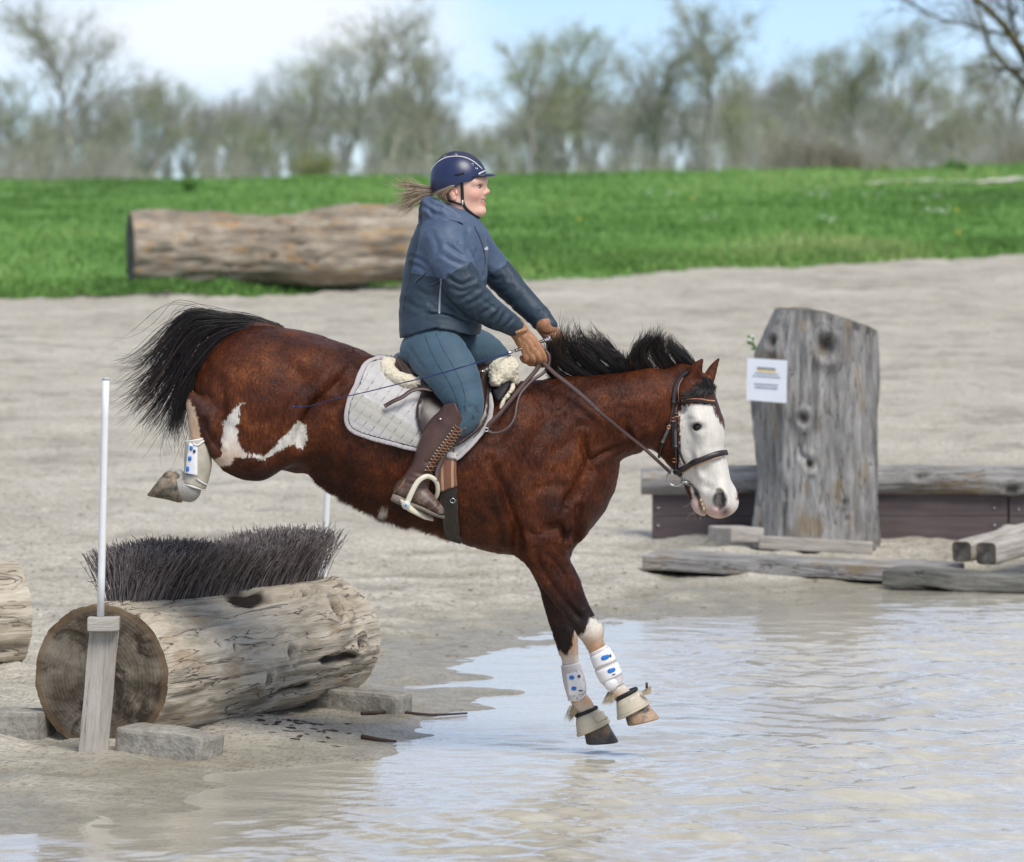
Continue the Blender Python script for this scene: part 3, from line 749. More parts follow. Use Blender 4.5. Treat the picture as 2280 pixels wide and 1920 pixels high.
# near foreleg
hf.sweep([(1198,1185,-74,70,44),(1214,1232,-68,50,38),(1242,1278,-64,43,33),(1268,1325,-60,35,28),(1292,1366,-56,29,25),(1311,1402,-54,26.5,26),(1328,1438,-52,19,19)], 22, sub=3)
hf.sweep([(1328,1438,-52,18.5,18),(1347,1482,-50,15,13.5),(1366,1516,-48,15,13.5),(1382,1540,-47,20.5,18),(1400,1560,-46,18,17),(1412,1572,-46,20,19)], 6, sub=3)
hf.ell((1318,1404,-62), (17,20,16), None, 10); hf.ell((1338,1396,-54), (8,14,14), None, 8)
# far foreleg
hf.sweep([(1225,1190,62,62,40),(1226,1252,56,45,36),(1238,1318,52,36,29),(1246,1360,50,31,26),(1256,1402,48,29,26),(1264,1442,47,25,25),(1271,1480,46,19,18)], 20, sub=3)
hf.sweep([(1271,1480,46,18,17),(1280,1520,45,15,13.5),(1286,1550,45,15.5,13.5),(1297,1573,45,20.5,18),(1313,1596,45,18,17),(1324,1616,45,21,20)], 6, sub=3)
# head
head = [hn(-2,22,-50,40), hn(28,44,-66,50), hn(72,51,-92,54), hn(115,52,-104,54), hn(158,46,-96,46), hn(200,41,-60,38), hn(240,38,-44,33.5), hn(272,37,-40,33), hn(292,30,-32,31)]
hf.sweep(head, 16, b=HS, p=2.7, sub=4, endr=0.9)
c = hd(120,-48,26); hf.ell(c, (52,50,24), [HA, HF, HS], 14)                     # cheek
c = hd(120,-48,-26); hf.ell(c, (52,50,24), [HA, HF, HS], 14)
for s in (1, -1):
    hf.ell(hd(108,22,50*s), (26,15,13), [HA, HF, HS], 12)                        # orbital ridge
    hf.ell(hd(128,20,47*s), (19,13,11), [HA, HF, HS], 10)
    hf.sweep([tuple(hd(150,12,43*s))+(7,6), tuple(hd(200,-4,38*s))+(6,5), tuple(hd(228,-8,34*s))+(4,4)], 12, b=HS, sub=3)   # facial crest
    hf.ell(hd(283,20,24*s), (30,20,16), [HA, HF, HS], 12)                        # flared nostril
hf.sweep([tuple(hd(150,-78))+(17,30), tuple(hd(205,-58))+(15,24), tuple(hd(255,-50))+(16,23), tuple(hd(284,-44))+(18,24), tuple(hd(296,-40))+(14,20)], 12, b=HS, sub=3)   # lower jaw, chin
hf.ell(hd(300,6), (24,30,30), [HA, HF, HS], 14)                                   # upper lip
hf.ell(hd(62,-10,47), (20,12,8), [HA, HF, HS], 10, 'sub')                         # temple hollow
for s in (1, -1):
    hf.sweep([tuple(hd(212,14,38*s))+(9,6), tuple(hd(250,12,36*s))+(8,5)], 12, b=HS, sub=2, mode='sub')
    hf.sweep([tuple(hd(270,24,36*s))+(9,14), tuple(hd(288,22,36*s))+(10,13), tuple(hd(300,12,35*s))+(6,9)], 4, b=HS, sub=2, mode='sub')        # nostril
    hf.ell(hd(119,20,57*s), (8.5,12,9), [HA, HF, HS], 4, 'sub')                   # eye socket
mouth = [(1533,1072),(1548,1084),(1558,1100),(1566,1122),(1572,1150)]
hf.sweep([(u, v, -30-i*2, 3.0+0.5*i, 70) for i, (u, v) in enumerate(mouth)], 4, b=HS, sub=3, mode='sub')
# ears
hf.sweep([(1538,858,-42,18,12),(1542,838,-46,21,10),(1550,818,-49,15,8),(1562,799,-50,3.5,3.5)], 8, b=(0.5,0,1), sub=4)
hf.sweep([(1550,842,-60,11,10),(1554,824,-61,9,8),(1561,806,-58,3,3)], 3, b=(0.5,0,1), sub=3, mode='sub')
hf.sweep([(1574,858,16,15,11),(1581,838,18,14,9),(1590,818,20,10,6),(1601,800,21,3,3)], 8, b=(0.5,0,1), sub=4)
# creases: behind the elbow, along the shoulder, flank, gaskin, chest
def groove(pts, r, k=14): hf.sweep([(u, v, w, r, r) for u, v, w in pts], k, sub=3, mode='sub')
groove([(1128,1040,-150),(1140,1100,-140),(1150,1160,-128),(1150,1225,-96)], 15, 22)
groove([(1300,985,-98),(1310,1030,-88),(1290,1080,-96),(1268,1110,-104)], 12, 20)
groove([(1262,1188,-92),(1245,1170,-112),(1215,1165,-124)], 9, 16)
groove([(1278,1225,-44),(1282,1180,-74),(1293,1130,-94)], 8, 16)
groove([(672,985,-142),(690,945,-152),(720,900,-150)], 14, 24)
groove([(1232,1262,-106),(1262,1320,-92),(1284,1362,-82)], 8, 12)
groove([(500,860,-140),(498,930,-132),(492,975,-122)], 10, 18)
groove([(462,934,-118),(478,972,-128),(500,1000,-136)], 8, 12)
groove([(1240,880,-100),(1275,910,-98),(1262,925,-104)], 9, 14)
HFOLDS = [  # muscle edges and skin folds seen on the near side: points, depth, half width
 ([(668,985),(678,945),(707,895),(754,850),(780,828)],6.5,9),([(503,850),(498,930),(486,985)],4,9),([(1189,868),(1216,868),(1232,905),(1256,890)],3,6),([(1296,968),(1308,1018),(1339,1008),(1404,982)],5.5,6),
 ([(1092,1020),(1109,1058),(1120,1080),(1130,1108),(1140,1138),(1150,1172),(1157,1204)],6.5,8),([(1244,1158),(1258,1195),(1270,1237),(1285,1280)],3.5,5),([(1261,1204),(1274,1150),(1290,1110),(1300,1080)],3,7),([(1262,1100),(1250,1128),(1246,1156)],2,6),
 ([(1194,1219),(1203,1253),(1237,1306),(1272,1350),(1296,1376)],4.5,6),([(1214,1225),(1240,1250),(1268,1300),(1290,1345)],3,6),([(1431,960),(1433,993),(1457,1021)],4,6),([(1392,930),(1398,962),(1424,996)],5,6),([(1160,1165),(1190,1182),(1225,1176),(1243,1150)],3,8),
 ([(1080,1110),(1100,1140),(1112,1180),(1108,1215)],3,9),([(700,1000),(760,1050),(830,1085),(900,1110)],2.5,16),([(1300,905),(1340,880),(1400,868),(1450,870)],3,10),([(1205,940),(1180,1000),(1170,1060)],3.5,11),([(585,770),(640,800),(690,850)],2.5,14),([(740,800),(760,840),(748,890)],3,12),([(560,1045),(585,1030),(610,1000)],3.5,7),([(458,935),(472,968),(497,1000)],4,6),([(1530,990),(1540,1020),(1536,1048)],1.8,6),([(1572,930),(1582,990),(1596,1060)],1.6,8),([(1556,1072),(1576,1084),(1590,1094)],2.2,6),([(1520,938),(1532,930),(1548,934)],1.8,4),([(1548,980),(1560,1020),(1566,1060)],1.2,6),([(1222,1010),(1262,985),(1290,950)],3,10),([(1180,1090),(1215,1075),(1250,1080)],3,9)]
def COATD(P):
    r = COAT0(P); U, V = P[:,0], P[:,1]
    for pts, dp, hw_ in HFOLDS:
        c_ = crom(np.array(pts, float), 4); m_ = 3.6*hw_
        k = (P[:,2] < -12) & (U > c_[:,0].min()-m_) & (U < c_[:,0].max()+m_) & (V > c_[:,1].min()-m_) & (V < c_[:,1].max()+m_)
        if not k.any(): continue
        d = linesd(c_, U[k], V[k]); e = np.minimum(np.hypot(U[k]-c_[0,0], V[k]-c_[0,1]), np.hypot(U[k]-c_[-1,0], V[k]-c_[-1,1])); tp = np.clip(0.15+e/26, 0, 1)
        r[k] += tp*dp*(-1.0*np.exp(-(d/hw_)**1.6)+0.55*np.exp(-((d-hw_*2.2)/(hw_*1.2))**2))
    return r
COAT0 = lambda P: 2.4*fbm(P[:,0]/60, P[:,1]/60, P[:,2]/60, 3, 61)*np.clip((1480-P[:,0])/80, 0.15, 1)+0.7*fbm(P[:,0]/14+P[:,1]/40, P[:,1]/30, P[:,2]/14, 2, 66)*np.clip((P[:,0]-820)/200, 0.1, 1)*(P[:,0] < 1420)
WHITE1 = [(550,892),(538,906),(540,938),(531,943),(537,958),(534,978),(549,1000),(596,1010),(621,984),(646,958),(669,932),(685,942),(689,970),(679,992),(671,996),(661,982),(640,990),(615,1004),(597,1018),(557,1011),(531,1013),(516,1031),(496,1034),(478,1022),(500,1010),(500,976),(504,936),(520,916),(540,894)]
FACE = [(1511,914),(1519,904),(1534,898),(1558,897),(1586,901),(1589,915),(1600,936),(1616,960),(1625,1012),(1640,1051),(1638,1085),(1638,1112),(1660,1125),(1620,1180),(1540,1180),(1536,1128),(1540,1098),(1534,1084),(1517,1066),(1512,1033),(1513,989),(1512,940)]
FRONTN = [(1312,1372),(1324,1370),(1400,1440),(1420,1545),(1340,1560),(1300,1470),(1286,1412),(1300,1402)]
FRONTF = [(1282,1398),(1300,1420),(1300,1500),(1340,1640),(1260,1640),(1236,1500),(1230,1442),(1262,1462),(1274,1440)]
HINDN = [(415,895),(426,884),(437,900),(446,930),(449,952),(462,990),(480,1040),(470,1130),(340,1130),(380,1020),(414,960)]
def horse_attrs(P):
    U, V, w = P[:,0], P[:,1], P[:,2]
    d = np.full(len(P), 50.0)
    near_ = w < 0
    d = np.where(near_ & (U < 800), np.minimum(d, polysd(WHITE1, U, V)), d)
    d = np.where(U > 1480, np.minimum(d, polysd(FACE, U, V)), d)
    d = np.where((V > 1330) & near_ & (U > 1100), np.minimum(d, polysd(FRONTN, U, V)), d)
    d = np.where((V > 1330) & ~near_ & (U > 1100), np.minimum(d, polysd(FRONTF, U, V)), d)
    d = np.where((U < 490) & near_, np.minimum(d, polysd(HINDN, U, V)), d)
    d = np.where(np.hypot(U-905, V-1112) < 80, np.minimum(d, np.hypot((U-856)/1.0, (V-1132)/1.3)-9), d)
    dark = np.clip((V-1240)/130, 0, 1)*(U > 1100)
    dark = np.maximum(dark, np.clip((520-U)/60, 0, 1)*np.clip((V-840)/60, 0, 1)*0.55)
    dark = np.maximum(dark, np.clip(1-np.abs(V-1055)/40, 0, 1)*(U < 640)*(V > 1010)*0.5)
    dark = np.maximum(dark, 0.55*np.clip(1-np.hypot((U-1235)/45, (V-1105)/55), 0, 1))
    tan = np.clip((V-1380)/60, 0, 1)*np.exp(-((V-1425)/45.0)**2)*(U > 1200)+np.exp(-(((V-1560)/28.0)**2))*(U > 1250)*(V > 1500)+0.75*np.clip((490-U)/12, 0, 1)*(V > 880)*np.clip((1000-V)/20, 0, 1)+0.5*np.clip((570-U)/30, 0, 1)*np.clip((V-960)/50, 0, 1)*(V < 1045)*(U > 480)
    pink = np.clip(1.3-np.hypot((U-1592)/46, (V-1146)/26), 0, 1)+np.clip(1-np.hypot((U-1552)/22, (V-1118)/26), 0, 1)
    grey = np.clip(1-np.hypot((U-1612)/13, (V-1136)/17)*0.8, 0, 1)+np.clip(1.2-np.hypot((U-1548)/10, (V-1098)/14), 0, 1)+np.clip(1-np.hypot((U-380)/24, (V-1062)/26), 0, 1)*0.8
    brownchin = ((U < 1542) & (V > 1085) & (U > 1490)).astype(float)
    H = hd(119, 20, 52); e_ = P-H; ring = np.clip(1.6-np.sqrt(((e_@HA)/9.5)**2+((e_@HF)/14.5)**2+((e_@HS)/14)**2), 0, 1); nos = np.clip(3.6-2.4*np.sqrt(np.minimum((((P-hd(287,22,34))**2)/np.array([13,17,14])**2).sum(1), (((P-hd(287,22,-34))**2)/np.array([13,17,14])**2).sum(1))), 0, 1); grey = np.maximum(grey, nos); grey = np.maximum(grey, 0.55*((U < 470) & (V > 1040)))  # nos: nostril hollows darkened in colour, standing in for their shade
    return {'white': d, 'dark': dark, 'tan': np.clip(tan, 0, 1), 'pink': np.clip(pink*1.3, 0, 1), 'grey': np.clip(np.maximum(grey, ring), 0, 1)}
m = Mt('bay_coat')
p = m.obj; fl = m.scaled(p, (26, 40, 9), (0, math.radians(35), 0))
n1 = m.noise(p, 5, 4, 0.6); n2 = m.noise(fl, 4.5, 4, 0.65, 0.6); n3 = m.noise(p, 16, 4, 0.65)
k = m.math('ADD', m.math('MULTIPLY', n2, 0.38), m.math('ADD', m.math('MULTIPLY', n1, 0.42), m.math('MULTIPLY', n3, 0.20)))
bay = m.ramp(k, [(0.37, (0.015,0.0038,0.0012)), (0.46, (0.047,0.0108,0.0029)), (0.555, (0.096,0.0232,0.0053)), (0.66, (0.225,0.070,0.017))])
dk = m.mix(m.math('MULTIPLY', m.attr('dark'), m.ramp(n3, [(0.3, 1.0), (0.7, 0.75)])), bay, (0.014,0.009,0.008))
edge = m.math('ADD', m.attr('white'), m.math('ADD', m.math('MULTIPLY', m.math('SUBTRACT', n2, 0.5), 22), m.math('MULTIPLY', m.math('SUBTRACT', m.noise(p, 60, 2), 0.5), 9)))
wmask = m.math('SUBTRACT', 1.0, m.step(edge, -2.5, 2.5))
whi = m.mix(m.math('MULTIPLY', m.attr('tan'), m.ramp(n1, [(0.3, 0.6), (0.6, 1.0)])), m.mix(n2, (0.62,0.56,0.46), (0.80,0.77,0.72)), (0.46,0.22,0.075))
whi = m.mix(m.math('MULTIPLY', m.attr('pink'), 0.8), whi, (0.66,0.40,0.35))
col = m.mix(wmask, dk, whi)
col = m.mix(m.math('MULTIPLY', m.attr('grey'), m.ramp(n3, [(0.3, 0.75), (0.55, 1.0)])), col, (0.042,0.037,0.037))
hb = m.math('ADD', n2, m.math('MULTIPLY', m.noise(m.scaled(p, (60, 90, 18), (0, math.radians(35), 0)), 5, 2), 0.5))
M_COAT = m.bsdf(col, m.ramp(n3, [(0.3, 0.34), (0.7, 0.5)]), m.bump(hb, 0.6, 0.006), 0.22, **{'Sheen Weight': 0.0, 'Sheen Roughness': 0.4})
horse = empty('horse', tuple(W((1100, 1660, 0))[0]), 'bay horse with white face leaping down into the water', 'horse')
hbody, HP, HQ = sculpt('body', hf, M_COAT, horse, horse_attrs, 2, COATD)
HX = W(HP); HBVH = BVHTree.FromPolygons([Vector(x) for x in HX], [list(map(int, q)) for q in HQ])
CAM = Vector((0, CAM_Y, CAM_Z))
def cast(u, v, bvh, off=0.0):
    """first surface point behind photo pixel (u, v), lifted along its normal"""
    d = (at(u, v, 0)-CAM).normalized(); h = bvh.ray_cast(CAM, d)
    if h[0] is None:
        h = bvh.find_nearest(at(u, v, -0.1))
    n = h[1]; n = n if n.dot(d) < 0 else -n
    return h[0]+n*off, n
# short coat hairs lying on the surface (one part; far too many to count)
def coat_hair(n_near):
    rg = np.random.default_rng(2)
    A_, B_, C_, D_ = (HX[HQ[:, i]] for i in range(4)); ar = np.linalg.norm(np.cross(C_-A_, D_-B_), axis=1)
    fn = np.cross(C_-A_, D_-B_); fn /= np.maximum(np.linalg.norm(fn, axis=1), 1e-12)[:, None]
    wt_ = ar*np.where(fn[:, 1] < 0.35, 1.0, 0.12)*np.where(HP[HQ[:, 0], 1] > 1530, 0.0, 1.0); f = rg.choice(len(HQ), n_near, p=wt_/wt_.sum())
    a, b = rg.random((n_near, 1)), rg.random((n_near, 1))
    P = (A_[f]*(1-a)+B_[f]*a)*(1-b)+(D_[f]*(1-a)+C_[f]*a)*b; N = fn[f]
    U = HP[HQ[f, 0], 0]; V = HP[HQ[f, 0], 1]
    ang = np.radians(128+30*vnoise(U/70, V/70, 0, 5)+22*vnoise(U/22, V/22, 0, 6)+np.where(U > 1440, -45, 0))      # down and back
    d = np.stack([np.cos(ang), np.zeros(n_near), -np.sin(ang)], 1)+rg.normal(0, 0.13, (n_near, 3)); d -= N*(d*N).sum(1)[:, None]; d /= np.maximum(np.linalg.norm(d, axis=1), 1e-9)[:, None]
    L = rg.uniform(0.007, 0.016, n_near)*np.where(U > 1440, 0.35, 1)*np.where(U < 760, 0.6, 1); bel = (N[:, 2] < -0.55) & (U > 700) & (U < 1010); L = np.where(bel, L*2.4, L)
    lift = np.where(bel, 0.7, 0.16)+rg.normal(0, 0.05, n_near)
    s = np.cross(d, N); w = rg.uniform(0.0007, 0.0013, n_near)*np.where(U > 1440, 0.6, 1)
    tip = P+(d+N*lift[:, None])*L[:, None]; Vv = np.stack([P-s*w[:, None], P+s*w[:, None], tip], 1).reshape(-1, 3)
    at_ = horse_attrs(HP)
    o = mesh('coat_hair', Vv, np.arange(len(Vv)).reshape(-1, 3), M_COAT, horse, attrs={k_: np.repeat(v_[HQ[f, 0]], 3) for k_, v_ in at_.items()})
    props(o, kind='stuff')
coat_hair(90000)
# eyes
m = Mt('horse_eye'); M_EYE = m.bsdf((0.006,0.004,0.004), 0.04, None, 0.7)
def ball(name, c, r, material, parent, ax=None, n=20):
    A = np.eye(3) if ax is None else np.array(ax); V, F = [], []
    for i in range(n//2+1):
        t = math.pi*i/(n//2)
        for j in range(n):
            q = np.array([math.sin(t)*math.cos(2*math.pi*j/n), math.sin(t)*math.sin(2*math.pi*j/n), math.cos(t)])*r
            V.append(np.asarray(c)+q@A)
    for i in range(n//2):
        for j in range(n): F.append([i*n+j, i*n+(j+1) % n, (i+1)*n+(j+1) % n, (i+1)*n+j])
    return mesh(name, W(np.array(V)), F, material, parent)
for s in (1, -1): ball('eye', hd(119.5,20,45.5*s), np.array([10.5,14.5,10.5]), M_EYE, horse, [HA, HF, HS])
M_LID = plain('eyelid', (0.03,0.025,0.025), 0.5, 0.4)
for s in (1, -1):
    for sg in (1, -1):
        pts = [W(hd(120+x, 20+sg*(10.5-0.052*x*x), (54.5-0.018*x*x)*s))[0] for x in (-13, -8, 0, 8, 13)] if False else [W(hd(119.5-sg*(8-0.042*y*y), 20+y, (54.5-0.018*y*y)*s))[0] for y in (-13, -7, 0, 7, 13)]
        rod('eyelid', pts, [0.001, 0.0022, 0.003, 0.0022, 0.001], M_LID, horse, 6, 3)
M_TEETH = plain('teeth', (0.55,0.45,0.28), 0.35)
for i, (u, v) in enumerate([(1560,1112),(1563,1121),(1566,1130)]):
    ball('tooth', (u-1, v, -52-i), (3.5,6,12), M_TEETH, horse, n=10)
# hooves
def loft(name, rings, material, parent, n=28, caps=True, smooth=True, thick=0.0, attrs=None):
    """rings: (centre, axis a, axis b[, power]) in model space"""
    V, F = [], []
    for rg_ in rings:
        c_, a_, b_ = (np.asarray(q, float) for q in rg_[:3]); pw = rg_[3] if len(rg_) > 3 else 2.0
        for j in range(n):
            t = 2*math.pi*j/n; x, y = math.cos(t), math.sin(t); q = (abs(x)**pw+abs(y)**pw)**(-1/pw)
            V.append(c_+a_*x*q+b_*y*q)
    for i in range(len(rings)-1):
        for j in range(n): F.append([i*n+j, i*n+(j+1) % n, (i+1)*n+(j+1) % n, (i+1)*n+j])
    if caps: F.append(list(range(n))[::-1]); F.append(list(range(len(V)-n, len(V))))
    X = W(np.array(V)); vol = sum(float(np.dot(X[f[0]], np.cross(X[f[1]], X[f[2]]))+np.dot(X[f[0]], np.cross(X[f[2]], X[f[3]]))) for f in F if len(f) == 4)
    if caps and vol < 0: F = [f[::-1] for f in F]
    o = mesh(name, X, F, material, parent, smooth=smooth)
    if thick:
        md = o.modifiers.new('thick', 'SOLIDIFY'); md.thickness = thick; md.offset = 0
    return o
m = Mt('hoof_horn'); p = m.obj; q = m.noise(m.scaled(p, (6, 6, 30)), 9, 4, 0.6); q2 = m.noise(p, 14, 3)
M_HOOFD = m.bsdf(m.mix(m.ramp(q2, [(0.52, 0.0), (0.7, 0.55)]), m.ramp(q, [(0.3, (0.022,0.019,0.017)), (0.7, (0.075,0.06,0.05))]), (0.32,0.19,0.10)), 0.38, m.bump(q, 0.5, 0.003), 0.5)
m = Mt('hoof_pink'); p = m.obj; q2 = m.noise(p, 17, 3); q = m.noise(m.scaled(p, (6, 6, 30)), 9, 4, 0.6)
M_HOOFP = m.bsdf(m.mix(m.ramp(q2, [(0.42, 0.0), (0.55, 1.0)]), (0.05,0.042,0.036), m.ramp(q, [(0.3, (0.30,0.18,0.11)), (0.7, (0.48,0.33,0.21))])), 0.42, m.bump(q, 0.5, 0.003), 0.5)
m = Mt('hoof_muddy'); p = m.obj; q = m.noise(p, 30, 5, 0.65)
M_HOOFM = m.bsdf(m.ramp(q, [(0.36, (0.045,0.04,0.032)), (0.5, (0.145,0.122,0.088)), (0.62, (0.26,0.19,0.13))]), 0.6, m.bump(m.noise(p, 50, 3), 0.6, 0.004), 0.4)
def hoof(c0, d0, l0, c1, d1, l1, w, material):
    d0 = np.array(d0+(0,), float); d0 /= np.linalg.norm(d0); d1 = np.array(d1+(0,), float); d1 /= np.linalg.norm(d1); z = np.array([0, 0, 1.0]); rg_ = []
    for f in (0, 0.12, 0.4, 0.7, 0.9, 0.97, 1.0):
        c_ = np.array(c0+(w,))*(1-f)+np.array(c1+(w,))*f; d = d0*(1-f)+d1*f; l = l0*(1-f)+l1*f; l *= 1.06 if f == 0.12 else (0.90 if f == 1.0 else (0.97 if f == 0.97 else 1))
        rg_.append((c_, d*l, z*l*0.84, 2.15))
    return loft('hoof', rg_, material, horse)
hoof((1411,1567), (66,-28), 26, (1433,1604), (69,-17), 37, -46, M_HOOFP)
hoof((1325,1617), (64,-16), 27, (1343,1660), (69,-5), 37, 45, M_HOOFD)
hoof((404,1084), (8,37), 31, (350,1076), (-22,28), 30, -90, M_HOOFM)
for q_, r_ in (((380,1056,-98),(14,11,11)),((380,1056,-82),(14,11,11)),((392,1062,-90),(20,16,18))): ball('heel_bulb', q_, r_, M_HOOFM, horse, tilt(-30), 14)
hoof((536,1024), (5,20), 24, (505,1018), (-15,15), 26, 92, M_HOOFD)
# hair ---------------------------------------------------------------
m = Mt('black_hair'); q = m.attr('tone')
M_HAIR = m.bsdf(m.ramp(q, [(0.0, (0.006,0.006,0.007)), (0.55, (0.016,0.013,0.012)), (0.85, (0.06,0.034,0.02)), (1.0, (0.15,0.08,0.04))]), 0.38, None, 0.55)
def strands(name, guides, n, material, parent, r=0.0009, jit=(4, 10), seed=1, tipvar=0.25, clump=24, wspread=10, K=12, wave=3.0, tone=None, tsig=0.16):
    """guides: list of polylines (u, v, w); hairs run between neighbouring guides, gathered into locks"""
    rg = np.random.default_rng(seed); G = np.array([crom(np.array(g, float), 8)[np.linspace(0, (len(g)-1)*8, K).round().astype(int)] for g in guides])
    lt = rg.random(clump)*(len(guides)-1); lo_ = rg.normal(0, 1, (clump, 3))*np.array([jit[1]*0.6, jit[1]*0.6, wspread]); ph = rg.uniform(0, 6.28, clump)
    c_ = rg.integers(0, clump, n); t = np.clip(lt[c_]+rg.normal(0, tsig, n), 0, len(guides)-1.001); i = t.astype(int); f = (t-i)[:, None, None]
    P = G[i]*(1-f)+G[i+1]*f; s = np.linspace(0, 1, K)[None, :, None]
    P = P+lo_[c_][:, None, :]*s+rg.normal(0, 1, (n, 1, 3))*np.array([jit[0], jit[0], wspread*0.5])*(0.35+0.65*s)+rg.normal(0, jit[1]*0.5, (n, 1, 3))*s**2
    wv = np.sin(ph[c_][:, None]+rg.normal(0, 0.5, (n, 1))+np.linspace(0, 9, K)[None])*wave; P[:, :, 0] += wv*s[..., 0]; P[:, :, 1] += 0.6*np.roll(wv, 3, 1)*s[..., 0]
    cut = 1-np.abs(rg.normal(0, tipvar, n)); cut = np.clip(cut, 0.35, 1); idx = np.linspace(0, 1, K)[None]*cut[:, None]*(K-1); i0 = np.minimum(idx.astype(int), K-2); ff = (idx-i0)[..., None]
    ar = np.arange(n)[:, None]; P = P[ar, i0]*(1-ff)+P[ar, i0+1]*ff
    rad = r*rg.uniform(0.6, 1.3, (n, 1))*np.array([1.0]*(K-4)+[0.85, 0.65, 0.45, 0.2])[None]
    tn = np.clip(rg.beta(1.3, 3, (n, 1))+0.55*np.linspace(0, 1, K)[None]**3*rg.random((n, 1)), 0, 1) if tone is None else np.broadcast_to(tone(rg, n, K), (n, K))
    o = tubes(name, W(P.reshape(-1, 3)).reshape(n, K, 3), rad, material, parent, 3, attrs={'tone': np.repeat(tn.reshape(-1), 3)})
    props(o, kind='stuff'); return o
tail_g = [[(628,730,0),(560,708,0),(500,704,0),(440,692,-2),(404,702,-4),(368,748,-6),(318,790,-8),(262,790,-8)],
          [(625,731,0),(555,712,0),(490,710,0),(430,712,-4),(384,755,-8),(345,812,-10),(305,850,-12),(270,872,-12)],
          [(620,732,0),(552,718,-3),(485,722,-6),(430,750,-8),(388,810,-10),(352,868,-12),(316,915,-12),(300,940,-12)],
          [(612,733,0),(550,724,-4),(486,736,-8),(440,775,-10),(405,840,-12),(378,900,-14),(350,945,-14),(340,965,-14)],
          [(602,735,0),(548,730,-4),(492,750,-8),(452,795,-10),(422,850,-12),(402,910,-14),(388,955,-14),(392,985,-14)],
          [(592,736,0),(544,732,-4),(498,752,-8),(458,796,-10),(430,846,-12),(412,892,-12),(402,930,-12),(408,965,-12)]]
inner_g = [[(588,738,0),(548,738,-4),(510,762,-6),(480,800,-8),(455,840,-8),(440,872,-8),(446,890,-8),(470,884,-8)],[(584,740,0),(550,744,-4),(520,768,-6),(490,806,-8),(462,842,-8),(448,866,-8),(460,876,-8),(480,870,-8)]]
strands('tail_wisps', inner_g, 90, M_HAIR, horse, 0.0008, (3, 10), 35, 0.2, 8, 6, 16, 5)
strands('tail', tail_g, 1650, M_HAIR, horse, 0.0009, (3.5, 18), 5, 0.42, 28, 12, 16, 11, None, 0.09)
strands('tail_wisps', tail_g, 420, M_HAIR, horse, 0.0008, (10, 44), 15, 0.12, 90, 18, 16, 12)
hf2 = Field((520, 690, -40), (660, 770, 40), 3.0); hf2.sweep([(648,762,0,22,26),(612,742,0,20,20),(570,726,0,14,14),(530,720,0,8,9)], 6, sub=4)
m = Mt('tail_dock'); M_DOCK = m.bsdf(m.ramp(m.noise(m.obj, 60, 4), [(0.3, (0.03,0.012,0.007)), (0.7, (0.09,0.03,0.013))]), 0.6, None, 0.3)
sculpt('tail_dock', hf2, M_DOCK, horse)
mane1 = [[(1236,846,-4),(1226,836,-10),(1228,822,-12),(1240,806,-12),(1248,796,-10)],
         [(1262,843,-4),(1236,828,-10),(1226,806,-12),(1232,782,-12),(1244,758,-10)],
         [(1300,840,-4),(1262,822,-10),(1240,796,-12),(1238,768,-12),(1250,742,-8)],
         [(1335,838,-4),(1298,818,-10),(1266,788,-12),(1256,758,-12),(1266,730,-8)],
         [(1365,836,-4),(1335,812,-10),(1304,780,-12),(1286,752,-10),(1288,727,-6)],
         [(1392,833,-4),(1368,806,-8),(1340,776,-10),(1318,752,-8),(1306,735,-4)],
         [(1410,830,-4),(1396,806,-6),(1374,782,-8),(1354,766,-6),(1336,752,-4)]]
strands('mane', mane1, 1800, M_HAIR, horse, 0.0008, (5, 16), 6, 0.28, 34, 14, 14, 4.5, None, 0.13)
mane2 = [[(1412,830,-6),(1402,812,-8),(1406,794,-8),(1418,778,-6),(1430,764,-4)],
         [(1440,828,-6),(1424,802,-9),(1424,778,-8),(1434,756,-6),(1442,738,-4)],
         [(1470,826,-6),(1448,798,-9),(1444,774,-8),(1452,756,-6),(1456,744,-4)],
         [(1500,824,-6),(1478,794,-9),(1466,772,-8),(1468,756,-6),(1476,742,-4)],
         [(1528,822,-8),(1508,796,-9),(1492,776,-8),(1484,762,-6),(1482,750,-4)],
         [(1552,822,-10),(1540,802,-10),(1522,786,-8),(1506,772,-6),(1494,762,-4)]]
strands('mane', mane2, 1350, M_HAIR, horse, 0.0008, (5, 14), 7, 0.30, 28, 14, 14, 4.0, tone=lambda rg, n, K: np.clip(rg.beta(1.3, 2.6, (n, 1))+0.30*(rg.random((n, 1)) < 0.12), 0, 0.96))
maneb = [[(1385,834,-6),(1368,822,-10),(1356,806,-10),(1352,792,-8)],[(1408,830,-6),(1398,814,-10),(1394,798,-9),(1398,786,-8)],[(1432,828,-6),(1420,812,-10),(1412,798,-9),(1414,784,-8)]]
strands('mane', maneb, 520, M_HAIR, horse, 0.0008, (5, 10), 27, 0.3, 16, 14, 12, 3.0)
mane3 = [[(1420,828,-14),(1405,836,-30),(1385,842,-40),(1372,846,-44)], [(1480,826,-18),(1466,838,-36),(1446,846,-44),(1430,850,-48)], [(1545,828,-24),(1530,842,-44),(1512,848,-52),(1500,852,-54)]]
0 and strands('mane', mane3, 260, M_HAIR, horse, 0.0009, (3, 6), 9, 0.2, 20, 3, 10, 1.0)
fore = [[(1548,836,-32),(1542,858,-62),(1526,872,-66),(1508,868,-64)], [(1556,838,-34),(1550,864,-66),(1532,880,-70),(1512,878,-66)], [(1566,840,-30),(1562,868,-66),(1545,886,-72),(1528,888,-72)], [(1574,842,-18),(1578,862,-48),(1574,876,-58),(1568,884,-62)], [(1580,846,-8),(1588,858,-26),(1590,866,-34),(1588,874,-38)]]
strands('forelock', fore, 560, M_HAIR, horse, 0.0008, (4, 9), 8, 0.3, 22, 6, 12, 2.6)
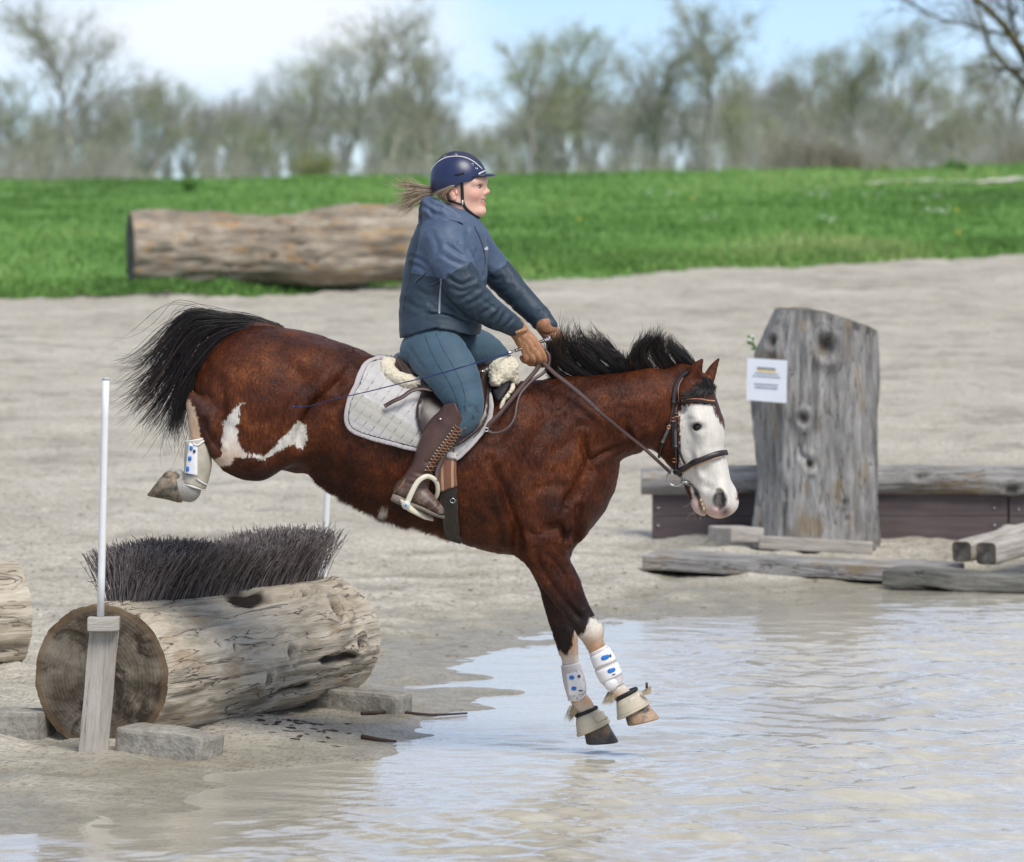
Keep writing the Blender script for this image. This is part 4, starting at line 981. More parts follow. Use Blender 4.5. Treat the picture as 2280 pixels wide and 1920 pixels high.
M_FEATH = plain('feather_hair', (0.45,0.36,0.24), 0.6)
for (u, v, w, dx, dy) in [(1362,1540,-52,-16,26),(1277,1578,40,-12,34)]:
    g = [[(u-8, v-4, w), (u-10+dx*0.5, v+dy*0.5, w-2), (u-8+dx, v+dy, w-3)], [(u+10, v, w-8), (u+dx*0.4+6, v+dy*0.5, w-10), (u+dx*0.6, v+dy*0.85, w-10)]]
    strands('fetlock_feather', g, 120, M_FEATH, horse, 0.0008, (3, 5), int(u), 0.25, 10, 5, 8, 0.8)
wk = []
rg = np.random.default_rng(5)
for i in range(46):
    q = hd(rg.uniform(262, 306), rg.uniform(-56, 20), rg.uniform(10, 30)); e = q+np.array([rg.normal(-4, 8), rg.uniform(8, 26), rg.normal(-6, 5)]); wk.append([q, (q+e)/2+rg.normal(0, 1.5, 3), e])
o = tubes('whiskers', W(np.array(wk).reshape(-1, 3)).reshape(-1, 3, 3), np.array([[0.0004, 0.0003, 0.0001]]), M_FEATH, horse); props(o, kind='stuff')
# ---------------------------------------------------------------- rider
def pc(u, v, w):
    """photo pixel at depth w to model space"""
    s = (22+w/PXM)/22; return (1140+(u-1140)*s, 430+(v-430)*s, w)
def S(nodes): return [pc(*n[:3])+tuple(n[3:]) for n in nodes]
def invW(p): return (p[0]*PXM+1140, 430+(CAM_Z-p[2])*PXM, p[1]*PXM)
YAW = math.radians(14); RO = np.array([1022., 425., 0.]); RFv = np.array([math.cos(YAW), 0, -math.sin(YAW)]); RU = np.array([0, -1., 0]); RS = np.array([-math.sin(YAW), 0, -math.cos(YAW)])
def rf(x, y, s=0.0): return RO+RFv*x+RU*y+RS*s
RAX = [RFv, RU, RS]
bf = Field((865, 340, -205), (1290, 1150, 205), 2.3)
# head
bf.ell(rf(0,18), (57,48,43), RAX, 8); bf.ell(rf(26,-10), (31,44,35), RAX, 16); bf.ell(rf(18,-32), (28,21,29), RAX, 14)
for s in (1, -1):
    bf.sweep([tuple(rf(-4,-20,33*s))+(8,8), tuple(rf(18,-38,26*s))+(8,8), tuple(rf(42,-46,11*s))+(9,9)], 12, sub=3)
    bf.ell(rf(37,-8,22*s), (16,13,14), RAX, 9); bf.ell(rf(43,-4,19*s), (8,8,8), RAX, 8)
    bf.ell(rf(60,-6,6.5*s), (5,4.2,4.5), RAX, 4)
    bf.sweep([tuple(rf(57,18,5*s))+(4,4), tuple(rf(53,20,18*s))+(4.5,4.5), tuple(rf(42,17,31*s))+(4,4)], 7, sub=3)
bf.ell(rf(51,-43), (9,9,11), RAX, 10); bf.ell(rf(32,-49), (20,8,20), RAX, 12); bf.ell(rf(46,24), (14,16,30), RAX, 12)
bf.sweep([tuple(rf(54,14))+(4,4), tuple(rf(60,6))+(4.6,4.6), tuple(rf(65.5,-1.5))+(5.6,5.6)], 5, sub=3)
bf.sweep([tuple(rf(44,-17,17))+(2.6,2.6), tuple(rf(54,-16,9))+(3.8,3.8), tuple(rf(58,-16.5,0))+(4,4), tuple(rf(54,-16,-9))+(3.8,3.8), tuple(rf(44,-17,-16))+(2.4,2.4)], 3, sub=3)
bf.sweep([tuple(rf(44,-21,17))+(2.6,2.6), tuple(rf(53,-28.5,9))+(4,4), tuple(rf(57,-29.5,0))+(4.6,4.6), tuple(rf(53,-28.5,-9))+(4,4), tuple(rf(44,-22,-15))+(2.4,2.4)], 4, sub=3)
bf.sweep([tuple(rf(42,-16.5,22))+(1.2,1.2), tuple(rf(52,-21.5,11))+(2.3,2.3), tuple(rf(58.5,-22.8,0))+(2.3,2.3), tuple(rf(52,-21.5,-11))+(2.3,2.3), tuple(rf(42,-16.5,-22))+(1.2,1.2)], 1.5, sub=3, mode='sub')
for s in (1, -1):
    bf.ell(rf(52.5,10,19*s), (6.5,4.6,8.5), RAX, 4, 'sub')
    bf.ell(rf(62,-9,4.5*s), (2.6,1.6,2.2), RAX, 1.5, 'sub')
    bf.sweep([tuple(rf(52,-8,13*s))+(1.8,1.8), tuple(rf(47,-14,20*s))+(2.2,2.2), tuple(rf(41,-24,24*s))+(1.8,1.8)], 5, sub=3, mode='sub')     # smile line
# neck, trunk, limbs (mostly inside the clothes)
bf.sweep([tuple(rf(6,-22))+(34,33), (1022,478,0,33,33), (1008,520,0,36,44)], 14, sub=3)
bf.sweep([(1004,515,0,50,66),(992,580,0,66,76),(984,640,0,66,74),(974,690,0,50,60),(960,735,0,34,50)], 20, sub=3)
for nodes in ([(985,530,-70,30,28),(1005,590,-100,28,26),(1040,652,-108,24,22),(1090,692,-90,20,18),(1148,730,-62,14,14),(1172,758,-58,15,10),(1188,778,-56,12,9)],
              [(1030,532,72,30,28),(1085,580,100,26,24),(1122,622,104,24,22),(1165,670,86,20,18),(1220,732,62,14,14),(1240,760,57,15,10),(1252,775,55,12,9)],
              [(950,795,-50,32,34),(990,825,-112,32,30),(1036,895,-148,26,25),(990,965,-168,26,26),(940,1050,-176,18,18),(900,1088,-176,14,14),(960,1120,-184,12,14)],
              [(970,795,50,32,34),(1052,800,106,30,30),(1114,880,150,26,25),(1085,945,164,22,22),(1010,1030,176,18,18),(970,1068,176,14,14),(1030,1100,184,12,14)]):
    bf.sweep(S(nodes) if nodes[0][2] < 0 else nodes, 12, sub=2)
def skin_attrs(P):
    d = lambda q, r: np.clip(1-np.sqrt(((P-q)**2).sum(1))/r, 0, 1)
    flush = 1.1*d(rf(42,-10,26), 24)+0.8*d(rf(66,-3,0), 12)+0.5*d(rf(54,-44,0), 16)+0.6*d(rf(-2,-4,48), 20)
    lip = np.zeros(len(P))
    for a in np.linspace(-15, 15, 13):
        x = 56-0.05*a*a
        lip = np.maximum(lip, np.maximum(d(rf(x+2,-16.5+0.004*a*a,a), 5.0), d(rf(x+2.5,-29+0.03*a*a,a), 6.0)))
    q = np.stack([(P-RO)@RFv, (P-RO)@RU, (P-RO)@RS], 1)
    brow = np.zeros(len(P))
    for s in (1, -1):
        for a in np.linspace(0, 1, 8): brow = np.maximum(brow, d(rf(57-13*a*a, 19+2.5*math.sin(a*2.6), s*(8+22*a)), 4.2))
    return {'flush': np.clip(flush, 0, 1), 'lip': np.clip(lip*2.2, 0, 1), 'brow': np.clip(brow*2.4, 0, 1)}
m = Mt('skin'); p = m.obj; n = m.noise(p, 60, 3); n2 = m.noise(p, 14, 3)
c = m.mix(m.math('MULTIPLY', m.attr('flush'), 0.7), m.ramp(n2, [(0.3, (0.66,0.39,0.29)), (0.7, (0.75,0.47,0.36))]), (0.72,0.30,0.22))
c = m.mix(m.attr('lip'), c, (0.50,0.17,0.14)); c = m.mix(m.math('MULTIPLY', m.attr('brow'), 0.38), c, (0.20,0.11,0.06))
M_SKIN = m.bsdf(c, 0.45, m.bump(n, 0.12, 0.002), 0.4, **{'Subsurface Weight': 0.12, 'Subsurface Radius': (0.01,0.004,0.002), 'Subsurface Scale': 0.6})
person = empty('person', tuple(W((1000, 860, 0))[0]), 'rider in a slate jacket, blue breeches and navy helmet on the horse', 'person')
pb, PP, PQ = sculpt('body', bf, M_SKIN, person, skin_attrs, 1)
PX_ = W(PP); PBVH = BVHTree.FromPolygons([Vector(x) for x in PX_], [list(map(int, q)) for q in PQ])
for s in (1, -1):
    q_ = rf(-3,-4,44*s); ef = Field(q_-np.array([24,26,18]), q_+np.array([24,26,18]), 0.9)
    ef.ell(rf(-3,-3,43*s), (10.5,14,7), RAX, 0); ef.ell(rf(-0.5,-1,50.5*s), (7,9.5,5.5), RAX, 2, 'sub'); ef.ell(rf(0,-17,43.5*s), (6,6,5), RAX, 4); ef.ell(rf(6,-5,45*s), (3,4.5,4.5), RAX, 2)
    ef.sweep([tuple(rf(1,-10,47*s))+(1.8,1.8), tuple(rf(-5,-3,48*s))+(1.8,1.8), tuple(rf(-2,5,47.5*s))+(1.6,1.6)], 1.5, sub=3)
    sculpt('ear', ef, M_SKIN, person, skin_attrs, 1)
M_WHITE_EYE = plain('eye_white', (0.72,0.70,0.68), 0.2, 0.5, 0.03); M_IRIS = plain('iris', (0.05,0.045,0.035), 0.1, 0.6)
M_LASH = plain('lash', (0.05,0.03,0.02), 0.6)
for s in (1, -1):
    ball('eyeball', rf(45.2,10,18.5*s), 7.6, M_WHITE_EYE, person, n=14); ball('iris', rf(50.4,10.2,18.0*s), 3.7, M_IRIS, person, n=12)
    for (y0, bow, rr) in ((12.4, 1.8, 0.0021), (7.2, -0.8, 0.0009)):
        rod('eyelid', [W(rf(53.4-0.055*t*t, y0+bow*(1-(t/8)**2)-(1.2 if t > 4 else 0), s*(18.5+t)))[0] for t in (-8, -4, 0, 4, 8)], rr, M_LASH, person, 6, 3)
M_TOOTH = plain('rider_teeth', (0.82,0.80,0.74), 0.2, 0.5, 0.03)
for i, a in enumerate(np.linspace(-11, 13, 7)): ball('tooth', rf(55.6-0.05*a*a, -21.2, a), (2.2,2.6,2.1), M_TOOTH, person, RAX, 10)
# hair
m = Mt('blonde_hair'); M_BLOND = m.bsdf(m.ramp(m.attr('tone'), [(0.0, (0.16,0.105,0.065)), (0.5, (0.36,0.27,0.18)), (1.0, (0.60,0.50,0.38))]), 0.42, None, 0.4)
bl = lambda rg, n, K: rg.random((n, 1))
hair_g = [[(966,416,-4),(940,412,-4),(915,404,-6),(897,394,-8),(886,386,-8)], [(966,422,-4),(936,420,-4),(908,418,-6),(892,412,-8),(876,404,-8)], [(966,428,-4),(938,428,-6),(914,436,-8),(896,446,-8),(882,452,-8)],
          [(967,432,-4),(944,436,-6),(922,452,-8),(902,468,-8),(884,480,-8)], [(967,434,-4),(948,442,-6),(928,460,-8),(905,478,-8),(876,496,-8)]]
strands('ponytail', hair_g, 480, M_BLOND, person, 0.00055, (2.5, 13), 3, 0.35, 18, 7, 16, 7, bl, 0.12)
side_g = [[(1024,410,-47),(1005,414,-52),(988,422,-50),(972,430,-42),(964,432,-30)], [(1022,413,-47),(1004,420,-51),(990,432,-49),(984,442,-44),(976,440,-38)], [(1008,413,-48),(996,422,-52),(991,434,-50),(993,446,-46),(1000,452,-44)]]
strands('side_hair', side_g, 300, M_BLOND, person, 0.0008, (1.5, 4), 4, 0.12, 16, 2.5, 12, 1.0, lambda rg, n, K: rg.random((n, 1))*0.7)
# helmet --------------------------------------------------------------
hl = Field((945, 330, -70), (1120, 450, 70), 1.7)
hl.ell((1021,402,0), (64,65,53), None, 0)
sh = hl.F.copy(); U_, V_ = hl.ax[0][:, None, None], hl.ax[1][None, :, None]
L1 = (V_-407)+(U_-1034)*0.245; L2 = (V_-409)+(U_-1026)*0.70; L3 = (V_-431)-(U_-970)*0.55
cut_ = np.maximum(np.minimum(L1, L2), L3)*0.85
hl.F = np.maximum(sh, cut_+np.zeros_like(sh)).astype(np.float32)
hl.sweep([(1016,341,-1,4.5,15),(994,346,-1,4,16),(974,361,-1,3,14)], 4, sub=3)
def helmet_attrs(P):
    q = [(961,378),(964,373),(976,360),(993,351),(1015,347.5),(1035,350),(1053,358.5),(1066,369),(1075,379),(1080,384)]
    d = polysd(q+[(1110,384),(1110,320),(930,320),(930,378)], P[:,0], P[:,1]); return {'panel': d}
m = Mt('helmet_shell'); pn = m.math('SUBTRACT', 1.0, m.step(m.attr('panel'), -1, 1))
M_HELM = m.bsdf(m.mix(pn, (0.012,0.021,0.072), (0.016,0.022,0.05)), m.math('ADD', 0.34, m.math('MULTIPLY', pn, 0.2)), m.bump(m.noise(m.obj, 300, 2), m.math('MULTIPLY', pn, 0.5), 0.002), 0.55)
helmet = empty('helmet', tuple(W((1020,435,0))[0])); helmet.parent = person; helmet.location = Vector(W((1020,435,0))[0])-person.location
class _P: pass
def kid(parent, wloc):
    """stand-in with the world location, so that link() offsets right under a child Empty"""
    return parent
def wlink(o, parent, base):
    o.parent = parent; o.location = -Vector(base); return o
HB = tuple(W((1020,435,0))[0])
def hpart(o): return wlink(o, helmet, HB)
o, LP_, LQ_ = sculpt('shell', hl, M_HELM, None, helmet_attrs, 1); hpart(o)
LBVH = BVHTree.FromPolygons([Vector(x) for x in W(LP_)], [list(map(int, q)) for q in LQ_])
M_PIPE = plain('silver_piping', (0.72,0.70,0.68), 0.3, 0.5, 0.05); M_BLACK = plain('black_webbing', (0.012,0.012,0.014), 0.6, 0.4); M_METAL = plain('bright_metal', (0.62,0.62,0.63), 0.22, 0.5, 0.1, Metallic=1.0)
hpart(rod('piping', [cast(u, v, LBVH, 0.001)[0] for u, v in [(961,380),(964.5,373),(976,360.5),(993,351.5),(1015,348.5),(1035,351),(1053,359.5),(1066,370),(1073,377)]], 0.0022, M_PIPE, None, 6, 4))
vz = Field((1030, 375, -60), (1110, 405, 60), 1.6)
vz.ell((1066,393,0), (39,7,50), [(0.995,-0.09,0),(0.09,0.995,0),(0,0,1)], 0)
vz.ell((1060,399,0), (38,6.5,49), [(0.995,-0.09,0),(0.09,0.995,0),(0,0,1)], 1, 'sub')
o, _, _ = sculpt('peak', vz, plain('peak_navy', (0.014,0.02,0.045), 0.25, 0.5, 0.1), None, None, 1); hpart(o)
for (u, v) in [(1016,343.5),(992,348),(1064,352),(1076,364)]:
    c_, n_ = cast(u, v+1, LBVH, 0.0012); t1 = n_.cross(Vector((0,0,1))).normalized(); t2 = n_.cross(t1)
    hpart(rod('vent_ring', [c_+(t1*math.cos(a)+t2*math.sin(a))*0.005 for a in np.linspace(0, 6.28, 9)], 0.0012, M_METAL, None, 5, 2))
hpart(rod('peak_clip', [cast(u, v, LBVH, 0.002)[0] for u, v in [(1014,390),(1022,388),(1033,385.5)]], 0.004, M_BLACK, None, 6, 2))
for u, v in ((1017,389.5),(1031,386)): c_, _ = cast(u, v, LBVH, 0.006); hpart(rod('screw', [c_-Vector((0,0.002,0)), c_+Vector((0,-0.002,0))], 0.003, M_METAL, None, 8))
hpart(rod('badge', [cast(u, v, LBVH, 0.002)[0] for u, v in [(1079,381),(1083,382),(1087,384)]], 0.003, M_PIPE, None, 6, 2))
def strap(name, px, width, bvh, material, parent=None, off=0.002, thick=0.002, sub=4, flat=None, smoothing=0):
    """flat band laid on a surface along photo pixels; width in photo pixels"""
    C = crom(np.array(px, float), sub) if len(px) > 2 else crom(np.array(px, float), 6)
    hits = [cast(u, v, bvh, off) for u, v in C]; P = np.array([h[0] for h in hits]); N = np.array([h[1] for h in hits])
    for _ in range(1+smoothing):
        N[1:-1] = (N[:-2]+2*N[1:-1]+N[2:])/4; P[1:-1] = (P[:-2]+2*P[1:-1]+P[2:])/4
    return band(name, P, N, width/PXM, material, parent, thick)
def band(name, P, N, width, material, parent=None, thick=0.002):
    P = np.asarray(P, float); N = np.asarray(N, float); N /= np.maximum(np.linalg.norm(N, axis=1), 1e-9)[:, None]
    t = np.gradient(P, axis=0); t /= np.maximum(np.linalg.norm(t, axis=1), 1e-9)[:, None]; s = np.cross(t, N); s /= np.maximum(np.linalg.norm(s, axis=1), 1e-9)[:, None]
    wd = np.broadcast_to(np.asarray(width, float), (len(P),))[:, None]/2; n = len(P); V, F = [], []
    for (a, b) in ((-1, 0.0), (-0.82, 1.0), (0.82, 1.0), (1, 0.0), (0.9, -0.6), (-0.9, -0.6)): V.append(P+s*wd*a+N*thick*b)
    V = np.stack(V, 1).reshape(-1, 3)
    for i in range(n-1):
        for j in range(6): F.append([i*6+j, i*6+(j+1) % 6, (i+1)*6+(j+1) % 6, (i+1)*6+j])
    F.append([0,1,2,3,4,5]); F.append([n*6-6+j for j in range(6)][::-1])
    return mesh(name, V, F, material, parent)
hpart(strap('chin_strap', [(1028,408),(1029,420),(1030,438),(1031,452),(1037,464),(1048,474),(1058,481),(1066,484)], 7, PBVH, M_BLACK, None, 0.002, 0.003))
hpart(strap('rear_strap', [(984,438),(996,445),(1010,450),(1028,456)], 5, PBVH, M_BLACK, None, 0.003, 0.002))
c_, n_ = cast(1030, 452, PBVH, 0.006); hpart(rod('strap_slider', [c_+Vector((0,0,0.011)), c_-Vector((0,0,0.008))], 0.003, M_PIPE, None, 6))
hpart(rod('strap_end', [invP for invP in [Vector(W((1060,484,-18))[0]), Vector(W((1063,496,-24))[0]), Vector(W((1068,507,-30))[0])]], 0.0045, M_BLACK, None, 6, 3))
# jacket ------------------------------------------------------------------
jf = Field((862, 425, -165), (1250, 775, 150), 2.2)
jf.sweep([sec((948,488),(1056,512),0,46), sec((926,520),(1078,535),0,84), sec((907,565),(1086,582),0,92), sec((896,620),(1084,640),0,96), sec((890,680),(1076,700),0,102), sec((889,730),(1070,728),0,120), sec((890,765),(1066,752),0,130)], 12, p=2.3, sub=4)
AN = [(986,530,-80,46,38),(1002,575,-102,45,36),(1024,620,-112,43,35),(1045,656,-110,40,34),(1088,692,-92,33,29),(1126,716,-74,26,24),(1148,729,-62,22,21)]
AF = [(1042,528,80,44,38),(1082,578,104,37,34),(1116,618,108,35,32),(1158,664,90,30,27),(1198,704,72,27,24),(1219,730,62,23,21)]
jf.sweep(S(AN), 16, sub=4); jf.sweep(AF, 16, sub=4)
jf.ell((960,466,0), (25,27,54), None, 14); jf.ell((950,478,0), (16,22,44), None, 12)
for s in (-1, 1):
    jf.sweep([(954,452,14*s,13,13),(972,460,43*s,14,13),(998,477,53*s,14,12),(1027,499,47*s,13,12),(1054,513,28*s,10,12),(1069,519,4*s,9,12)], 9, sub=4)
jf.sweep([(1014,440,0,36,42),(1027,480,0,36,40),(1032,502,0,29,32)], 5, b=(0,0,1), sub=3, mode='sub')               # neck opening
hx = jf.ax[0][:, None, None]; hy = jf.ax[1][None, :, None]
hem = np.interp(jf.ax[0], [870,891,925,970,1010,1050,1062,1080,1100,1300], [756,754,740,727,734,746,744,738,800,800]).astype(np.float32)[:, None, None]
jf.F = np.maximum(jf.F, np.where(hx < 1085, (hy-hem)*0.9, -60)+np.zeros_like(jf.F)).astype(np.float32)
jf.half(pc(1150,731,-62), (0.86, 0.5, 0.1), 3) if False else None
def fold(pts, r=3.0, k=9, mode='sub'): jf.sweep(S([(u, v, w, r, r) for u, v, w in pts]), k, sub=3, mode=mode)
AW = lambda u, v: None
# waist hem channel and cuff seams
hemline = [(880,704,-70),(905,702,-98),(940,699,-106),(980,700,-107),(1020,708,-103),(1050,716,-90),(1066,716,-60)]
fold(hemline, 3.0, 6); fold([(934,484,-30),(948,486,-58),(972,484,-78),(1000,490,-80),(1024,502,-72),(1044,516,-56)], 4.5, 6)
FOLDS = [  # crease lines: points, depth, half width, near side (-1) arm / (0) trunk / (1) far arm
 ([(1021,544),(1034,556),(1046,574)],3.0,4,-1),([(996,546),(1016,560),(1036,574)],2.6,4,-1),([(986,568),(1004,580),(1030,590)],2.2,4,-1),([(1036,524),(1040,545),(1040,562)],2.4,4,-1),([(962,520),(972,540),(976,566)],2.0,5,-1),
 ([(999,617),(1012,628),(1030,634),(1053,624)],3.6,4,-1),([(1008,640),(1028,648),(1054,640)],2.8,4,-1),([(1021,666),(1038,660),(1062,644)],3.2,4,-1),([(1040,676),(1056,672),(1080,656)],2.4,4,-1),([(1066,706),(1076,696),(1096,686)],3.2,4,-1),([(1087,719),(1098,708),(1108,692)],3.0,4,-1),([(1104,724),(1116,712),(1124,698)],2.4,3.5,-1),([(1124,728),(1134,718),(1142,708)],2.4,3,-1),([(1046,600),(1056,612),(1068,618)],2.4,4,-1),([(1075,668),(1092,680),(1100,684)],2.2,4,-1),
 ([(959,680),(974,690),(992,695)],2.4,4,0),([(919,572),(936,578),(953,590)],2.8,4,0),([(920,588),(938,596),(950,606)],2.4,4,0),([(930,646),(952,656),(976,656)],2.0,5,0),([(1004,660),(1012,680),(1030,700)],2.8,5,0),([(905,668),(925,684),(950,690)],2.0,5,0),([(1036,504),(1044,521),(1050,545)],2.0,4,0),([(1056,520),(1062,545),(1060,570)],1.8,4,0),
 ([(941,460),(952,464),(962,474)],3.0,4,0),([(953,446),(962,456),(978,462)],2.6,4,0),([(975,458),(995,468),(1018,486)],2.0,4,0),
 ([(1126,600),(1132,610),(1134,620)],2.4,4,1),([(1134,686),(1146,668),(1162,650)],2.6,4,1),([(1180,724),(1188,710),(1198,696)],3.2,4,1),([(1194,722),(1206,706),(1212,694)],2.6,4,1),([(1086,612),(1100,622),(1116,620)],2.6,4,1),([(1098,650),(1120,650),(1140,640)],2.2,4,1),([(1196,700),(1206,690),(1216,692)],2.0,3,1)]
fold([(1048,669,-148),(1062,690,-132),(1064,712,-116)], 1.6, 4)
def JD(P):
    sc_ = (22+P[:,2]/PXM)/22; U = 1140+(P[:,0]-1140)/sc_; V = 430+(P[:,1]-430)/sc_
    r = 1.6*fbm(P[:,0]/52+P[:,1]/70, P[:,1]/30-P[:,0]/44, P[:,2]/60, 2, 81)
    for pts, dp, hw_, side in FOLDS:
        c_ = crom(np.array(pts, float), 4); k = (np.abs(U-c_[:,0].mean()) < 60) & (np.abs(V-c_[:,1].mean()) < 60)
        k &= (P[:,2] < -72) if side < 0 else ((P[:,2] > 20) if side > 0 else ((P[:,2] < 10) & (P[:,2] > -125)))
        if not k.any(): continue
        d = linesd(c_, U[k], V[k]); e = np.minimum(np.hypot(U[k]-c_[0,0], V[k]-c_[0,1]), np.hypot(U[k]-c_[-1,0], V[k]-c_[-1,1])); tp = np.clip(0.25+e/10, 0, 1)
        r[k] += tp*dp*(0.45 if side > 0 else 0.8)*(-1.25*np.exp(-(d/hw_)**1.5)+0.75*np.exp(-((d-hw_*2.3)/(hw_*1.3))**2))
    return r
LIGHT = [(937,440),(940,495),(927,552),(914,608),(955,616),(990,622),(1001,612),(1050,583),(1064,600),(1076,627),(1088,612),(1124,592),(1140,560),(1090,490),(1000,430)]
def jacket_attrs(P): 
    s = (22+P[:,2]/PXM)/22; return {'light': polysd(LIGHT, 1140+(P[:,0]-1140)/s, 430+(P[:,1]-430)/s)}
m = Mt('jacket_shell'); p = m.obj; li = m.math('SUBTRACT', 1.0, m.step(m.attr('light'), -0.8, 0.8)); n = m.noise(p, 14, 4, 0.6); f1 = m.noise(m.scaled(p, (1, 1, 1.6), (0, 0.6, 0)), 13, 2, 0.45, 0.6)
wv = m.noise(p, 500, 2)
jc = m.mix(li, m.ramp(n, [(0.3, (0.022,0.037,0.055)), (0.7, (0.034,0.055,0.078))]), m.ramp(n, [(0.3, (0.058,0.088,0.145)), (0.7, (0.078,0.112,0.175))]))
M_JACK = m.bsdf(jc, 0.55, m.bump(wv, 0.2, 0.0006, m.bump(f1, 0.22, 0.010)), 0.35)
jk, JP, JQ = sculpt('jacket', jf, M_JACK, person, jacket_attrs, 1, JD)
JBVH = BVHTree.FromPolygons([Vector(x) for x in W(JP)], [list(map(int, q)) for q in JQ])
M_ZIP = plain('zip_grey', (0.33,0.35,0.40), 0.35, 0.5, 0.1)
JL = Vector(W((1000, 860, 0))[0])
def jpart(o): o.parent = jk; o.location = (0, 0, 0); return o
jpart(strap('pocket_zip', [(983,622),(981,645),(979,670),(978,697)], 4.5, JBVH, M_ZIP, None, 0.001, 0.0015))
jpart(strap('zip_pull', [(981,624),(970,630),(958,636)], 3.5, JBVH, plain('cord', (0.05,0.065,0.08), 0.6), None, 0.003, 0.002))
jpart(strap('zip_pull', [(947,609),(936,618),(925,629)], 3.5, JBVH, bpy.data.materials['cord'], None, 0.003, 0.002))
jpart(strap('front_zip', [(1056,505),(1068,530),(1078,560),(1080,590),(1074,612)], 3.0, JBVH, plain('zip_dark', (0.03,0.035,0.045), 0.4), None, 0.001, 0.0015))
jpart(strap('seam', [(990,622),(1001,612),(1026,598),(1050,583)], 1.6, JBVH, bpy.data.materials['zip_dark'], None, 0.0005, 0.001))
jpart(strap('seam', [(914,609),(950,616),(990,622)], 1.6, JBVH, bpy.data.materials['zip_dark'], None, 0.0005, 0.001))
jpart(strap('seam', [(940,495),(928,550),(915,608),(902,660),(897,698)], 1.6, JBVH, bpy.data.materials['zip_dark'], None, 0.0005, 0.001))
M_LOGO = plain('white_print', (0.78,0.78,0.78), 0.5, 0.4, 0.02)
for r_ in (3.0, 5.5, 8.0):
    jpart(strap('logo_arc', [(1087-r_*math.cos(a), 558-r_*math.sin(a)*1.0) for a in np.linspace(0.15, 1.45, 5)], 1.6, JBVH, M_LOGO, None, 0.0012, 0.0008))
jpart(strap('logo_text', [(1078,553),(1080,557)], 2.4, JBVH, M_LOGO, None, 0.0012, 0.0008))
jpart(strap('back_logo', [(929,501),(932,497)], 4, JBVH, M_LOGO, None, 0.001, 0.0008))
# breeches --------------------------------------------------------------
qf = Field((880, 690, -215), (1180, 965, 205), 2.3)
TN = [(936,782,-56,46,46),(958,782,-86,62,44),(988,804,-110,62,46),(1017,852,-134,54,44),(1037,895,-150,40,38),(1040,925,-158,31,33),(1022,945,-162,29,30)]
TF = [(985,772,52,46,50),(1052,785,104,54,46),(1096,820,134,48,44),(1118,870,150,40,38),(1112,910,158,32,33),(1090,940,162,29,30)]
qf.sweep(S(TN), 14, sub=4); qf.sweep(TF, 14, sub=4); qf.ell((962,762,0), (62,54,84), None, 18)
def bfold(pts, r=2.4, k=8): qf.sweep(S([(u, v, w, r, r) for u, v, w in pts]), k, sub=3, mode='sub')
for a in [[(1046,742,-70),(1042,764,-100),(1048,790,-128)], [(962,860,-168),(985,874,-180),(1008,882,-188)], [(968,872,-172),(990,888,-184),(1012,894,-190)], [(1010,905,-192),(1030,912,-196),(1050,905,-190)], [(905,770,-96),(925,800,-124),(945,826,-146)]]: bfold(a)
QD = lambda P: 0.7*fbm(P[:,0]/30, P[:,1]/22, P[:,2]/30, 3, 91)
m = Mt('breeches_cloth'); p = m.obj; n = m.noise(p, 10, 4); sp = m.ramp(m.noise(p, 55, 3, 0.6), [(0.70, 0.0), (0.735, 1.0)])
zz = m.xyz(m.pos)[2]; low = m.math('SUBTRACT', 1.0, m.step(m.math('ADD', zz, m.math('MULTIPLY', m.noise(p, 30, 3), 0.10)), 1.39, 1.46)); sp2 = m.ramp(m.noise(p, 42, 4, 0.65), [(0.56, 0.0), (0.60, 1.0)])
spl = m.math('MULTIPLY', m.math('MAXIMUM', sp, m.math('MULTIPLY', low, sp2)), 0.8)
M_BREECH = m.bsdf(m.mix(spl, m.ramp(n, [(0.3, (0.040,0.082,0.115)), (0.7, (0.058,0.108,0.148))]), (0.02,0.035,0.05)), 0.65, m.bump(m.noise(p, 420, 2), 0.3, 0.0008), 0.3, **{'Sheen Weight': 0.15})
br, QP, QQ = sculpt('breeches', qf, M_BREECH, person, None, 1, QD)
QBVH = BVHTree.FromPolygons([Vector(x) for x in W(QP)], [list(map(int, q)) for q in QQ])
def qpart(o): o.parent = br; o.location = (0, 0, 0); return o
M_SEAM = plain('breeches_seam', (0.032,0.062,0.085), 0.6)
qpart(strap('seam', [(940,728),(955,770),(976,812),(1000,850),(1014,880),(1022,910)], 2.0, QBVH, M_SEAM, None, 0.0004, 0.0012)); qpart(strap('seam', [(964,724),(980,765),(1003,805),(1024,845),(1036,885),(1034,925)], 2.0, QBVH, M_SEAM, None, 0.0004, 0.0012))
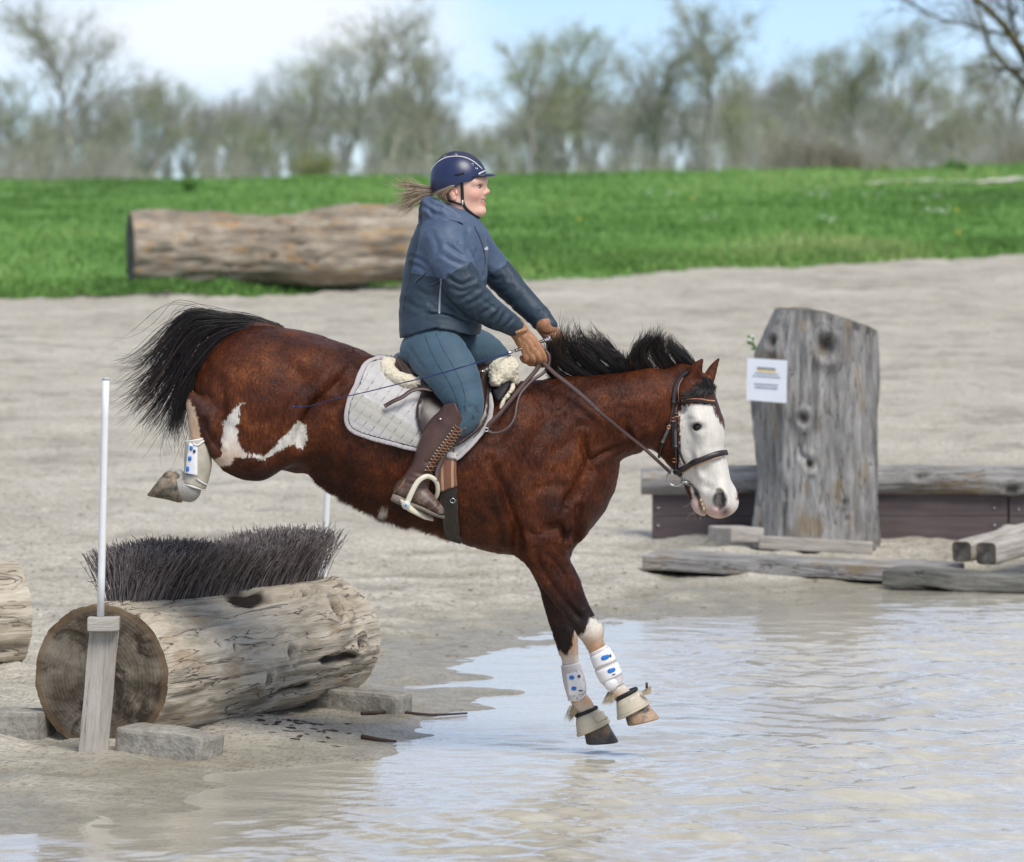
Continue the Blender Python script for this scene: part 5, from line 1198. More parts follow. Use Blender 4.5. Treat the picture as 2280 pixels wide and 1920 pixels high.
# boots ---------------------------------------------------------------
def boot(far):
    f = Field((850, 875, -235), (1075, 1180, -125), 2.0)
    f.sweep(S([(1036,892,-158,42,37),(1012,930,-162,35,34),(990,957,-166,38,34),(970,985,-172,35,32),(953,1014,-177,29,28),(937,1048,-180,25,25),(927,1072,-181,26,25)]), 8, sub=4)
    f.sweep(S([(897,1090,-180,21,22),(922,1098,-184,25,23),(948,1115,-189,21,23),(974,1135,-194,13,19),(982,1141,-195,8,12)]), 14, sub=4)
    f.sweep(S([(927,1068,-181,26,25),(915,1085,-181,25,23)]), 10, sub=2)
    f.half(pc(1013,896,-190), (-0.24,-0.97,0), 2); f.half(pc(1013,896,-190), (0.90,-0.44,0), 2)
    for a in [[(908,1046,-204),(930,1054,-208),(955,1056,-202)], [(906,1058,-204),(928,1066,-210),(950,1066,-204)], [(948,1030,-206),(960,1028,-202),(972,1030,-196)], [(900,1072,-204),(915,1078,-208),(930,1076,-208)]]:
        f.sweep(S([(u, v, w, 2.4, 2.4) for u, v, w in a]), 7, sub=3, mode='sub')
    f.half(pc(873,1104,-190), (-0.36, 0.93, 0), 2)
    m_ = M_BOOT
    P, Q = f.nets(1); P = P.copy()
    P = P+0.0
    if far: P[:, 2] *= -1; P[:, 0] += 66; P[:, 1] -= 22
    Q = np.ascontiguousarray(outward(P, Q)); o_ = mesh('boot', W(P), Q, m_, person)
    L = [pc(u, v, -188) for u, v in [(869,1103),(900,1116),(930,1128),(960,1142),(990,1151)]]
    rings = []
    for (u, v, hw, hh) in [(872,1107,12,8),(885,1112,21,9),(905,1121,21,9),(912,1122,20,5),(940,1132,23,5),(965,1144,23,5),(982,1150,15,4.5),(990,1153,5,3)]:
        q = np.array(pc(u, v, -190)); 
        if far: q = q*np.array([1,1,-1])+np.array([66,-22,0])
        rings.append((q, np.array([-0.36,0.93,0])*hh, np.array([0,0,1.0])*hw, 3.0))
    so = loft('sole', rings, M_SOLE, person, 20); so.parent = o_; so.location = (0,0,0)
    return o_, P, Q
m = Mt('boot_leather'); p = m.obj; n = m.noise(p, 9, 4, 0.6); mud_ = m.ramp(m.noise(p, 26, 5, 0.7), [(0.44, 0.0), (0.58, 1.0)]); zz = m.xyz(m.pos)[2]
lowm = m.math('SUBTRACT', 1.0, m.step(zz, 0.98, 1.12))
M_BOOT = m.bsdf(m.mix(m.math('MULTIPLY', m.math('MULTIPLY', mud_, lowm), 0.75), m.ramp(n, [(0.3, (0.040,0.019,0.014)), (0.55, (0.075,0.036,0.026)), (0.75, (0.125,0.064,0.046))]), (0.26,0.21,0.16)), m.ramp(n, [(0.3, 0.36), (0.7, 0.55)]), m.bump(m.noise(p, 55, 4), 0.3, 0.003), 0.45)
M_SOLE = plain('muddy_sole', (0.19,0.16,0.13), 0.85, 0.3, 0.6, 40, 0.5, 0.004)
bo, BP, BQ = boot(False); boot(True)
BBVH = BVHTree.FromPolygons([Vector(x) for x in W(BP)], [list(map(int, q)) for q in BQ])
def bpart(o): o.parent = bo; o.location = (0, 0, 0); return o
M_LACE = plain('tan_lace', (0.30,0.15,0.085), 0.6); M_EYELET = plain('eyelet', (0.5,0.48,0.46), 0.3, Metallic=0.9)
LA = [(1009,952),(1004.5,959.5),(1000,966),(995.5,972.5),(991,979),(986.3,985),(981.6,991),(977,997),(972.4,1003),(968,1009),(964,1015.5),(960,1022),(955,1030),(950.5,1039),(946.7,1047)]
LB = [(u+19-0.35*i, v+9-0.1*i) for i, (u, v) in enumerate(LA)]
for i in range(len(LA)-1):
    a, b, c, d = LA[i], LB[i], LA[i+1], LB[i+1]
    for (q, r_) in ((a, d), (b, c)):
        bpart(rod('lace', [cast(q[0]+(r_[0]-q[0])*t, q[1]+(r_[1]-q[1])*t, BBVH, 0.002+0.002*math.sin(t*3.14))[0] for t in (0, 0.5, 1)], 0.0017, M_LACE, None, 5, 2))
for (u, v) in LA+LB: c_, n_ = cast(u, v, BBVH, 0.002); bpart(rod('eyelet', [c_-n_*0.002, c_+n_*0.0018], 0.0026, M_EYELET, None, 7))
bow0 = (1027, 955)
for pts in ([(0,0),(8,-7),(13,-5),(9,1),(0,0)], [(0,0),(-6,4),(-9,11),(-5,12),(0,0)], [(0,0),(6,2),(11,4)], [(0,0),(-10,-4),(-15,-9)]):
    bpart(rod('lace_bow', [cast(bow0[0]+x, bow0[1]+y, BBVH, 0.006)[0] for x, y in pts], 0.0017, M_LACE, None, 5, 3))
c_, n_ = cast(981, 934, BBVH, 0.002); bpart(rod('stud', [c_-n_*0.002, c_+n_*0.003], 0.0055, M_EYELET, None, 10))
bpart(strap('seam', [(1012,900),(1000,940),(982,975),(962,1006),(944,1036)], 1.4, BBVH, plain('boot_seam', (0.10,0.055,0.04), 0.5), None, 0.0004, 0.001))
bpart(strap('zip', [(904,1064),(894,1082),(878,1098)], 3, BBVH, plain('zip_tan', (0.22,0.12,0.06), 0.5), None, 0.001, 0.002))
# gloves ----------------------------------------------------------------
m = Mt('tan_glove'); p = m.obj; n = m.noise(p, 26, 4, 0.6, 1.0)
M_GLOVE = m.bsdf(m.ramp(n, [(0.3, (0.27,0.12,0.055)), (0.7, (0.43,0.215,0.108))]), 0.5, m.bump(m.noise(p, 55, 3, 0.6, 1.5), 0.55, 0.004), 0.4)
def glove(dx, dy, w0, sg):
    """sg -1: outside of the hand towards the camera"""
    f = Field((1115+dx, 700+dy, min(w0-45, w0+45)), (1240+dx, 840+dy, max(w0-45, w0+45)), 1.7)
    T = lambda L: S([(u+dx, v+dy, w0+sg*w, a, b) for u, v, w, a, b in L])
    f.sweep(T([(1147,726,0,22,21),(1153,735,0,21,20),(1158,741,0,18,17)]), 2, sub=3)                   # cuff
    f.sweep(T([(1156,738,0,17,16),(1166,753,2,22,15),(1178,768,3,23,14),(1186,776,3,20,13)]), 6, sub=4)
    r_ = 7.6
    for L in ([(1197,768,2),(1207,786,3),(1213,803,-3),(1210,813,-14),(1202,812,-20)], [(1189,776,5),(1199,795,6),(1203,808,-4),(1196,813,-15),(1188,808,-20)],
              [(1179,782,5),(1187,799,5),(1188,808,-5),(1180,810,-14),(1174,804,-19)], [(1169,786,3),(1173,798,3),(1173,804,-6),(1167,803,-14),(1162,797,-17)]):
        f.sweep(T([(u, v, w, r_*(1-0.06*i), r_*(1-0.06*i)) for i, (u, v, w) in enumerate(L)]), 2.6, sub=3)
    f.sweep(T([(1176,752,-10,10,9),(1192,764,-18,9,8.5),(1205,780,-22,8,7.5),(1211,796,-22,7,7)]), 3, sub=3)
    for a in [[(1140,744,12),(1154,748,18),(1170,742,16)], [(1168,760,17),(1176,770,18),(1180,782,14)], [(1178,752,16),(1188,764,17),(1192,774,13)], [(1158,752,16),(1164,764,18),(1168,778,15)]]:
        f.sweep(T([(u, v, w, 1.5, 1.5) for u, v, w in a]), 5, sub=3, mode='sub')
    o_, P, Q = sculpt('glove', f, M_GLOVE, person, None, 1)
    return o_, P, Q
gn, GP, GQ2 = glove(0, 0, -60, -1); gfar, GFP, GFQ = glove(66, -2, 60, -1)
GBVH = BVHTree.FromPolygons([Vector(x) for x in W(GP)], [list(map(int, q)) for q in GQ2])
o = strap('cuff_tab', [(1150,741),(1160,737),(1172,734)], 9, GBVH, M_GLOVE, None, 0.003, 0.004); o.parent = gn; o.location = (0,0,0)
c_, n_ = cast(1155, 739, GBVH, 0.008); o = rod('snap', [c_-n_*0.002, c_+n_*0.001], 0.003, plain('brass', (0.6,0.4,0.2), 0.3, Metallic=0.9), None, 8); o.parent = gn; o.location = (0,0,0)
# ---------------------------------------------------------------- tack
from mathutils.geometry import delaunay_2d_cdt
def dense(poly, step):
    out = []
    for (a, b) in zip(poly, poly[1:]+poly[:1]):
        n = max(1, int(math.hypot(b[0]-a[0], b[1]-a[1])/step))
        out += [(a[0]+(b[0]-a[0])*i/n, a[1]+(b[1]-a[1])*i/n) for i in range(n)]
    return out
def smoothpoly(poly, it=2):
    P = np.array(poly, float)
    for _ in range(it):
        Q = np.roll(P, -1, 0); P = np.stack([0.75*P+0.25*Q, 0.25*P+0.75*Q], 1).reshape(-1, 2)
    return [tuple(p) for p in P]
def patch(name, poly, bvh, material, parent=None, off=0.01, thick=0.006, step=6.0, disp=None, attrs=None, blur=3, curve=2, edge=0.0):
    """sheet of cloth or leather lying on a surface, cut to a photo-pixel outline"""
    pl = dense(smoothpoly(poly, curve), step); n0 = len(pl)
    xs = np.arange(min(p[0] for p in pl), max(p[0] for p in pl), step); ys = np.arange(min(p[1] for p in pl), max(p[1] for p in pl), step)
    gx_, gy_ = np.meshgrid(xs, ys); gx_, gy_ = gx_.ravel(), gy_.ravel(); sd = polysd(pl, gx_, gy_); k = sd < -step*0.6
    pts = pl+list(zip(gx_[k], gy_[k])); r = delaunay_2d_cdt([Vector(p) for p in pts], [(i, (i+1) % n0) for i in range(n0)], [], 1, 1e-4)
    P2 = np.array([tuple(v) for v in r[0]]); F = [list(f) for f in r[2]]
    H = [cast(u, v, bvh, 0.0) for u, v in P2]; X = np.array([h[0] for h in H]); N = np.array([h[1] for h in H])
    E = np.array([(f[i], f[(i+1) % 3]) for f in F for i in range(3)])
    for _ in range(blur):
        for A in (X, N):
            acc = A.copy(); c_ = np.ones(len(A)); np.add.at(acc, E[:, 0], A[E[:, 1]]); np.add.at(c_, E[:, 0], 1); np.add.at(acc, E[:, 1], A[E[:, 0]]); np.add.at(c_, E[:, 1], 1)
            B = acc/c_[:, None]; 
            if A is X: X = A*np.array([1, 0, 1])+B*np.array([0, 1, 0])
            else: N = B
    N /= np.maximum(np.linalg.norm(N, axis=1), 1e-9)[:, None]; sd = polysd(pl, P2[:, 0], P2[:, 1])
    d = np.full(len(X), off)+(disp(P2, sd) if disp else 0)
    X = X+N*d[:, None]
    if F:
        a, b, c_ = X[F[len(F)//2]]; 
        if np.cross(b-a, c_-a) @ N[F[len(F)//2][0]] < 0: F = [f[::-1] for f in F]
    o = mesh(name, X, np.array(F), material, parent, attrs={k_: v_ for k_, v_ in (attrs(P2, sd) if attrs else {}).items()})
    md = o.modifiers.new('thick', 'SOLIDIFY'); md.thickness = thick; md.offset = -1
    return o
def wbvh(o):
    me = o.data; return BVHTree.FromPolygons([v.co.copy() for v in me.vertices], [list(p_.vertices) for p_ in me.polygons])
# quilted saddle pad
PADP = [(836,800),(868,806),(905,826),(1000,858),(1085,862),(1100,880),(1104,915),(1086,958),(1045,1003),(1022,1024),(1008,1026),(985,1018),(924,1006),(867,991),(815,977),(780,963),(764,938),(769,897),(787,848),(806,812)]
def quilt(P2, sd):
    a = (P2[:, 0]*0.80+P2[:, 1]*0.60)/21.0; b = (P2[:, 0]*0.52-P2[:, 1]*0.86)/21.0
    q = np.minimum(np.abs(np.sin(a*math.pi)), np.abs(np.sin(b*math.pi))); return 0.0055*np.minimum(q, 0.5)*(sd < -11)+0.003*(sd > -8)
pad = empty('saddle_pad', tuple(cast(900, 920, HBVH)[0]), 'light grey quilted saddle pad with dark piping under the saddle', 'saddle pad')
m = Mt('quilt_cloth'); sd_ = m.attr('rim'); st = m.attr('stripe'); n = m.noise(m.obj, 16, 4); qs = m.attr('stitch')
base_ = m.mix(m.step(st, 0.4, 0.6), m.ramp(n, [(0.3, (0.43,0.41,0.395)), (0.7, (0.53,0.51,0.49))]), (0.42,0.40,0.355))
base_ = m.mix(m.math('MULTIPLY', m.step(qs, 0.86, 1.0), 0.6), base_, (0.20,0.17,0.16))
rim_ = m.mix(m.math('SUBTRACT', 1.0, m.step(m.math('ABSOLUTE', m.math('ADD', sd_, 9.5)), 1.2, 2.0)), base_, (0.03,0.03,0.04))
rim_ = m.mix(m.step(sd_, -8.2, -7.6), rim_, (0.45,0.415,0.41))
M_PAD = m.bsdf(rim_, 0.85, m.bump(m.noise(m.obj, 260, 2), 0.3, 0.0015), 0.2)
def pad_attrs(P2, sd):
    a = (P2[:, 0]*0.80+P2[:, 1]*0.60)/21.0; b = (P2[:, 0]*0.52-P2[:, 1]*0.86)/21.0
    q = 1-np.minimum(np.abs(np.sin(a*math.pi)), np.abs(np.sin(b*math.pi)))
    s = np.abs((P2[:, 0]*0.52-P2[:, 1]*0.86)+ 365)  # a lighter diagonal stripe
    return {'rim': sd, 'stripe': (s < 21).astype(float), 'stitch': np.where(sd < -13, q, 0)}
patch('near_panel', PADP, HBVH, M_PAD, pad, 0.012, 0.012, 3.2, quilt, pad_attrs, 4)
# far half of the pad: the same outline mirrored to the other side of the back
def far_panel():
    o = bpy.data.objects['near_panel']; me = o.data.copy(); n = len(me.vertices); co = np.zeros(n*3, np.float32); me.vertices.foreach_get('co', co); co = co.reshape(-1, 3)
    co[:, 1] *= -1; me.vertices.foreach_set('co', co.ravel()); me.flip_normals(); q = bpy.data.objects.new('far_panel', me); COL.objects.link(q); q.parent = pad; q.location = o.location
    md = q.modifiers.new('thick', 'SOLIDIFY'); md.thickness = 0.012; md.offset = -1
far_panel()
PADB = wbvh(bpy.data.objects['near_panel'])
# sheepskin half pad
m = Mt('sheepskin'); n = m.noise(m.obj, 90, 4, 0.7)
M_FLEECE = m.bsdf(m.ramp(n, [(0.3, (0.62,0.53,0.36)), (0.6, (0.78,0.71,0.55))]), 0.95, m.bump(n, 1.0, 0.008), 0.1, **{'Sheen Weight': 0.3})
fleece = empty('sheepskin_pad', tuple(cast(900, 860, HBVH)[0]), 'cream sheepskin half pad showing behind and before the saddle', 'sheepskin')
sf = Field((820, 770, -190), (1180, 920, 190), 2.6)
def on(u, v, out=0.02, bv=None): return tuple(invW(cast(u, v, bv or HBVH, out)[0]))
rear = [on(884,806,0.022), on(866,808,0.024), on(855,826,0.026), on(866,846,0.03), on(890,858,0.032), on(918,866,0.034), on(944,870,0.036), on(975,872,0.036)]
sf.sweep([p+(r_, r_) for p, r_ in zip(rear, (13,15,16,17,16.5,16.5,16,14))], 8, sub=4)
FD = lambda P: 2.2*fbm(P[:,0]/6, P[:,1]/6, P[:,2]/6, 2, 17)
sculpt('fleece', sf, M_FLEECE, fleece, None, 1, FD); sf = Field((820, 770, -20), (1180, 920, 190), 2.6)
sf.sweep([(p[0], p[1], -p[2], r_, r_) for p, r_ in zip(rear, (13,15,16,17,16.5,16.5,16,14))], 8, sub=3)
sculpt('fleece', sf, M_FLEECE, fleece, None, 1, FD); sf = Field((1070, 770, -130), (1180, 890, 80), 2.2)
sf.ell(pc(1115,826,-86), (27,29,24), tilt(20), 8); sf.ell(pc(1132,818,-66), (23,25,26), None, 10); sf.ell(pc(1142,838,-58), (12,22,20), tilt(-28), 8); sf.ell((1128,812,0), (20,16,50), None, 10); sf.ell(pc(1104,846,-98), (14,16,16), None, 8)
FD = lambda P: 2.2*fbm(P[:,0]/6, P[:,1]/6, P[:,2]/6, 2, 17)
_, FP_, FQ_ = sculpt('fleece', sf, M_FLEECE, fleece, None, 1, FD)
M_BLK = plain('black_pad', (0.012,0.012,0.014), 0.7)
patch('front_flap', [(1104,846),(1136,848),(1140,862),(1126,884),(1112,906),(1104,880)], HBVH, M_BLK, fleece, 0.022, 0.012, 5)
sf3 = Field((1095, 850, -190), (1160, 925, -40), 1.8); sf3.sweep([on(u, v, 0.018)+(3.6+1.2*(i % 2), 4) for i, (u, v) in enumerate([(1143,862),(1140,870),(1136,878),(1131,886),(1125,894),(1120,902),(1116,910)])], 2, sub=3)
sculpt('fleece_edge', sf3, M_FLEECE, fleece, None, 0, lambda P: 1.6*fbm(P[:,0]/5, P[:,1]/5, P[:,2]/5, 2, 19))
# saddle
m = Mt('saddle_leather'); p = m.obj; n = m.noise(p, 8, 4, 0.6)
M_SADD = m.bsdf(m.ramp(n, [(0.3, (0.020,0.0105,0.009)), (0.7, (0.050,0.027,0.021))]), m.ramp(n, [(0.3, 0.27), (0.7, 0.42)]), m.bump(m.noise(p, 120, 3), 0.15, 0.0015), 0.5)
M_SADD2 = plain('saddle_welt', (0.085,0.048,0.036), 0.4, 0.5, 0.2)
saddle = empty('saddle', tuple(W((1000, 860, 0))[0]), 'dark brown leather jumping saddle under the rider', 'saddle')
sd2 = Field((860, 770, -125), (1125, 895, 125), 2.6)
sd2.sweep([(893,796,0,12,62),(905,815,0,22,86),(930,834,0,26,92),(985,852,0,26,84),(1045,846,0,25,70),(1085,826,0,22,50),(1098,814,0,12,34)], 10, p=2.5, sub=4)
for s in (-1, 1):
    sd2.sweep([(886,806,26*s,13,16),(892,818,62*s,15,16),(912,838,88*s,15,14),(940,856,98*s,14,12)], 10, sub=3)
    sd2.sweep([(905,832,78*s,12,12),(935,852,100*s,14,12),(975,866,104*s,14,12)], 8, sub=3)
_, SP_, SQ_ = sculpt('seat', sd2, M_SADD, saddle, None, 1)
SBVH = BVHTree.FromPolygons([Vector(x) for x in W(SP_)], [list(map(int, q)) for q in SQ_])
for px in ([(884,800),(898,824),(922,842),(950,852)], [(890,796),(906,818),(930,834),(952,842)], [(880,812),(896,836),(922,854),(948,862)]): strap('welt', px, 2.5, SBVH, M_SADD2, saddle, 0.001, 0.002)
flap = patch('flap', [(958,852),(938,880),(926,906),(921,936),(932,970),(958,996),(1004,1004),(1044,982),(1074,956),(1091,920),(1098,884),(1094,850),(1084,826),(1050,836),(1000,850)], HBVH, M_SADD, saddle, 0.050, 0.012, 6, None, None, 12)
FLB = wbvh(flap)
fl2 = patch('knee_roll', [(1078,832),(1086,850),(1090,884),(1083,916),(1066,948),(1050,962),(1040,952),(1058,925),(1068,890),(1066,852)], HBVH, M_SADD, saddle, 0.064, 0.02, 5, lambda P2, sd: 0.016*np.clip(-sd/9, 0, 1), None, 12)
patch('skirt', [(985,842),(962,880),(958,905),(985,915),(1000,880),(1030,862),(1062,846),(1070,832),(1040,832)], HBVH, M_SADD, saddle, 0.066, 0.008, 6, None, None, 12)
strap('welt', [(1084,830),(1094,852),(1097,884),(1090,919),(1073,954),(1044,980),(1010,1001)], 3, FLB, M_SADD2, saddle, 0.003, 0.003)
strap('welt', [(1066,852),(1070,888),(1060,926),(1041,953)], 2.5, FLB, M_SADD2, saddle, 0.016, 0.003)
c_, n_ = cast(1071, 826, HBVH, 0.075); rod('stud', [c_-n_*0.004, c_+n_*0.004], 0.006, M_METAL, saddle, 10)
def ring(name, c, r, n, rr, material, parent, sy=1.0, seg=14):
    n = Vector(n).normalized(); t1 = n.cross(Vector((0, 0, 1))).normalized(); t2 = n.cross(t1)
    return rod(name, [Vector(c)+t1*math.cos(a)*r+t2*math.sin(a)*r*sy for a in np.linspace(0, 2*math.pi, seg)], rr, material, parent, 7, 2)
ring('dee', cast(1076, 841, HBVH, 0.075)[0], 0.011, (0.2,-1,0.1), 0.002, M_METAL, saddle)
M_BLUEC = plain('blue_cord', (0.02,0.08,0.55), 0.5)
rod('cord', [cast(u, v, HBVH, 0.075)[0] for u, v in [(1066,848),(1070,852),(1076,850)]], 0.004, M_BLUEC, saddle, 6, 3)
# end of the leather hanging back over the pad
LT = [(985,899),(960,896),(930,893),(905,894),(885,900),(868,907),(852,914)]
P = []
for i, (u, v) in enumerate(LT): P.append(cast(u, v, HBVH, 0.070-0.004*i+0.02*math.sin(i*0.5))[0])
P = crom(np.array([tuple(q) for q in P]), 4); band('strap_end', P, np.tile([[0.1, -0.75, 0.65]], (len(P), 1)), np.linspace(0.016, 0.019, len(P)), plain('strap_leather', (0.06,0.032,0.026), 0.45), saddle, 0.003)
# girth
girth = empty('girth', tuple(cast(1000, 1110, HBVH)[0]), 'tan webbing and dark leather girth round the belly of the horse', 'girth')
m = Mt('girth_web'); x_ = m.attr('across'); M_WEB = m.bsdf(m.mix(m.step(m.math('ABSOLUTE', m.math('SUBTRACT', m.math('ABSOLUTE', x_), 0.55)), 0.10, 0.16), (0.46,0.30,0.17), (0.215,0.095,0.060)), 0.7, m.bump(m.noise(m.obj, 200, 2), 0.3, 0.001), 0.3)
def across(c0, c1, w): 
    def f(P2, sd):
        d = np.array(c1, float)-np.array(c0, float); d /= np.linalg.norm(d); return {'across': ((P2[:, 0]-c0[0])*-d[1]+(P2[:, 1]-c0[1])*d[0])/w}
    return f
patch('webbing', [(978,1000),(1010,1000),(1015,1040),(1017,1080),(975,1092),(974,1060)], HBVH, M_WEB, girth, 0.026, 0.008, 4, None, across((993,1000),(997,1090), 20), 4, 0)
M_GIRL = plain('girth_leather', (0.026,0.019,0.016), 0.5, 0.5, 0.25, 20, 0.25)
gl = patch('leather', [(976,1094),(994,1080),(1016,1074),(1018,1110),(1022,1150),(1027,1182),(1033,1202),(1014,1196),(995,1188),(988,1160),(982,1120)], HBVH, M_GIRL, girth, 0.022, 0.012, 4, None, None, 4, 1)
GLB = wbvh(gl)
strap('edge', [(1016,1076),(1019,1120),(1024,1170),(1031,1198)], 3, GLB, plain('girth_edge', (0.06,0.04,0.03), 0.5), girth, 0.002, 0.002); strap('edge', [(978,1098),(983,1125),(989,1160),(995,1186)], 3, GLB, bpy.data.materials['girth_edge'], girth, 0.002, 0.002)
ring('girth_ring', cast(1008, 1114, GLB, 0.004)[0], 0.0095, cast(1008, 1114, GLB)[1], 0.0022, M_METAL, girth)
patch('keeper', [(991,1007),(1012,1009),(1014,1023),(992,1020)], HBVH, plain('keeper_white', (0.50,0.48,0.46), 0.7), girth, 0.034, 0.006, 4, None, None, 3, 0)
# stirrup and its leather
m = Mt('champagne_metal'); M_STIR = m.bsdf(m.ramp(m.noise(m.obj, 30, 3), [(0.3, (0.58,0.53,0.40)), (0.7, (0.70,0.66,0.53))]), 0.38, None, 0.5)
stir = empty('stirrup', tuple(W(pc(925, 1130, -200))[0]), 'cream stirrup iron carrying the near boot', 'stirrup')
def bw(u, v, w): return W(pc(u, v, w))[0]
arch = [(905,1124,-222),(910,1112,-222),(918,1094,-221),(928,1076,-219),(938,1066,-216),(950,1061,-212),(960,1063,-206),(969,1070,-200),(974,1082,-192),(974,1098,-184),(968,1112,-176),(962,1120,-168)]
A_ = crom(np.array([bw(*q) for q in arch]), 4); band('arch', A_, np.tile([[0.15,-1.0,0.1]], (len(A_), 1)), np.linspace(0.022, 0.016, len(A_)), M_STIR, stir, 0.009)
loft('tread', [(np.array(pc(903,1126,-222)), np.array((4,8,0.)), np.array((8,4,0.))*0.8), (np.array(pc(905,1127,-214)), np.array((6,13,0.)), np.array((14,8,0.))), (np.array(pc(932,1142,-195)), np.array((5,11,0.)), np.array((20,11,0.))), (np.array(pc(952,1150,-172)), np.array((4,8,0.)), np.array((13,7,0.))), (np.array(pc(958,1150,-166)), np.array((2,4,0.)), np.array((6,3,0.)))], M_STIR, stir, 16)
_bz = [bw(904,1125,-231), bw(904,1125,-224)]; rod('hub', _bz, 0.017, M_STIR, stir, 16); rod('hub_badge', [bw(904,1125,-232.4), bw(904,1125,-231)], 0.0105, plain('badge_blue', (0.42,0.50,0.62), 0.35), stir, 14)
rod('hub_mark', [bw(904,1125,-233.2), bw(904,1125,-232.4)], 0.005, plain('badge_dark', (0.05,0.05,0.10), 0.4), stir, 3)
SL = [(972,1070,-202),(974,1050,-196),(982,1030,-190),(990,1008,-186),(1000,985,-182)]
A_ = crom(np.array([bw(*q) for q in SL]), 4); band('stirrup_leather', A_, np.tile([[0.35,-1.0,0.15]], (len(A_), 1)), 0.020, bpy.data.materials['strap_leather'], stir, 0.004)
# ---------------------------------------------------------------- bridle
M_BRID = plain('bridle_leather', (0.022,0.017,0.017), 0.42, 0.5, 0.2); M_COPP = plain('copper', (0.62,0.30,0.19), 0.3, 0.5, 0.1, Metallic=0.8); M_STEEL = plain('steel', (0.52,0.52,0.52), 0.25, 0.5, 0.05, Metallic=1.0); M_PADT = plain('copper_trim', (0.36,0.20,0.12), 0.4)
bridle = empty('bridle', tuple(cast(1510, 900, HBVH)[0]), 'black leather bridle with copper trim and steel ring bit on the white face', 'bridle')
def bs(name, px, w, off=0.006, th=0.0035, mat_=None): return strap(name, px, w, HBVH, mat_ or M_BRID, bridle, off, th, 4, None, 1)
bs('headpiece', [(1536,826),(1522,836),(1513,846),(1506,858),(1501,878),(1499,898)], 11, 0.008)
bs('headpiece_trim', [(1523,843),(1513,858),(1509,880),(1507,896)], 2.5, 0.010, 0.003, M_COPP)
bs('browband', [(1494,898),(1510,896),(1530,893),(1552,893),(1570,896),(1584,898),(1589,893)], 7, 0.010)
CH = [(1526,891.5),(1540,890.5),(1552,891),(1564,893),(1575,896),(1584,897)]
for (u, v) in crom(np.array(CH, float), 4): ball('browband_stone', invW(cast(u, v-1, HBVH, 0.015)[0]), 2.1, M_COPP, bridle, n=8)
bs('cheekpiece', [(1504,898),(1504,930),(1504,965),(1506,1000),(1506,1030),(1506,1046)], 7.5, 0.008)
bs('cheekpiece', [(1498,898),(1497,925),(1499,960),(1501,995)], 5.5, 0.007)
bs('throat_lash', [(1497,905),(1494,930),(1487,952),(1478,975),(1472,1000),(1470,1016)], 6, 0.007)
bs('strap_tip', [(1492,942),(1485,958),(1476,982)], 7, 0.012, 0.002, plain('worn_leather', (0.10,0.10,0.105), 0.45)); bs('strap_tip', [(1505,955),(1506,975),(1507,993)], 6.5, 0.013, 0.002, bpy.data.materials['worn_leather'])
for (u, v) in [(1505,924),(1497,933),(1505,1022)]:
    c_, n_ = cast(u, v, HBVH, 0.015); s_ = 0.0085
    rod('buckle', [c_+Vector((-s_,0,-s_*0.8)), c_+Vector((s_,0,-s_*0.8)), c_+Vector((s_,0,s_*0.8)), c_+Vector((-s_,0,s_*0.8)), c_+Vector((-s_,0,-s_*0.8))], 0.0018, M_COPP, bridle, 6, 1)
c_, n_ = cast(1488, 949, HBVH, 0.014); ring('buckle', c_, 0.007, n_, 0.0018, M_COPP, bridle)
bs('noseband', [(1516,1048),(1524,1041),(1538,1034),(1556,1025),(1578,1017),(1600,1011),(1612,1010)], 13, 0.010, 0.007)
bs('noseband_trim', [(1522,1050),(1540,1042),(1560,1033),(1582,1024),(1604,1018)], 2.6, 0.012, 0.004, M_PADT); bs('noseband_trim', [(1521,1037),(1540,1027),(1560,1018),(1582,1010),(1604,1004)], 2.6, 0.010, 0.003, M_PADT)
bs('noseband_hanger', [(1510,985),(1514,1003),(1521,1020),(1529,1036)], 4.5, 0.008)
bs('chin_strap', [(1500,1058),(1494,1064),(1489,1069)], 9, 0.008); bs('bit_hanger', [(1505,1048),(1506,1056),(1507,1066)], 9, 0.009); bs('flash_strap', [(1518,1048),(1513,1058),(1506,1068)], 6, 0.008)
rc, rn = cast(1511, 1058, HBVH, 0.018); ring('bit_ring', rc, 0.033, rn*0.5+Vector((0,-1,0)), 0.0035, M_STEEL, bridle, 1.0, 22)
rod('bit_mouthpiece', [cast(1522,1068,HBVH,0.016)[0], cast(1530,1072,HBVH,0.010)[0], cast(1540,1077,HBVH,0.0)[0]], [0.005,0.0065,0.006], M_STEEL, bridle, 8, 3)
# reins: from the bit ring to the hands, and the buckle end looped at the withers
M_REIN = plain('rein_leather', (0.052,0.026,0.020), 0.45, 0.5, 0.25, 60); M_REIN2 = plain('rein_grip', (0.065,0.035,0.030), 0.6, 0.4, 0.3, 150, 0.5)
reins = empty('reins', tuple(W(pc(1300, 900, -80))[0]), 'brown leather reins running from the bit to the gloved hands', 'reins')
def rein(name, pts, w, mat_, nrm=(0.25,-0.9,0.35)):
    A_ = crom(np.array([W(pc(*q))[0] for q in pts]), 6); band(name, A_, np.tile([list(nrm)], (len(A_), 1)), w, mat_, reins, 0.0035)
_b = invW(cast(1494, 1052, HBVH, 0.012)[0]); _b2 = invW(cast(1440, 1000, HBVH, 0.010)[0])
rein('rein', [(1208,806,-70),(1235,832,-84),(1262,853,-92),(1290,876,-98),(1316,899,-100)], 0.018, M_REIN2)
rein('rein', [(1316,899,-100),(1340,922,-98),(1365,942,-92),(1392,965,-84),(1430,995,-76),(1462,1024,-72),(1494,1054,_b[2])], 0.0145, M_REIN)
for t in ((1319,902,-103),(1326,909,-103),(1330,913,-102)): rein('rein_keeper', [(t[0]-4, t[1]-4, t[2]-1.5),(t[0]+4, t[1]+4, t[2]-1.5)], 0.020, M_REIN)
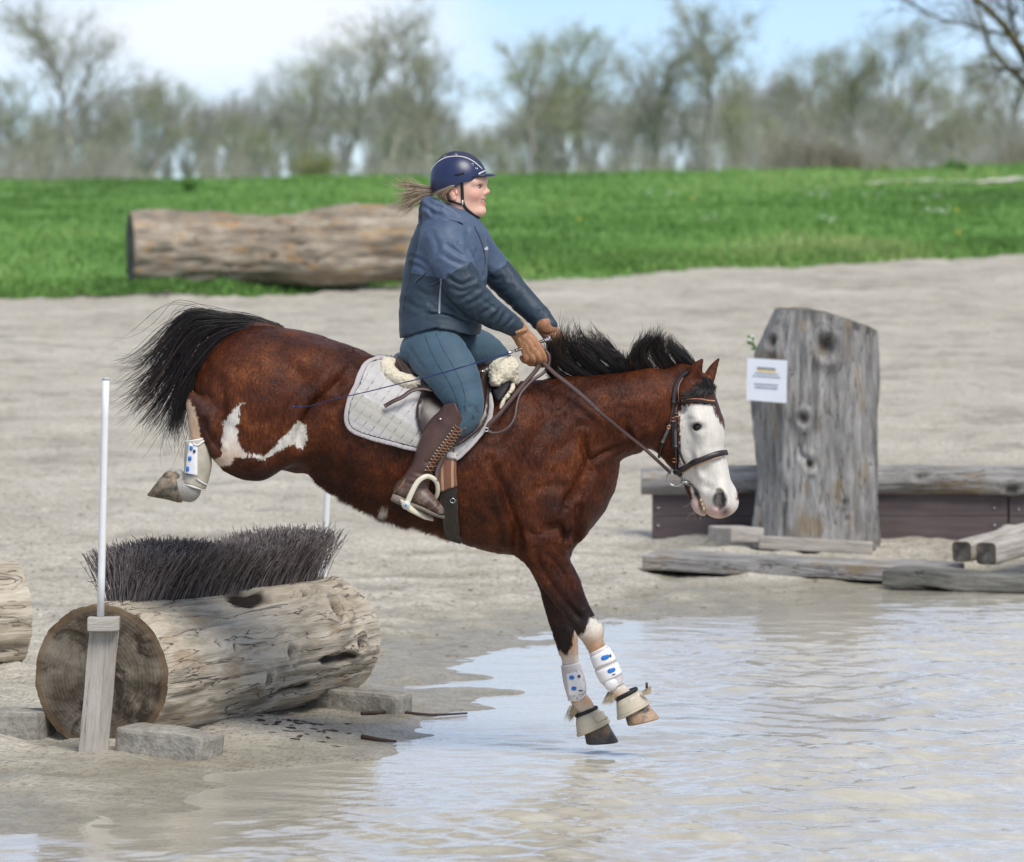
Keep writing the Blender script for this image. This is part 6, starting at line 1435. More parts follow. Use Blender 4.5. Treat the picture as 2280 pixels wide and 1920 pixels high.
rein('rein_loop', [(1203,812,-74),(1186,834,-84),(1168,854,-98),(1150,876,-116),(1130,900,-132),(1110,924,-146),(1090,944,-154),(1084,958,-156)], 0.017, M_REIN2)
rein('rein_loop', [(1084,958,-156),(1095,964,-158),(1112,963,-158),(1132,952,-154),(1146,930,-144),(1151,902,-130),(1160,876,-112),(1185,848,-92),(1208,832,-78),(1221,815,-66),(1223,793,-60),(1213,779,-56)], 0.0125, M_REIN)
rein('rein', [(1268,790,52),(1300,850,60),(1380,930,50),(1480,1000,30)], 0.0145, M_REIN)
rein('rein_loop', [(1206,812,-60),(1222,790,-20),(1236,776,30),(1252,780,50)], 0.015, M_REIN)
ring('rein_buckle', W(pc(1083,957,-160))[0], 0.007, (0.2,-1,0.2), 0.002, M_STEEL, reins)
# ---------------------------------------------------------------- whip in the near hand
whip = empty('riding_whip', tuple(W(pc(1180, 772, -60))[0]), 'thin blue riding whip held in the near glove, pointing back', 'whip')
M_WBLUE = plain('whip_blue', (0.012,0.022,0.10), 0.4); M_WGRIP = plain('whip_grip', (0.02,0.02,0.03), 0.4); M_SILV = plain('silver', (0.75,0.75,0.77), 0.2, Metallic=1.0)
wp = lambda f: np.array(pc(1226-(1226-653)*f, 753+(906-753)*f-7*math.sin(f*math.pi)*0, -52-62*min(f*3, 1)-70*f))
rod('shaft', [W(pc(u, v, w))[0] for u, v, w in [(1140,785,-70),(1060,808,-215),(980,832,-222),(900,852,-222),(820,872,-215),(740,890,-205),(690,904,-195),(655,906,-190)]], [0.0032,0.003,0.0027,0.0024,0.0021,0.0018,0.0016,0.0014], M_WBLUE, whip, 7, 5)
rod('tip_tuft', [W(pc(u, v, -190))[0] for u, v in ((657,906),(654,906),(650,906))], [0.003,0.0058,0.004], M_WBLUE, whip, 8, 2)
rod('grip', [W(pc(u, v, w))[0] for u, v, w in [(1145,782,-66),(1175,772,-58),(1216,757,-50)]], 0.0062, M_WGRIP, whip, 8, 4)
for f in np.linspace(0, 1, 15):
    u, v, w = 1146+68*f, 782-24*f, -71+15*f; c_ = Vector(W(pc(u, v, w-3.6))[0]); rod('grip_stud', [c_-Vector((0,0.001,0)), c_+Vector((0,-0.0012,0))], 0.0026, M_SILV, whip, 6)
rod('knob', [W(pc(u, v, w))[0] for u, v, w in [(1213,758,-50),(1221,755,-49),(1224,754,-48),(1226,753,-48)]], [0.0068,0.0072,0.012,0.0125], M_SILV, whip, 12, 2)
rod('ferrule', [W(pc(u, v, w))[0] for u, v, w in [(1131,787,-78),(1136,785,-74),(1141,783,-70)]], [0.0055,0.0075,0.0060], M_SILV, whip, 10, 2)
# ---------------------------------------------------------------- leg boots and overreach boots
m = Mt('boot_shell'); p = m.obj; M_TB = m.bsdf(m.ramp(m.noise(p, 14, 3), [(0.35, (0.50,0.45,0.43)), (0.65, (0.62,0.58,0.56))]), 0.6, None, 0.4)
M_TW = plain('white_strap', (0.78,0.76,0.75), 0.5, 0.4, 0.05); M_BLUE = plain('blue_plastic', (0.02,0.17,0.55), 0.25, 0.5, 0.1); M_RIMW = plain('white_rim', (0.74,0.71,0.69), 0.6, 0.4, 0.06); M_DIRTY = plain('dirty_shell', (0.43,0.39,0.31), 0.7, 0.3, 0.3, 18)
M_PRINT = plain('print_navy', (0.04,0.05,0.12), 0.5); M_PRINTR = plain('print_red', (0.45,0.05,0.04), 0.5)
def leg_boot(label, path, shell, seed, loc):
    """path: list of (u, v, w, r, rz)"""
    t = empty('tendon_boot', tuple(W(loc)[0]), label, 'leg boot')
    N = crom(np.array(path, float), 4); d = np.gradient(N[:, :3], axis=0); d /= np.linalg.norm(d, axis=1)[:, None]
    z = np.array([0, 0, 1.0]); rings = []
    for q, dd_ in zip(N, d): a = np.cross(z, dd_); a /= np.linalg.norm(a); rings.append((q[:3], a*q[3], z*q[4], 2.3))
    loft('shell', rings, shell, t, 24, False, True, 0.006)
    for k in (0, -1):
        c_, a, b = (np.array(x) for x in rings[k][:3]); rod('rim', [W(c_+a*1.03*math.cos(g)+b*1.03*math.sin(g))[0] for g in np.linspace(0, 2*math.pi, 25)], 0.0042, M_RIMW, t, 6, 1)
    o_ = bpy.data.objects[[c.name for c in t.children if c.name.startswith('shell')][0]]
    return t, wbvh(o_), rings
def between(name, rings, i0, i1, grow, material, t, arc=None):
    rr = [(np.array(c), np.array(a)*grow, np.array(b)*grow, pw) for c, a, b, pw in rings[i0:i1+1]]
    return loft(name, rr, material, t, 24, False, True, 0.005)
def pill(name, bvh, u, v, lx, ly, material, t, off=0.006, ang=0.0):
    ca, sa = math.cos(ang), math.sin(ang); pl = []
    for g in np.linspace(0, 2*math.pi, 17)[:-1]:
        x, y = math.cos(g), math.sin(g); q = (abs(x)**3+abs(y)**3)**(-1/3); pl.append((u+(x*q*lx)*ca-(y*q*ly)*sa, v+(x*q*lx)*sa+(y*q*ly)*ca))
    return patch(name, pl, bvh, material, t, off, 0.003, 3, None, None, 0, 0)
NF = [(1332,1447,-52,20,20),(1343,1468,-51,23,21),(1352,1490,-50,24,21),(1362,1510,-49,23,21),(1370,1526,-48,19,19)]
t, bv, rg_ = leg_boot('white tendon boot with two wide straps on the leading foreleg', S(NF), M_TB, 1, (1350,1490,-50))
between('strap', rg_, 1, 6, 1.10, M_TW, t); between('strap', rg_, 7, 12, 1.10, M_TW, t)
sb = wbvh([c for c in t.children if c.name.startswith('strap')][0]); sb2 = wbvh([c for c in t.children if c.name.startswith('strap')][1])
pill('blue_tab', sb, 1347, 1464, 8.5, 5, M_BLUE, t, 0.005, -0.35); pill('blue_tab', sb2, 1361, 1493, 8.5, 5, M_BLUE, t, 0.004, -0.35)
pill('print', sb, 1358, 1461, 2.0, 3.5, M_PRINT, t, 0.004, -0.3); pill('print', sb2, 1366, 1502, 4, 1.2, M_PRINT, t, 0.004, -0.3)
ball('fetlock_cup', pc(1361,1520,-62), (17,19,12), M_TW, t, n=16)
FFp = [(1271,1484,46,20,20),(1275,1502,46,22,21),(1279,1520,45,23,21),(1283,1540,45,22,21),(1284,1562,45,17,18)]
t, bv, rg_ = leg_boot('white tendon boot with two blue studs on the trailing foreleg', FFp, M_TB, 2, (1280,1520,45))
fp = patch('front_panel', [(1262,1500),(1300,1492),(1306,1520),(1306,1541),(1274,1550),(1268,1548)], bv, M_TW, t, 0.005, 0.006, 4, None, None, 3, 0); fb = wbvh(fp)
for (u, v) in [(1273,1509),(1278,1533)]: pill('blue_tab', fb, u, v, 5.2, 4.2, M_BLUE, t, 0.004)
pill('print', fb, 1289, 1506, 3.4, 3.0, M_PRINT, t, 0.004); pill('print', fb, 1290, 1508, 1.5, 1.5, M_PRINTR, t, 0.0065); pill('print', fb, 1293, 1538, 5, 1.3, M_PRINT, t, 0.003)
strap('piping', [(1300,1545),(1292,1556),(1280,1566),(1274,1582)], 4, bv, M_RIMW, t, 0.006, 0.003)
HBp = [(440,976,-90,21,21),(444,1000,-90,27,23),(446,1028,-90,29,25),(443,1054,-90,27,25),(436,1078,-90,26,24)]
t, bv, rg_ = leg_boot('muddy white boot on the raised hind cannon below the tail', HBp, M_DIRTY, 3, (445,1028,-90))
hp = patch('front_panel', [(422,986),(440,994),(440,1060),(414,1056),(418,1020)], bv, M_TW, t, 0.006, 0.006, 4, None, None, 3, 0); fb = wbvh(hp)
for (u, v, a, b) in [(426,998,3.5,5),(423,1021,4,5),(418,1044,3.5,6)]: pill('blue_tab', fb, u, v, a, b, M_BLUE, t, 0.004)
pill('print', fb, 433, 1005, 3, 3.5, M_PRINT, t, 0.004); pill('print', fb, 426, 1058, 8, 1.2, M_PRINT, t, 0.003, 0.3)
strap('piping', [(424,968),(432,988),(440,992),(450,984),(462,981)], 4, bv, M_RIMW, t, 0.006, 0.003); strap('piping', [(438,1066),(452,1076),(462,1080)], 3, bv, M_RIMW, t, 0.006, 0.003)
# overreach boots
M_BELL = plain('bell_cream', (0.50,0.44,0.33), 0.65, 0.4, 0.18, 16); M_BELLV = plain('bell_tab', (0.62,0.55,0.53), 0.7, 0.3, 0.1)
def bell(label, rings, tabs):
    t = empty('overreach_boot', tuple(W(rings[1][0])[0]), label, 'hoof boot')
    loft('skirt', rings[1:], M_BELL, t, 28, False, True, 0.008); sk = [c for c in t.children if c.name.startswith('skirt')][0]; b_ = wbvh(sk)
    c0, a0, b0 = (np.array(x, float) for x in rings[0][:3]); rod('collar', [W(c0+a0*math.cos(g)+b0*math.sin(g))[0] for g in np.linspace(0, 2*math.pi, 22)], 0.0085, M_BLACK, t, 8, 1)
    c0, a0, b0 = (np.array(x, float) for x in rings[-1][:3]); rod('hem', [W(c0+a0*1.0*math.cos(g)+b0*1.0*math.sin(g))[0] for g in np.linspace(0, 2*math.pi, 26)], 0.0055, M_BELL, t, 7, 1)
    for pl, mt_ in tabs: patch('tab', pl, b_, mt_, t, 0.006, 0.006, 4, None, None, 2, 0)
    return t, b_
z_ = np.array([0, 0, 1.0])
v1 = np.array([22.,-11,0]); t, b_ = bell('cream overreach boot with loose tab on the leading front hoof', [(np.array([1393.,1541,-46]), v1, z_*21), (np.array([1396.,1546,-46]), v1*1.02, z_*22), (np.array([1402.,1558,-46]), np.array([28.,-14,0]), z_*27), (np.array([1408.,1572,-46]), np.array([33.,-17,0]), z_*31), (np.array([1410.,1578,-46]), np.array([35.,-18,0]), z_*33)],
     [([(1390,1547),(1414,1534),(1424,1550),(1402,1565)], M_BELLV)])
lt = W(np.array([pc(1428,1540,-70), pc(1450,1527,-74), pc(1450,1545,-74), pc(1432,1549,-70)])); mesh('loose_tab', np.vstack([lt, lt+np.array([0,0.006,0])]), [[0,1,2,3],[7,6,5,4],[0,4,5,1],[1,5,6,2],[2,6,7,3],[3,7,4,0]], plain('tab_tan', (0.42,0.34,0.22), 0.7), t, False)
rod('tab_button', [W(pc(1440,1533,-76))[0], W(pc(1440,1520,-76))[0]], 0.005, plain('button_brown', (0.06,0.03,0.02), 0.6), t, 8)
v1 = np.array([22.,-9,0]); bell('cream overreach boot with white label on the trailing front hoof', [(np.array([1306.,1589,45]), v1, z_*21), (np.array([1308.,1593,45]), v1*1.02, z_*22), (np.array([1314.,1606,45]), np.array([29.,-12,0]), z_*27), (np.array([1320.,1620,45]), np.array([33.,-15,0]), z_*31), (np.array([1322.,1626,45]), np.array([35.,-16,0]), z_*33)],
     [([(1318,1598),(1340,1584),(1350,1600),(1330,1612)], M_BELL), ([(1328,1590),(1342,1584),(1348,1596),(1334,1600)], M_BELLV)])
# ---------------------------------------------------------------- logs, brush fence, stump, timbers
def wood_mat(name, lo, mid, hi, crack=(0.03,0.022,0.016), grain=1.0, cr=0.5, warm=None, rough=0.85):
    """weathered wood, grain along local X"""
    m = Mt(name); p = m.obj; g = m.scaled(p, (1.1*grain, 9*grain, 9*grain)); a = m.noise(g, 2.2, 6, 0.65, 0.7); b = m.noise(p, 2.6, 4, 0.6); f = m.noise(m.scaled(p, (2.5*grain, 40*grain, 40*grain)), 3, 4, 0.6)
    k = m.math('ADD', m.math('MULTIPLY', a, 0.45), m.math('ADD', m.math('MULTIPLY', b, 0.3), m.math('MULTIPLY', f, 0.25)))
    col = m.ramp(k, [(0.36, lo), (0.5, mid), (0.62, hi)])
    if warm: col = m.mix(m.math('MULTIPLY', m.ramp(m.noise(m.scaled(p, (1, 3, 3)), 3.3, 4, 0.6), [(0.55, 0.0), (0.68, 1.0)]), 0.8), col, warm)
    c1 = m.ramp(m.noise(m.scaled(p, (0.55*grain, 9*grain, 9*grain)), 1.7, 4, 0.5, 0.7), [(0.490, 1.0), (0.5, 0.0), (0.510, 1.0)])
    c1 = m.math('MULTIPLY', m.math('SUBTRACT', 1.0, c1), cr)
    col = m.mix(c1, col, crack); at_ = m.attr('rot'); col = m.mix(at_, col, (0.025,0.016,0.011))
    return m.bsdf(col, rough, m.bump(m.math('SUBTRACT', m.math('ADD', a, m.math('MULTIPLY', f, 0.5)), c1), 0.55, 0.02), 0.25)
def end_mat(name, lo, hi, dark=(0.03,0.022,0.015), amt=0.5):
    m = Mt(name); p = m.obj; x = m.xyz(p); r = m.math('SQRT', m.math('ADD', m.math('POWER', x[1], 2.0), m.math('POWER', x[2], 2.0)))
    w = m.math('SINE', m.math('MULTIPLY', m.math('ADD', r, m.math('MULTIPLY', m.noise(p, 5, 3), 0.03)), 420.0)); n = m.noise(p, 7, 5, 0.65); n2 = m.noise(p, 30, 3)
    col = m.ramp(m.math('ADD', m.math('MULTIPLY', n, 0.9), m.math('MULTIPLY', w, 0.018)), [(0.34, lo), (0.58, hi)])
    col = m.mix(m.math('MULTIPLY', m.ramp(m.noise(m.scaled(p, (1, 1, 1), (0, 0, 0), (3, 1, 2)), 6, 5, 0.7, 0.8), [(0.50, 0.0), (0.62, 1.0)]), amt), col, dark)
    rim = m.step(m.attr('rad'), 0.86, 0.95); col = m.mix(m.math('MULTIPLY', rim, 0.6), col, (0.20,0.13,0.07))
    return m.bsdf(col, 0.9, m.bump(m.math('ADD', n, m.math('ADD', m.math('MULTIPLY', w, 0.025), m.math('MULTIPLY', n2, 0.3))), 0.6, 0.012), 0.2)
def log_parts(name, p0, p1, r0, r1, bark, endm, seed, label, cat, nl=90, na=110, relief=0.012, knots=6, prof=None, squash=1.0, rot=None, group=None, top_cut=None, sub=None):
    """log as Empty at p0 with X along the log; parts: trunk (side surface) and two cut ends"""
    p0, p1 = Vector(p0), Vector(p1); d = p1-p0; L = d.length; rg = np.random.default_rng(seed)
    o = empty(name, p0, label, cat, group); o.rotation_mode = 'QUATERNION'; o.rotation_quaternion = d.to_track_quat('X', 'Z'); 
    s = np.linspace(0, 1, nl); a = np.linspace(0, 2*math.pi, na, endpoint=False); SS, AA = np.meshgrid(s, a, indexing='ij')
    r = r0+(r1-r0)*SS
    if prof is not None: r = r*prof(SS, AA)
    X = SS*L; cx, cy = np.cos(AA), np.sin(AA)
    n = fbm(X*1.2/1, cx*1.6+seed, cy*1.6, 3, seed)*relief*1.6+fbm(X*3, cx*7+seed, cy*7, 4, seed+5)*relief*0.7
    gr = np.abs(vnoise(X*1.3+vnoise(X*2.5, cx*4, cy*4, seed+8)*0.5, cx*9+seed*3, cy*9, seed+9)); n = n-relief*1.3*np.clip(0.16-gr, 0, 1)/0.16
    rotv = np.zeros_like(r)
    for k in range(knots):
        ks, ka, kr = rg.uniform(0.15, 0.95), rg.uniform(0, 6.28), rg.uniform(0.035, 0.075)
        if rot and k < len(rot.get('knots', [])): ks, ka, kr = rot['knots'][k]
        dx = (X-ks*L); da = (np.angle(np.exp(1j*(AA-ka))))*r; q = np.sqrt((dx/1.25)**2+da**2)/kr
        n = n+0.55*kr*np.exp(-((q-0.9)/0.45)**2)*0.6-0.5*kr*np.exp(-(q/0.5)**2); rotv = np.maximum(rotv, np.clip(1.1-q*1.7, 0, 0.75))
    if rot:
        for (ks, ka, ls, la, dp) in rot.get('holes', []):
            dx = (X-ks*L)/ls; da = np.angle(np.exp(1j*(AA-ka)))*r/la; q = np.sqrt(dx**2+da**2)+0.35*vnoise(X*9, cx*9, cy*9, 3); h_ = np.clip(1.25-q, 0, 1); n = n-dp*np.minimum(h_*2, 1); rotv = np.maximum(rotv, np.clip(h_*2.2, 0, 1))
    r = r+n*np.clip(0.25+np.minimum(SS, 1-SS)/0.05, 0, 1)
    V = np.stack([X, r*cx, r*cy*squash], -1)
    if top_cut is not None: V = top_cut(V, L)
    ix = np.arange(nl*na).reshape(nl, na); j2 = np.roll(ix, -1, 1)
    F = np.stack([ix[:-1], ix[1:], j2[1:], j2[:-1]], -1).reshape(-1, 4)
    mesh('trunk', V.reshape(-1, 3), F[:, ::-1].copy(), bark, None, attrs={'rot': rotv.ravel()}).parent = o
    for e, (row, sg) in enumerate(((V[0], -1), (V[-1], 1))):
        c_ = row.mean(0); R_ = [row]; fr = [0.97, 0.9, 0.75, 0.5, 0.25]; VV = [row]
        for f in fr:
            q = c_+(row-c_)*f; q = q+np.array([1., 0, 0])*(sg*0.006*fbm(q[:, 1]*14, q[:, 2]*14, 0, 3, seed+e)[:, None]); VV.append(q)
        VV.append(c_[None]); vv = np.vstack(VV); FF = []
        for k in range(len(fr)):
            for j in range(na): FF.append([k*na+j, k*na+(j+1) % na, (k+1)*na+(j+1) % na, (k+1)*na+j])
        k = len(fr)
        for j in range(na): FF.append([k*na+j, k*na+(j+1) % na, len(vv)-1])
        if sg < 0: FF = [f[::-1] for f in FF]
        q = mesh('cut_end', vv, FF, endm, None, attrs={'rad': np.concatenate([np.full(na, f) for f in [1.0]+fr]+[[0.0]])}); q.parent = o
    return o
M_CREAM = wood_mat('cream_log', (0.28,0.23,0.17), (0.47,0.41,0.315), (0.61,0.55,0.45), warm=(0.36,0.27,0.18), cr=0.9)
M_ENDB = end_mat('log_end', (0.085,0.065,0.045), (0.24,0.205,0.155), amt=0.9)
M_GREYW = wood_mat('grey_wood', (0.11,0.105,0.10), (0.27,0.26,0.245), (0.42,0.41,0.39), warm=(0.25,0.19,0.11), cr=0.8)
M_ENDG = end_mat('grey_end', (0.07,0.065,0.055), (0.18,0.17,0.15), amt=0.4)
M_TANW = wood_mat('meadow_wood', (0.10,0.08,0.06), (0.30,0.25,0.19), (0.50,0.44,0.35), warm=(0.40,0.24,0.09), cr=0.8, grain=0.5)
M_POST = wood_mat('post_wood', (0.27,0.24,0.20), (0.40,0.365,0.315), (0.50,0.46,0.41), cr=0.35)
# log jump with brush
LA0 = at(226, 1508, -0.05); LA1 = at(722, 1422, 2.05)
log_parts('jump_log', LA0, LA1, 0.283, 0.262, M_CREAM, M_ENDB, 3, 'big cream weathered log with a dark sawn end lying at the water', 'log', 150, 170, 0.011, 8,
          rot={'knots': [(a_, math.pi/2+b_, c_) for a_, b_, c_ in [(0.82,0.95,0.085),(0.55,1.55,0.06),(0.45,1.85,0.05),(0.90,1.6,0.05),(0.72,0.65,0.045),(0.24,1.2,0.03),(0.95,0.5,0.05),(0.30,1.3,0.03)]], 'holes': [(0.52,math.pi/2+0.42,0.17,0.05,0.018),(0.80,math.pi/2+1.75,0.22,0.022,0.02),(0.62,math.pi/2+2.2,0.25,0.02,0.014)]})
ld = (LA1-LA0); LL = ld.length; ld.normalize(); lsd = Vector((ld.y, -ld.x, 0)).normalized()
m = Mt('brush_twig'); M_TWIG = m.bsdf(m.ramp(m.attr('tone'), [(0.0, (0.055,0.046,0.045)), (0.5, (0.18,0.155,0.15)), (0.85, (0.33,0.29,0.275)), (1.0, (0.22,0.155,0.16))]), 0.8, None, 0.25)
def make_brush():
    o = empty('brush_fence', LA0+ld*LL*0.5+Vector((0, 0, 0.27)), 'dark twig brush standing along the top of the log', 'brush')
    rg = np.random.default_rng(8); n = 8000; K = 6
    ss = rg.random(n); lock = (rg.random(n)*150).astype(int); ll = rg.normal(0, 1, (150, 3))
    ss = np.clip(ss*0.82+(lock/150.0)*0.18, 0, 1); lat = rg.uniform(-1, 1, n)
    base = np.array(LA0)+np.outer((0.05+0.90*ss)*LL, np.array(ld))+np.outer(lat*0.055, np.array(lsd)); base[:, 2] += 0.215+0.0*ss
    H = (0.262+0.02*np.sin(ss*9)+0.02*vnoise(ss*11, 0, 0, 3))*rg.uniform(0.88, 1.02, n)*np.where(np.abs(lat) > 0.7, 0.93, 1)
    lean = np.outer(((ss-0.45)*1.25)**3*0.55+0.10*ll[lock, 0]*0.6+rg.normal(0, 0.07, n), np.array(ld))+np.outer(lat*0.42+0.12*ll[lock, 1]*0.5+rg.normal(0, 0.09, n), np.array(lsd))
    t = np.linspace(0, 1, K)[None, :, None]
    P = base[:, None, :]+np.array([0, 0, 1.0])*t*H[:, None, None]+lean[:, None, :]*H[:, None, None]*t**1.5+rg.normal(0, 0.006, (n, K, 3))*t
    rad = np.linspace(0.0022, 0.0013, K)[None]*rg.uniform(0.7, 1.3, (n, 1)); tn = np.clip(0.4+0.34*ll[lock, 2][:, None]*0.6+rg.normal(0, 0.2, (n, 1))+0.05*np.linspace(0, 1, K)[None], 0, 0.9)
    # side shoots near the tips
    m2 = 22000; k = rg.integers(0, n, m2); f = rg.uniform(0.45, 1.0, m2); i0 = np.minimum((f*(K-1)).astype(int), K-2); b = P[k, i0]+(P[k, i0+1]-P[k, i0])*((f*(K-1))-i0)[:, None]
    d = (P[k, -1]-P[k, 0]); d /= np.linalg.norm(d, axis=1)[:, None]; d = d+rg.normal(0, 0.42, (m2, 3)); d /= np.linalg.norm(d, axis=1)[:, None]; l = rg.uniform(0.012, 0.034, (m2, 1))
    Q = np.stack([b, b+d*l*0.5, b+d*l], 1); V1, F1 = tube_arrays(P, rad, 3); V2, F2 = tube_arrays(Q, np.array([[0.0016, 0.0016, 0.0008]]), 3)
    tones = np.concatenate([np.repeat(tn.reshape(-1), 3), np.repeat(np.clip(rg.normal(0.62, 0.25, (m2, 1)), 0, 1).repeat(3, 1).reshape(-1), 3)])
    q = mesh('twigs', np.vstack([V1, V2]), np.vstack([F1, F2+len(V1)]), M_TWIG, o, attrs={'tone': tones}); props(q, kind='stuff')
    s_ = [(0.98, -0.05, 0.40, 0.18)]
    st = []
    for i in range(26):
        b0 = np.array(LA0)+np.array(ld)*LL*(0.92+0.05*rg.random())+np.array([0, 0, 0.30]); dv = np.array([0.22+0.12*rg.random(), 0.2, 0.62])+rg.normal(0, 0.13, 3); st.append([b0+dv*x*0.27+rg.normal(0, 0.004, 3) for x in (0, 0.35, 0.7, 1)])
    q = tubes('loose_sprig', np.array(st), np.array([[0.0025, 0.002, 0.0016, 0.001]]), M_TWIG, o, 3, {'tone': np.full(len(st)*12, 0.6)}); props(q, kind='stuff')
make_brush()
# flag post at the near end: slat, cap, white pole
def prism(name, quad_px, Y, depth, material, parent=None, bev=0.003):
    f = [at(u, v, Y) for u, v in quad_px]; b = [p+Vector((0, depth, 0)) for p in f]; n = len(f)
    o = mesh(name, [tuple(p) for p in f+b], [list(range(n))[::-1], list(range(n, 2*n))]+[[i, (i+1) % n, (i+1) % n+n, i+n] for i in range(n)], material, parent, False)
    return bevel(o, bev, 2)
def local_wood(o, ang_y):
    return o
def board(name, p0, p1, w, t, material, parent=None, bev=0.004, up=(0,1,0), rough=0.0, seed=0):
    """plank from p0 to p1 with local X along it, so that the grain follows"""
    p0, p1 = Vector(p0), Vector(p1); d = p1-p0; L = d.length; x = d.normalized(); n = Vector(up); n = (n-x*n.dot(x)).normalized(); y = n.cross(x)
    bm = bmesh.new(); bmesh.ops.create_cube(bm, size=1)
    for v in bm.verts: v.co = Vector((v.co.x*L, v.co.y*w, v.co.z*t))
    if bev: bmesh.ops.bevel(bm, geom=bm.edges[:], offset=bev, segments=2, affect='EDGES', profile=0.6)
    if rough:
        bmesh.ops.subdivide_edges(bm, edges=[e for e in bm.edges if e.calc_length() > 0.1], cuts=14, use_grid_fill=True)
        for v in bm.verts:
            q = v.co*7+Vector((seed*3.1, 0, 0)); v.co += Vector((0.3*float(vnoise(q.x, q.y, q.z, 1)), float(vnoise(q.x, q.y, q.z, 2)), float(vnoise(q.x, q.y, q.z, 3))))*rough
    me = bpy.data.meshes.new(name); bm.to_mesh(me); bm.free(); me.materials.append(material)
    o = bpy.data.objects.new(name, me); COL.objects.link(o); from mathutils import Matrix
    mw = Matrix(((x.x, y.x, n.x, 0), (x.y, y.y, n.y, 0), (x.z, y.z, n.z, 0), (0, 0, 0, 1))); mw.translation = (p0+p1)/2
    o.matrix_world = mw
    if parent is not None: o.parent = parent; o.matrix_parent_inverse = parent.matrix_world.inverted() if False else Matrix.Translation(-Vector(parent.location))
    return o
YP = -0.36
fpost = empty('flag_post', at(205, 1706, YP), 'grey wooden slat with a square cap nailed to the log end', 'post')
board('slat', at(204, 1712, YP), at(233, 1396, YP+0.02), 0.112, 0.03, M_POST, fpost, 0.003, (0,1,0), 0.002)
board('cap', at(196, 1388, YP-0.005), at(266, 1388, YP-0.005), 0.052, 0.085, M_POST, fpost, 0.005, (0,1,0), 0.003)
M_POLE = plain('pole_white', (0.74,0.74,0.73), 0.35, 0.5, 0.04, 30, 0.05)
fpole = empty('flag_pole', at(224, 1372, YP), 'tall white plastic pole standing on the slat before the log', 'pole')
rod('tube', [at(224, 1374, YP), at(230, 1100, YP+0.01), at(236, 846, YP+0.02)], 0.0142, M_POLE, fpole, 16, 3); rod('end_cap', [at(236, 847, YP+0.02), at(236.2, 841, YP+0.02)], 0.0146, plain('cap_grey', (0.5,0.5,0.5), 0.5), fpole, 16)
fp2 = empty('flag_pole', at(716, 1330, 2.3), 'white pole at the far end of the log under the belly', 'pole')
rod('tube', [at(716, 1400, 2.35), at(728, 1120, 2.35), at(740, 860, 2.35)], 0.0142, M_POLE, fp2, 16, 3)
# concrete blocks under the log
m = Mt('concrete'); p = m.obj; n = m.noise(p, 30, 5, 0.7); M_CONC = m.bsdf(m.ramp(m.math('ADD', m.math('MULTIPLY', n, 0.6), m.math('MULTIPLY', m.noise(p, 4, 3), 0.4)), [(0.35, (0.19,0.17,0.135)), (0.5, (0.30,0.28,0.235)), (0.65, (0.44,0.41,0.355))]), 0.95, m.bump(n, 0.9, 0.012), 0.2)
def block(label, p0, p1, w, h, seed, rough=0.012):
    o = board('concrete_block', p0, p1, w, h, M_CONC, None, 0.018, (0,0,1), rough, seed); props(o, label, 'block'); return o
b0 = at(285, 1672, -0.25); b1 = at(472, 1706, -0.42)
block('rough concrete block wedged under the near end of the log by the water', (b0.x, b0.y, 0.085), (b1.x, b1.y, 0.05), 0.20, 0.13, 1)
b0 = at(-60, 1655, 0.15); b1 = at(105, 1660, 0.05); block('grey concrete block at the left edge beside the log end', (b0.x, b0.y, 0.09), (b1.x, b1.y, 0.09), 0.22, 0.16, 2)
b0 = at(690, 1570, 1.75); b1 = at(900, 1578, 1.55); block('flat concrete block under the far end of the log', (b0.x, b0.y, 0.065), (b1.x, b1.y, 0.05), 0.16, 0.11, 3)
# another log at the left edge
p0 = at(22, 1372, 3.5); p1 = p0+Vector((-1.6, -0.9, 0.0))
log_parts('jump_log', (p0.x, p0.y, 0.285), (p1.x, p1.y, 0.285), 0.25, 0.29, M_CREAM, M_CREAM, 17, 'pale log cut off by the left edge of the photograph', 'log', 70, 90, 0.024, 4)
# meadow log
D = 63.0; z0 = gz_at((290-1140)/FPX*D, D+CAM_Y)
def mprof(S_, A_): return 1.0+0.05*np.sin(S_*9+1)+0.10*np.clip((S_-0.55)/0.3, 0, 1)*np.clip(np.sin(A_), 0, 1)+0.03*np.sin(A_*3+S_*4)
q0, q1 = at(290, 558, D+CAM_Y-0.9), at(955, 548, D+CAM_Y-0.3)
log_parts('meadow_log', q0, q1, 0.415, 0.385, M_TANW, M_ENDG, 23, 'thick brown weathered log lying on the grass behind the rider', 'log', 90, 90, 0.03, 7, mprof)
# stump
Ds = 33.6; sz = (Ds)/FPX; zb = CAM_Z-(1218-430)*sz; zt = CAM_Z-(688-430)*sz; xm = (1815-1140)*sz
def scut(V, L):
    V = V.copy(); x, y, z = V[..., 0], V[..., 1], V[..., 2]; h = x/L
    # local X is up; image right is +/-Y of the log frame: slope the top and shave the upper left shoulder
    V[..., 0] = x-0.12*np.clip((h-0.5)/0.5, 0, 1)*np.clip((y*SGN+0.1)/0.45, 0, 1)*1.0
    sh = np.clip((h-0.80)/0.20, 0, 1)*np.clip((-y*SGN-0.12)/0.26, 0, 1); V[..., 1] = y+SGN*0.14*sh; return V
SGN = 1
qx = Vector((0, 0, 1)).to_track_quat('X', 'Z'); yw = qx @ Vector((0, 1, 0)); SGN = 1 if yw.x > 0 else (-1 if yw.x < 0 else 1); YAX = abs(yw.x) > 0.5
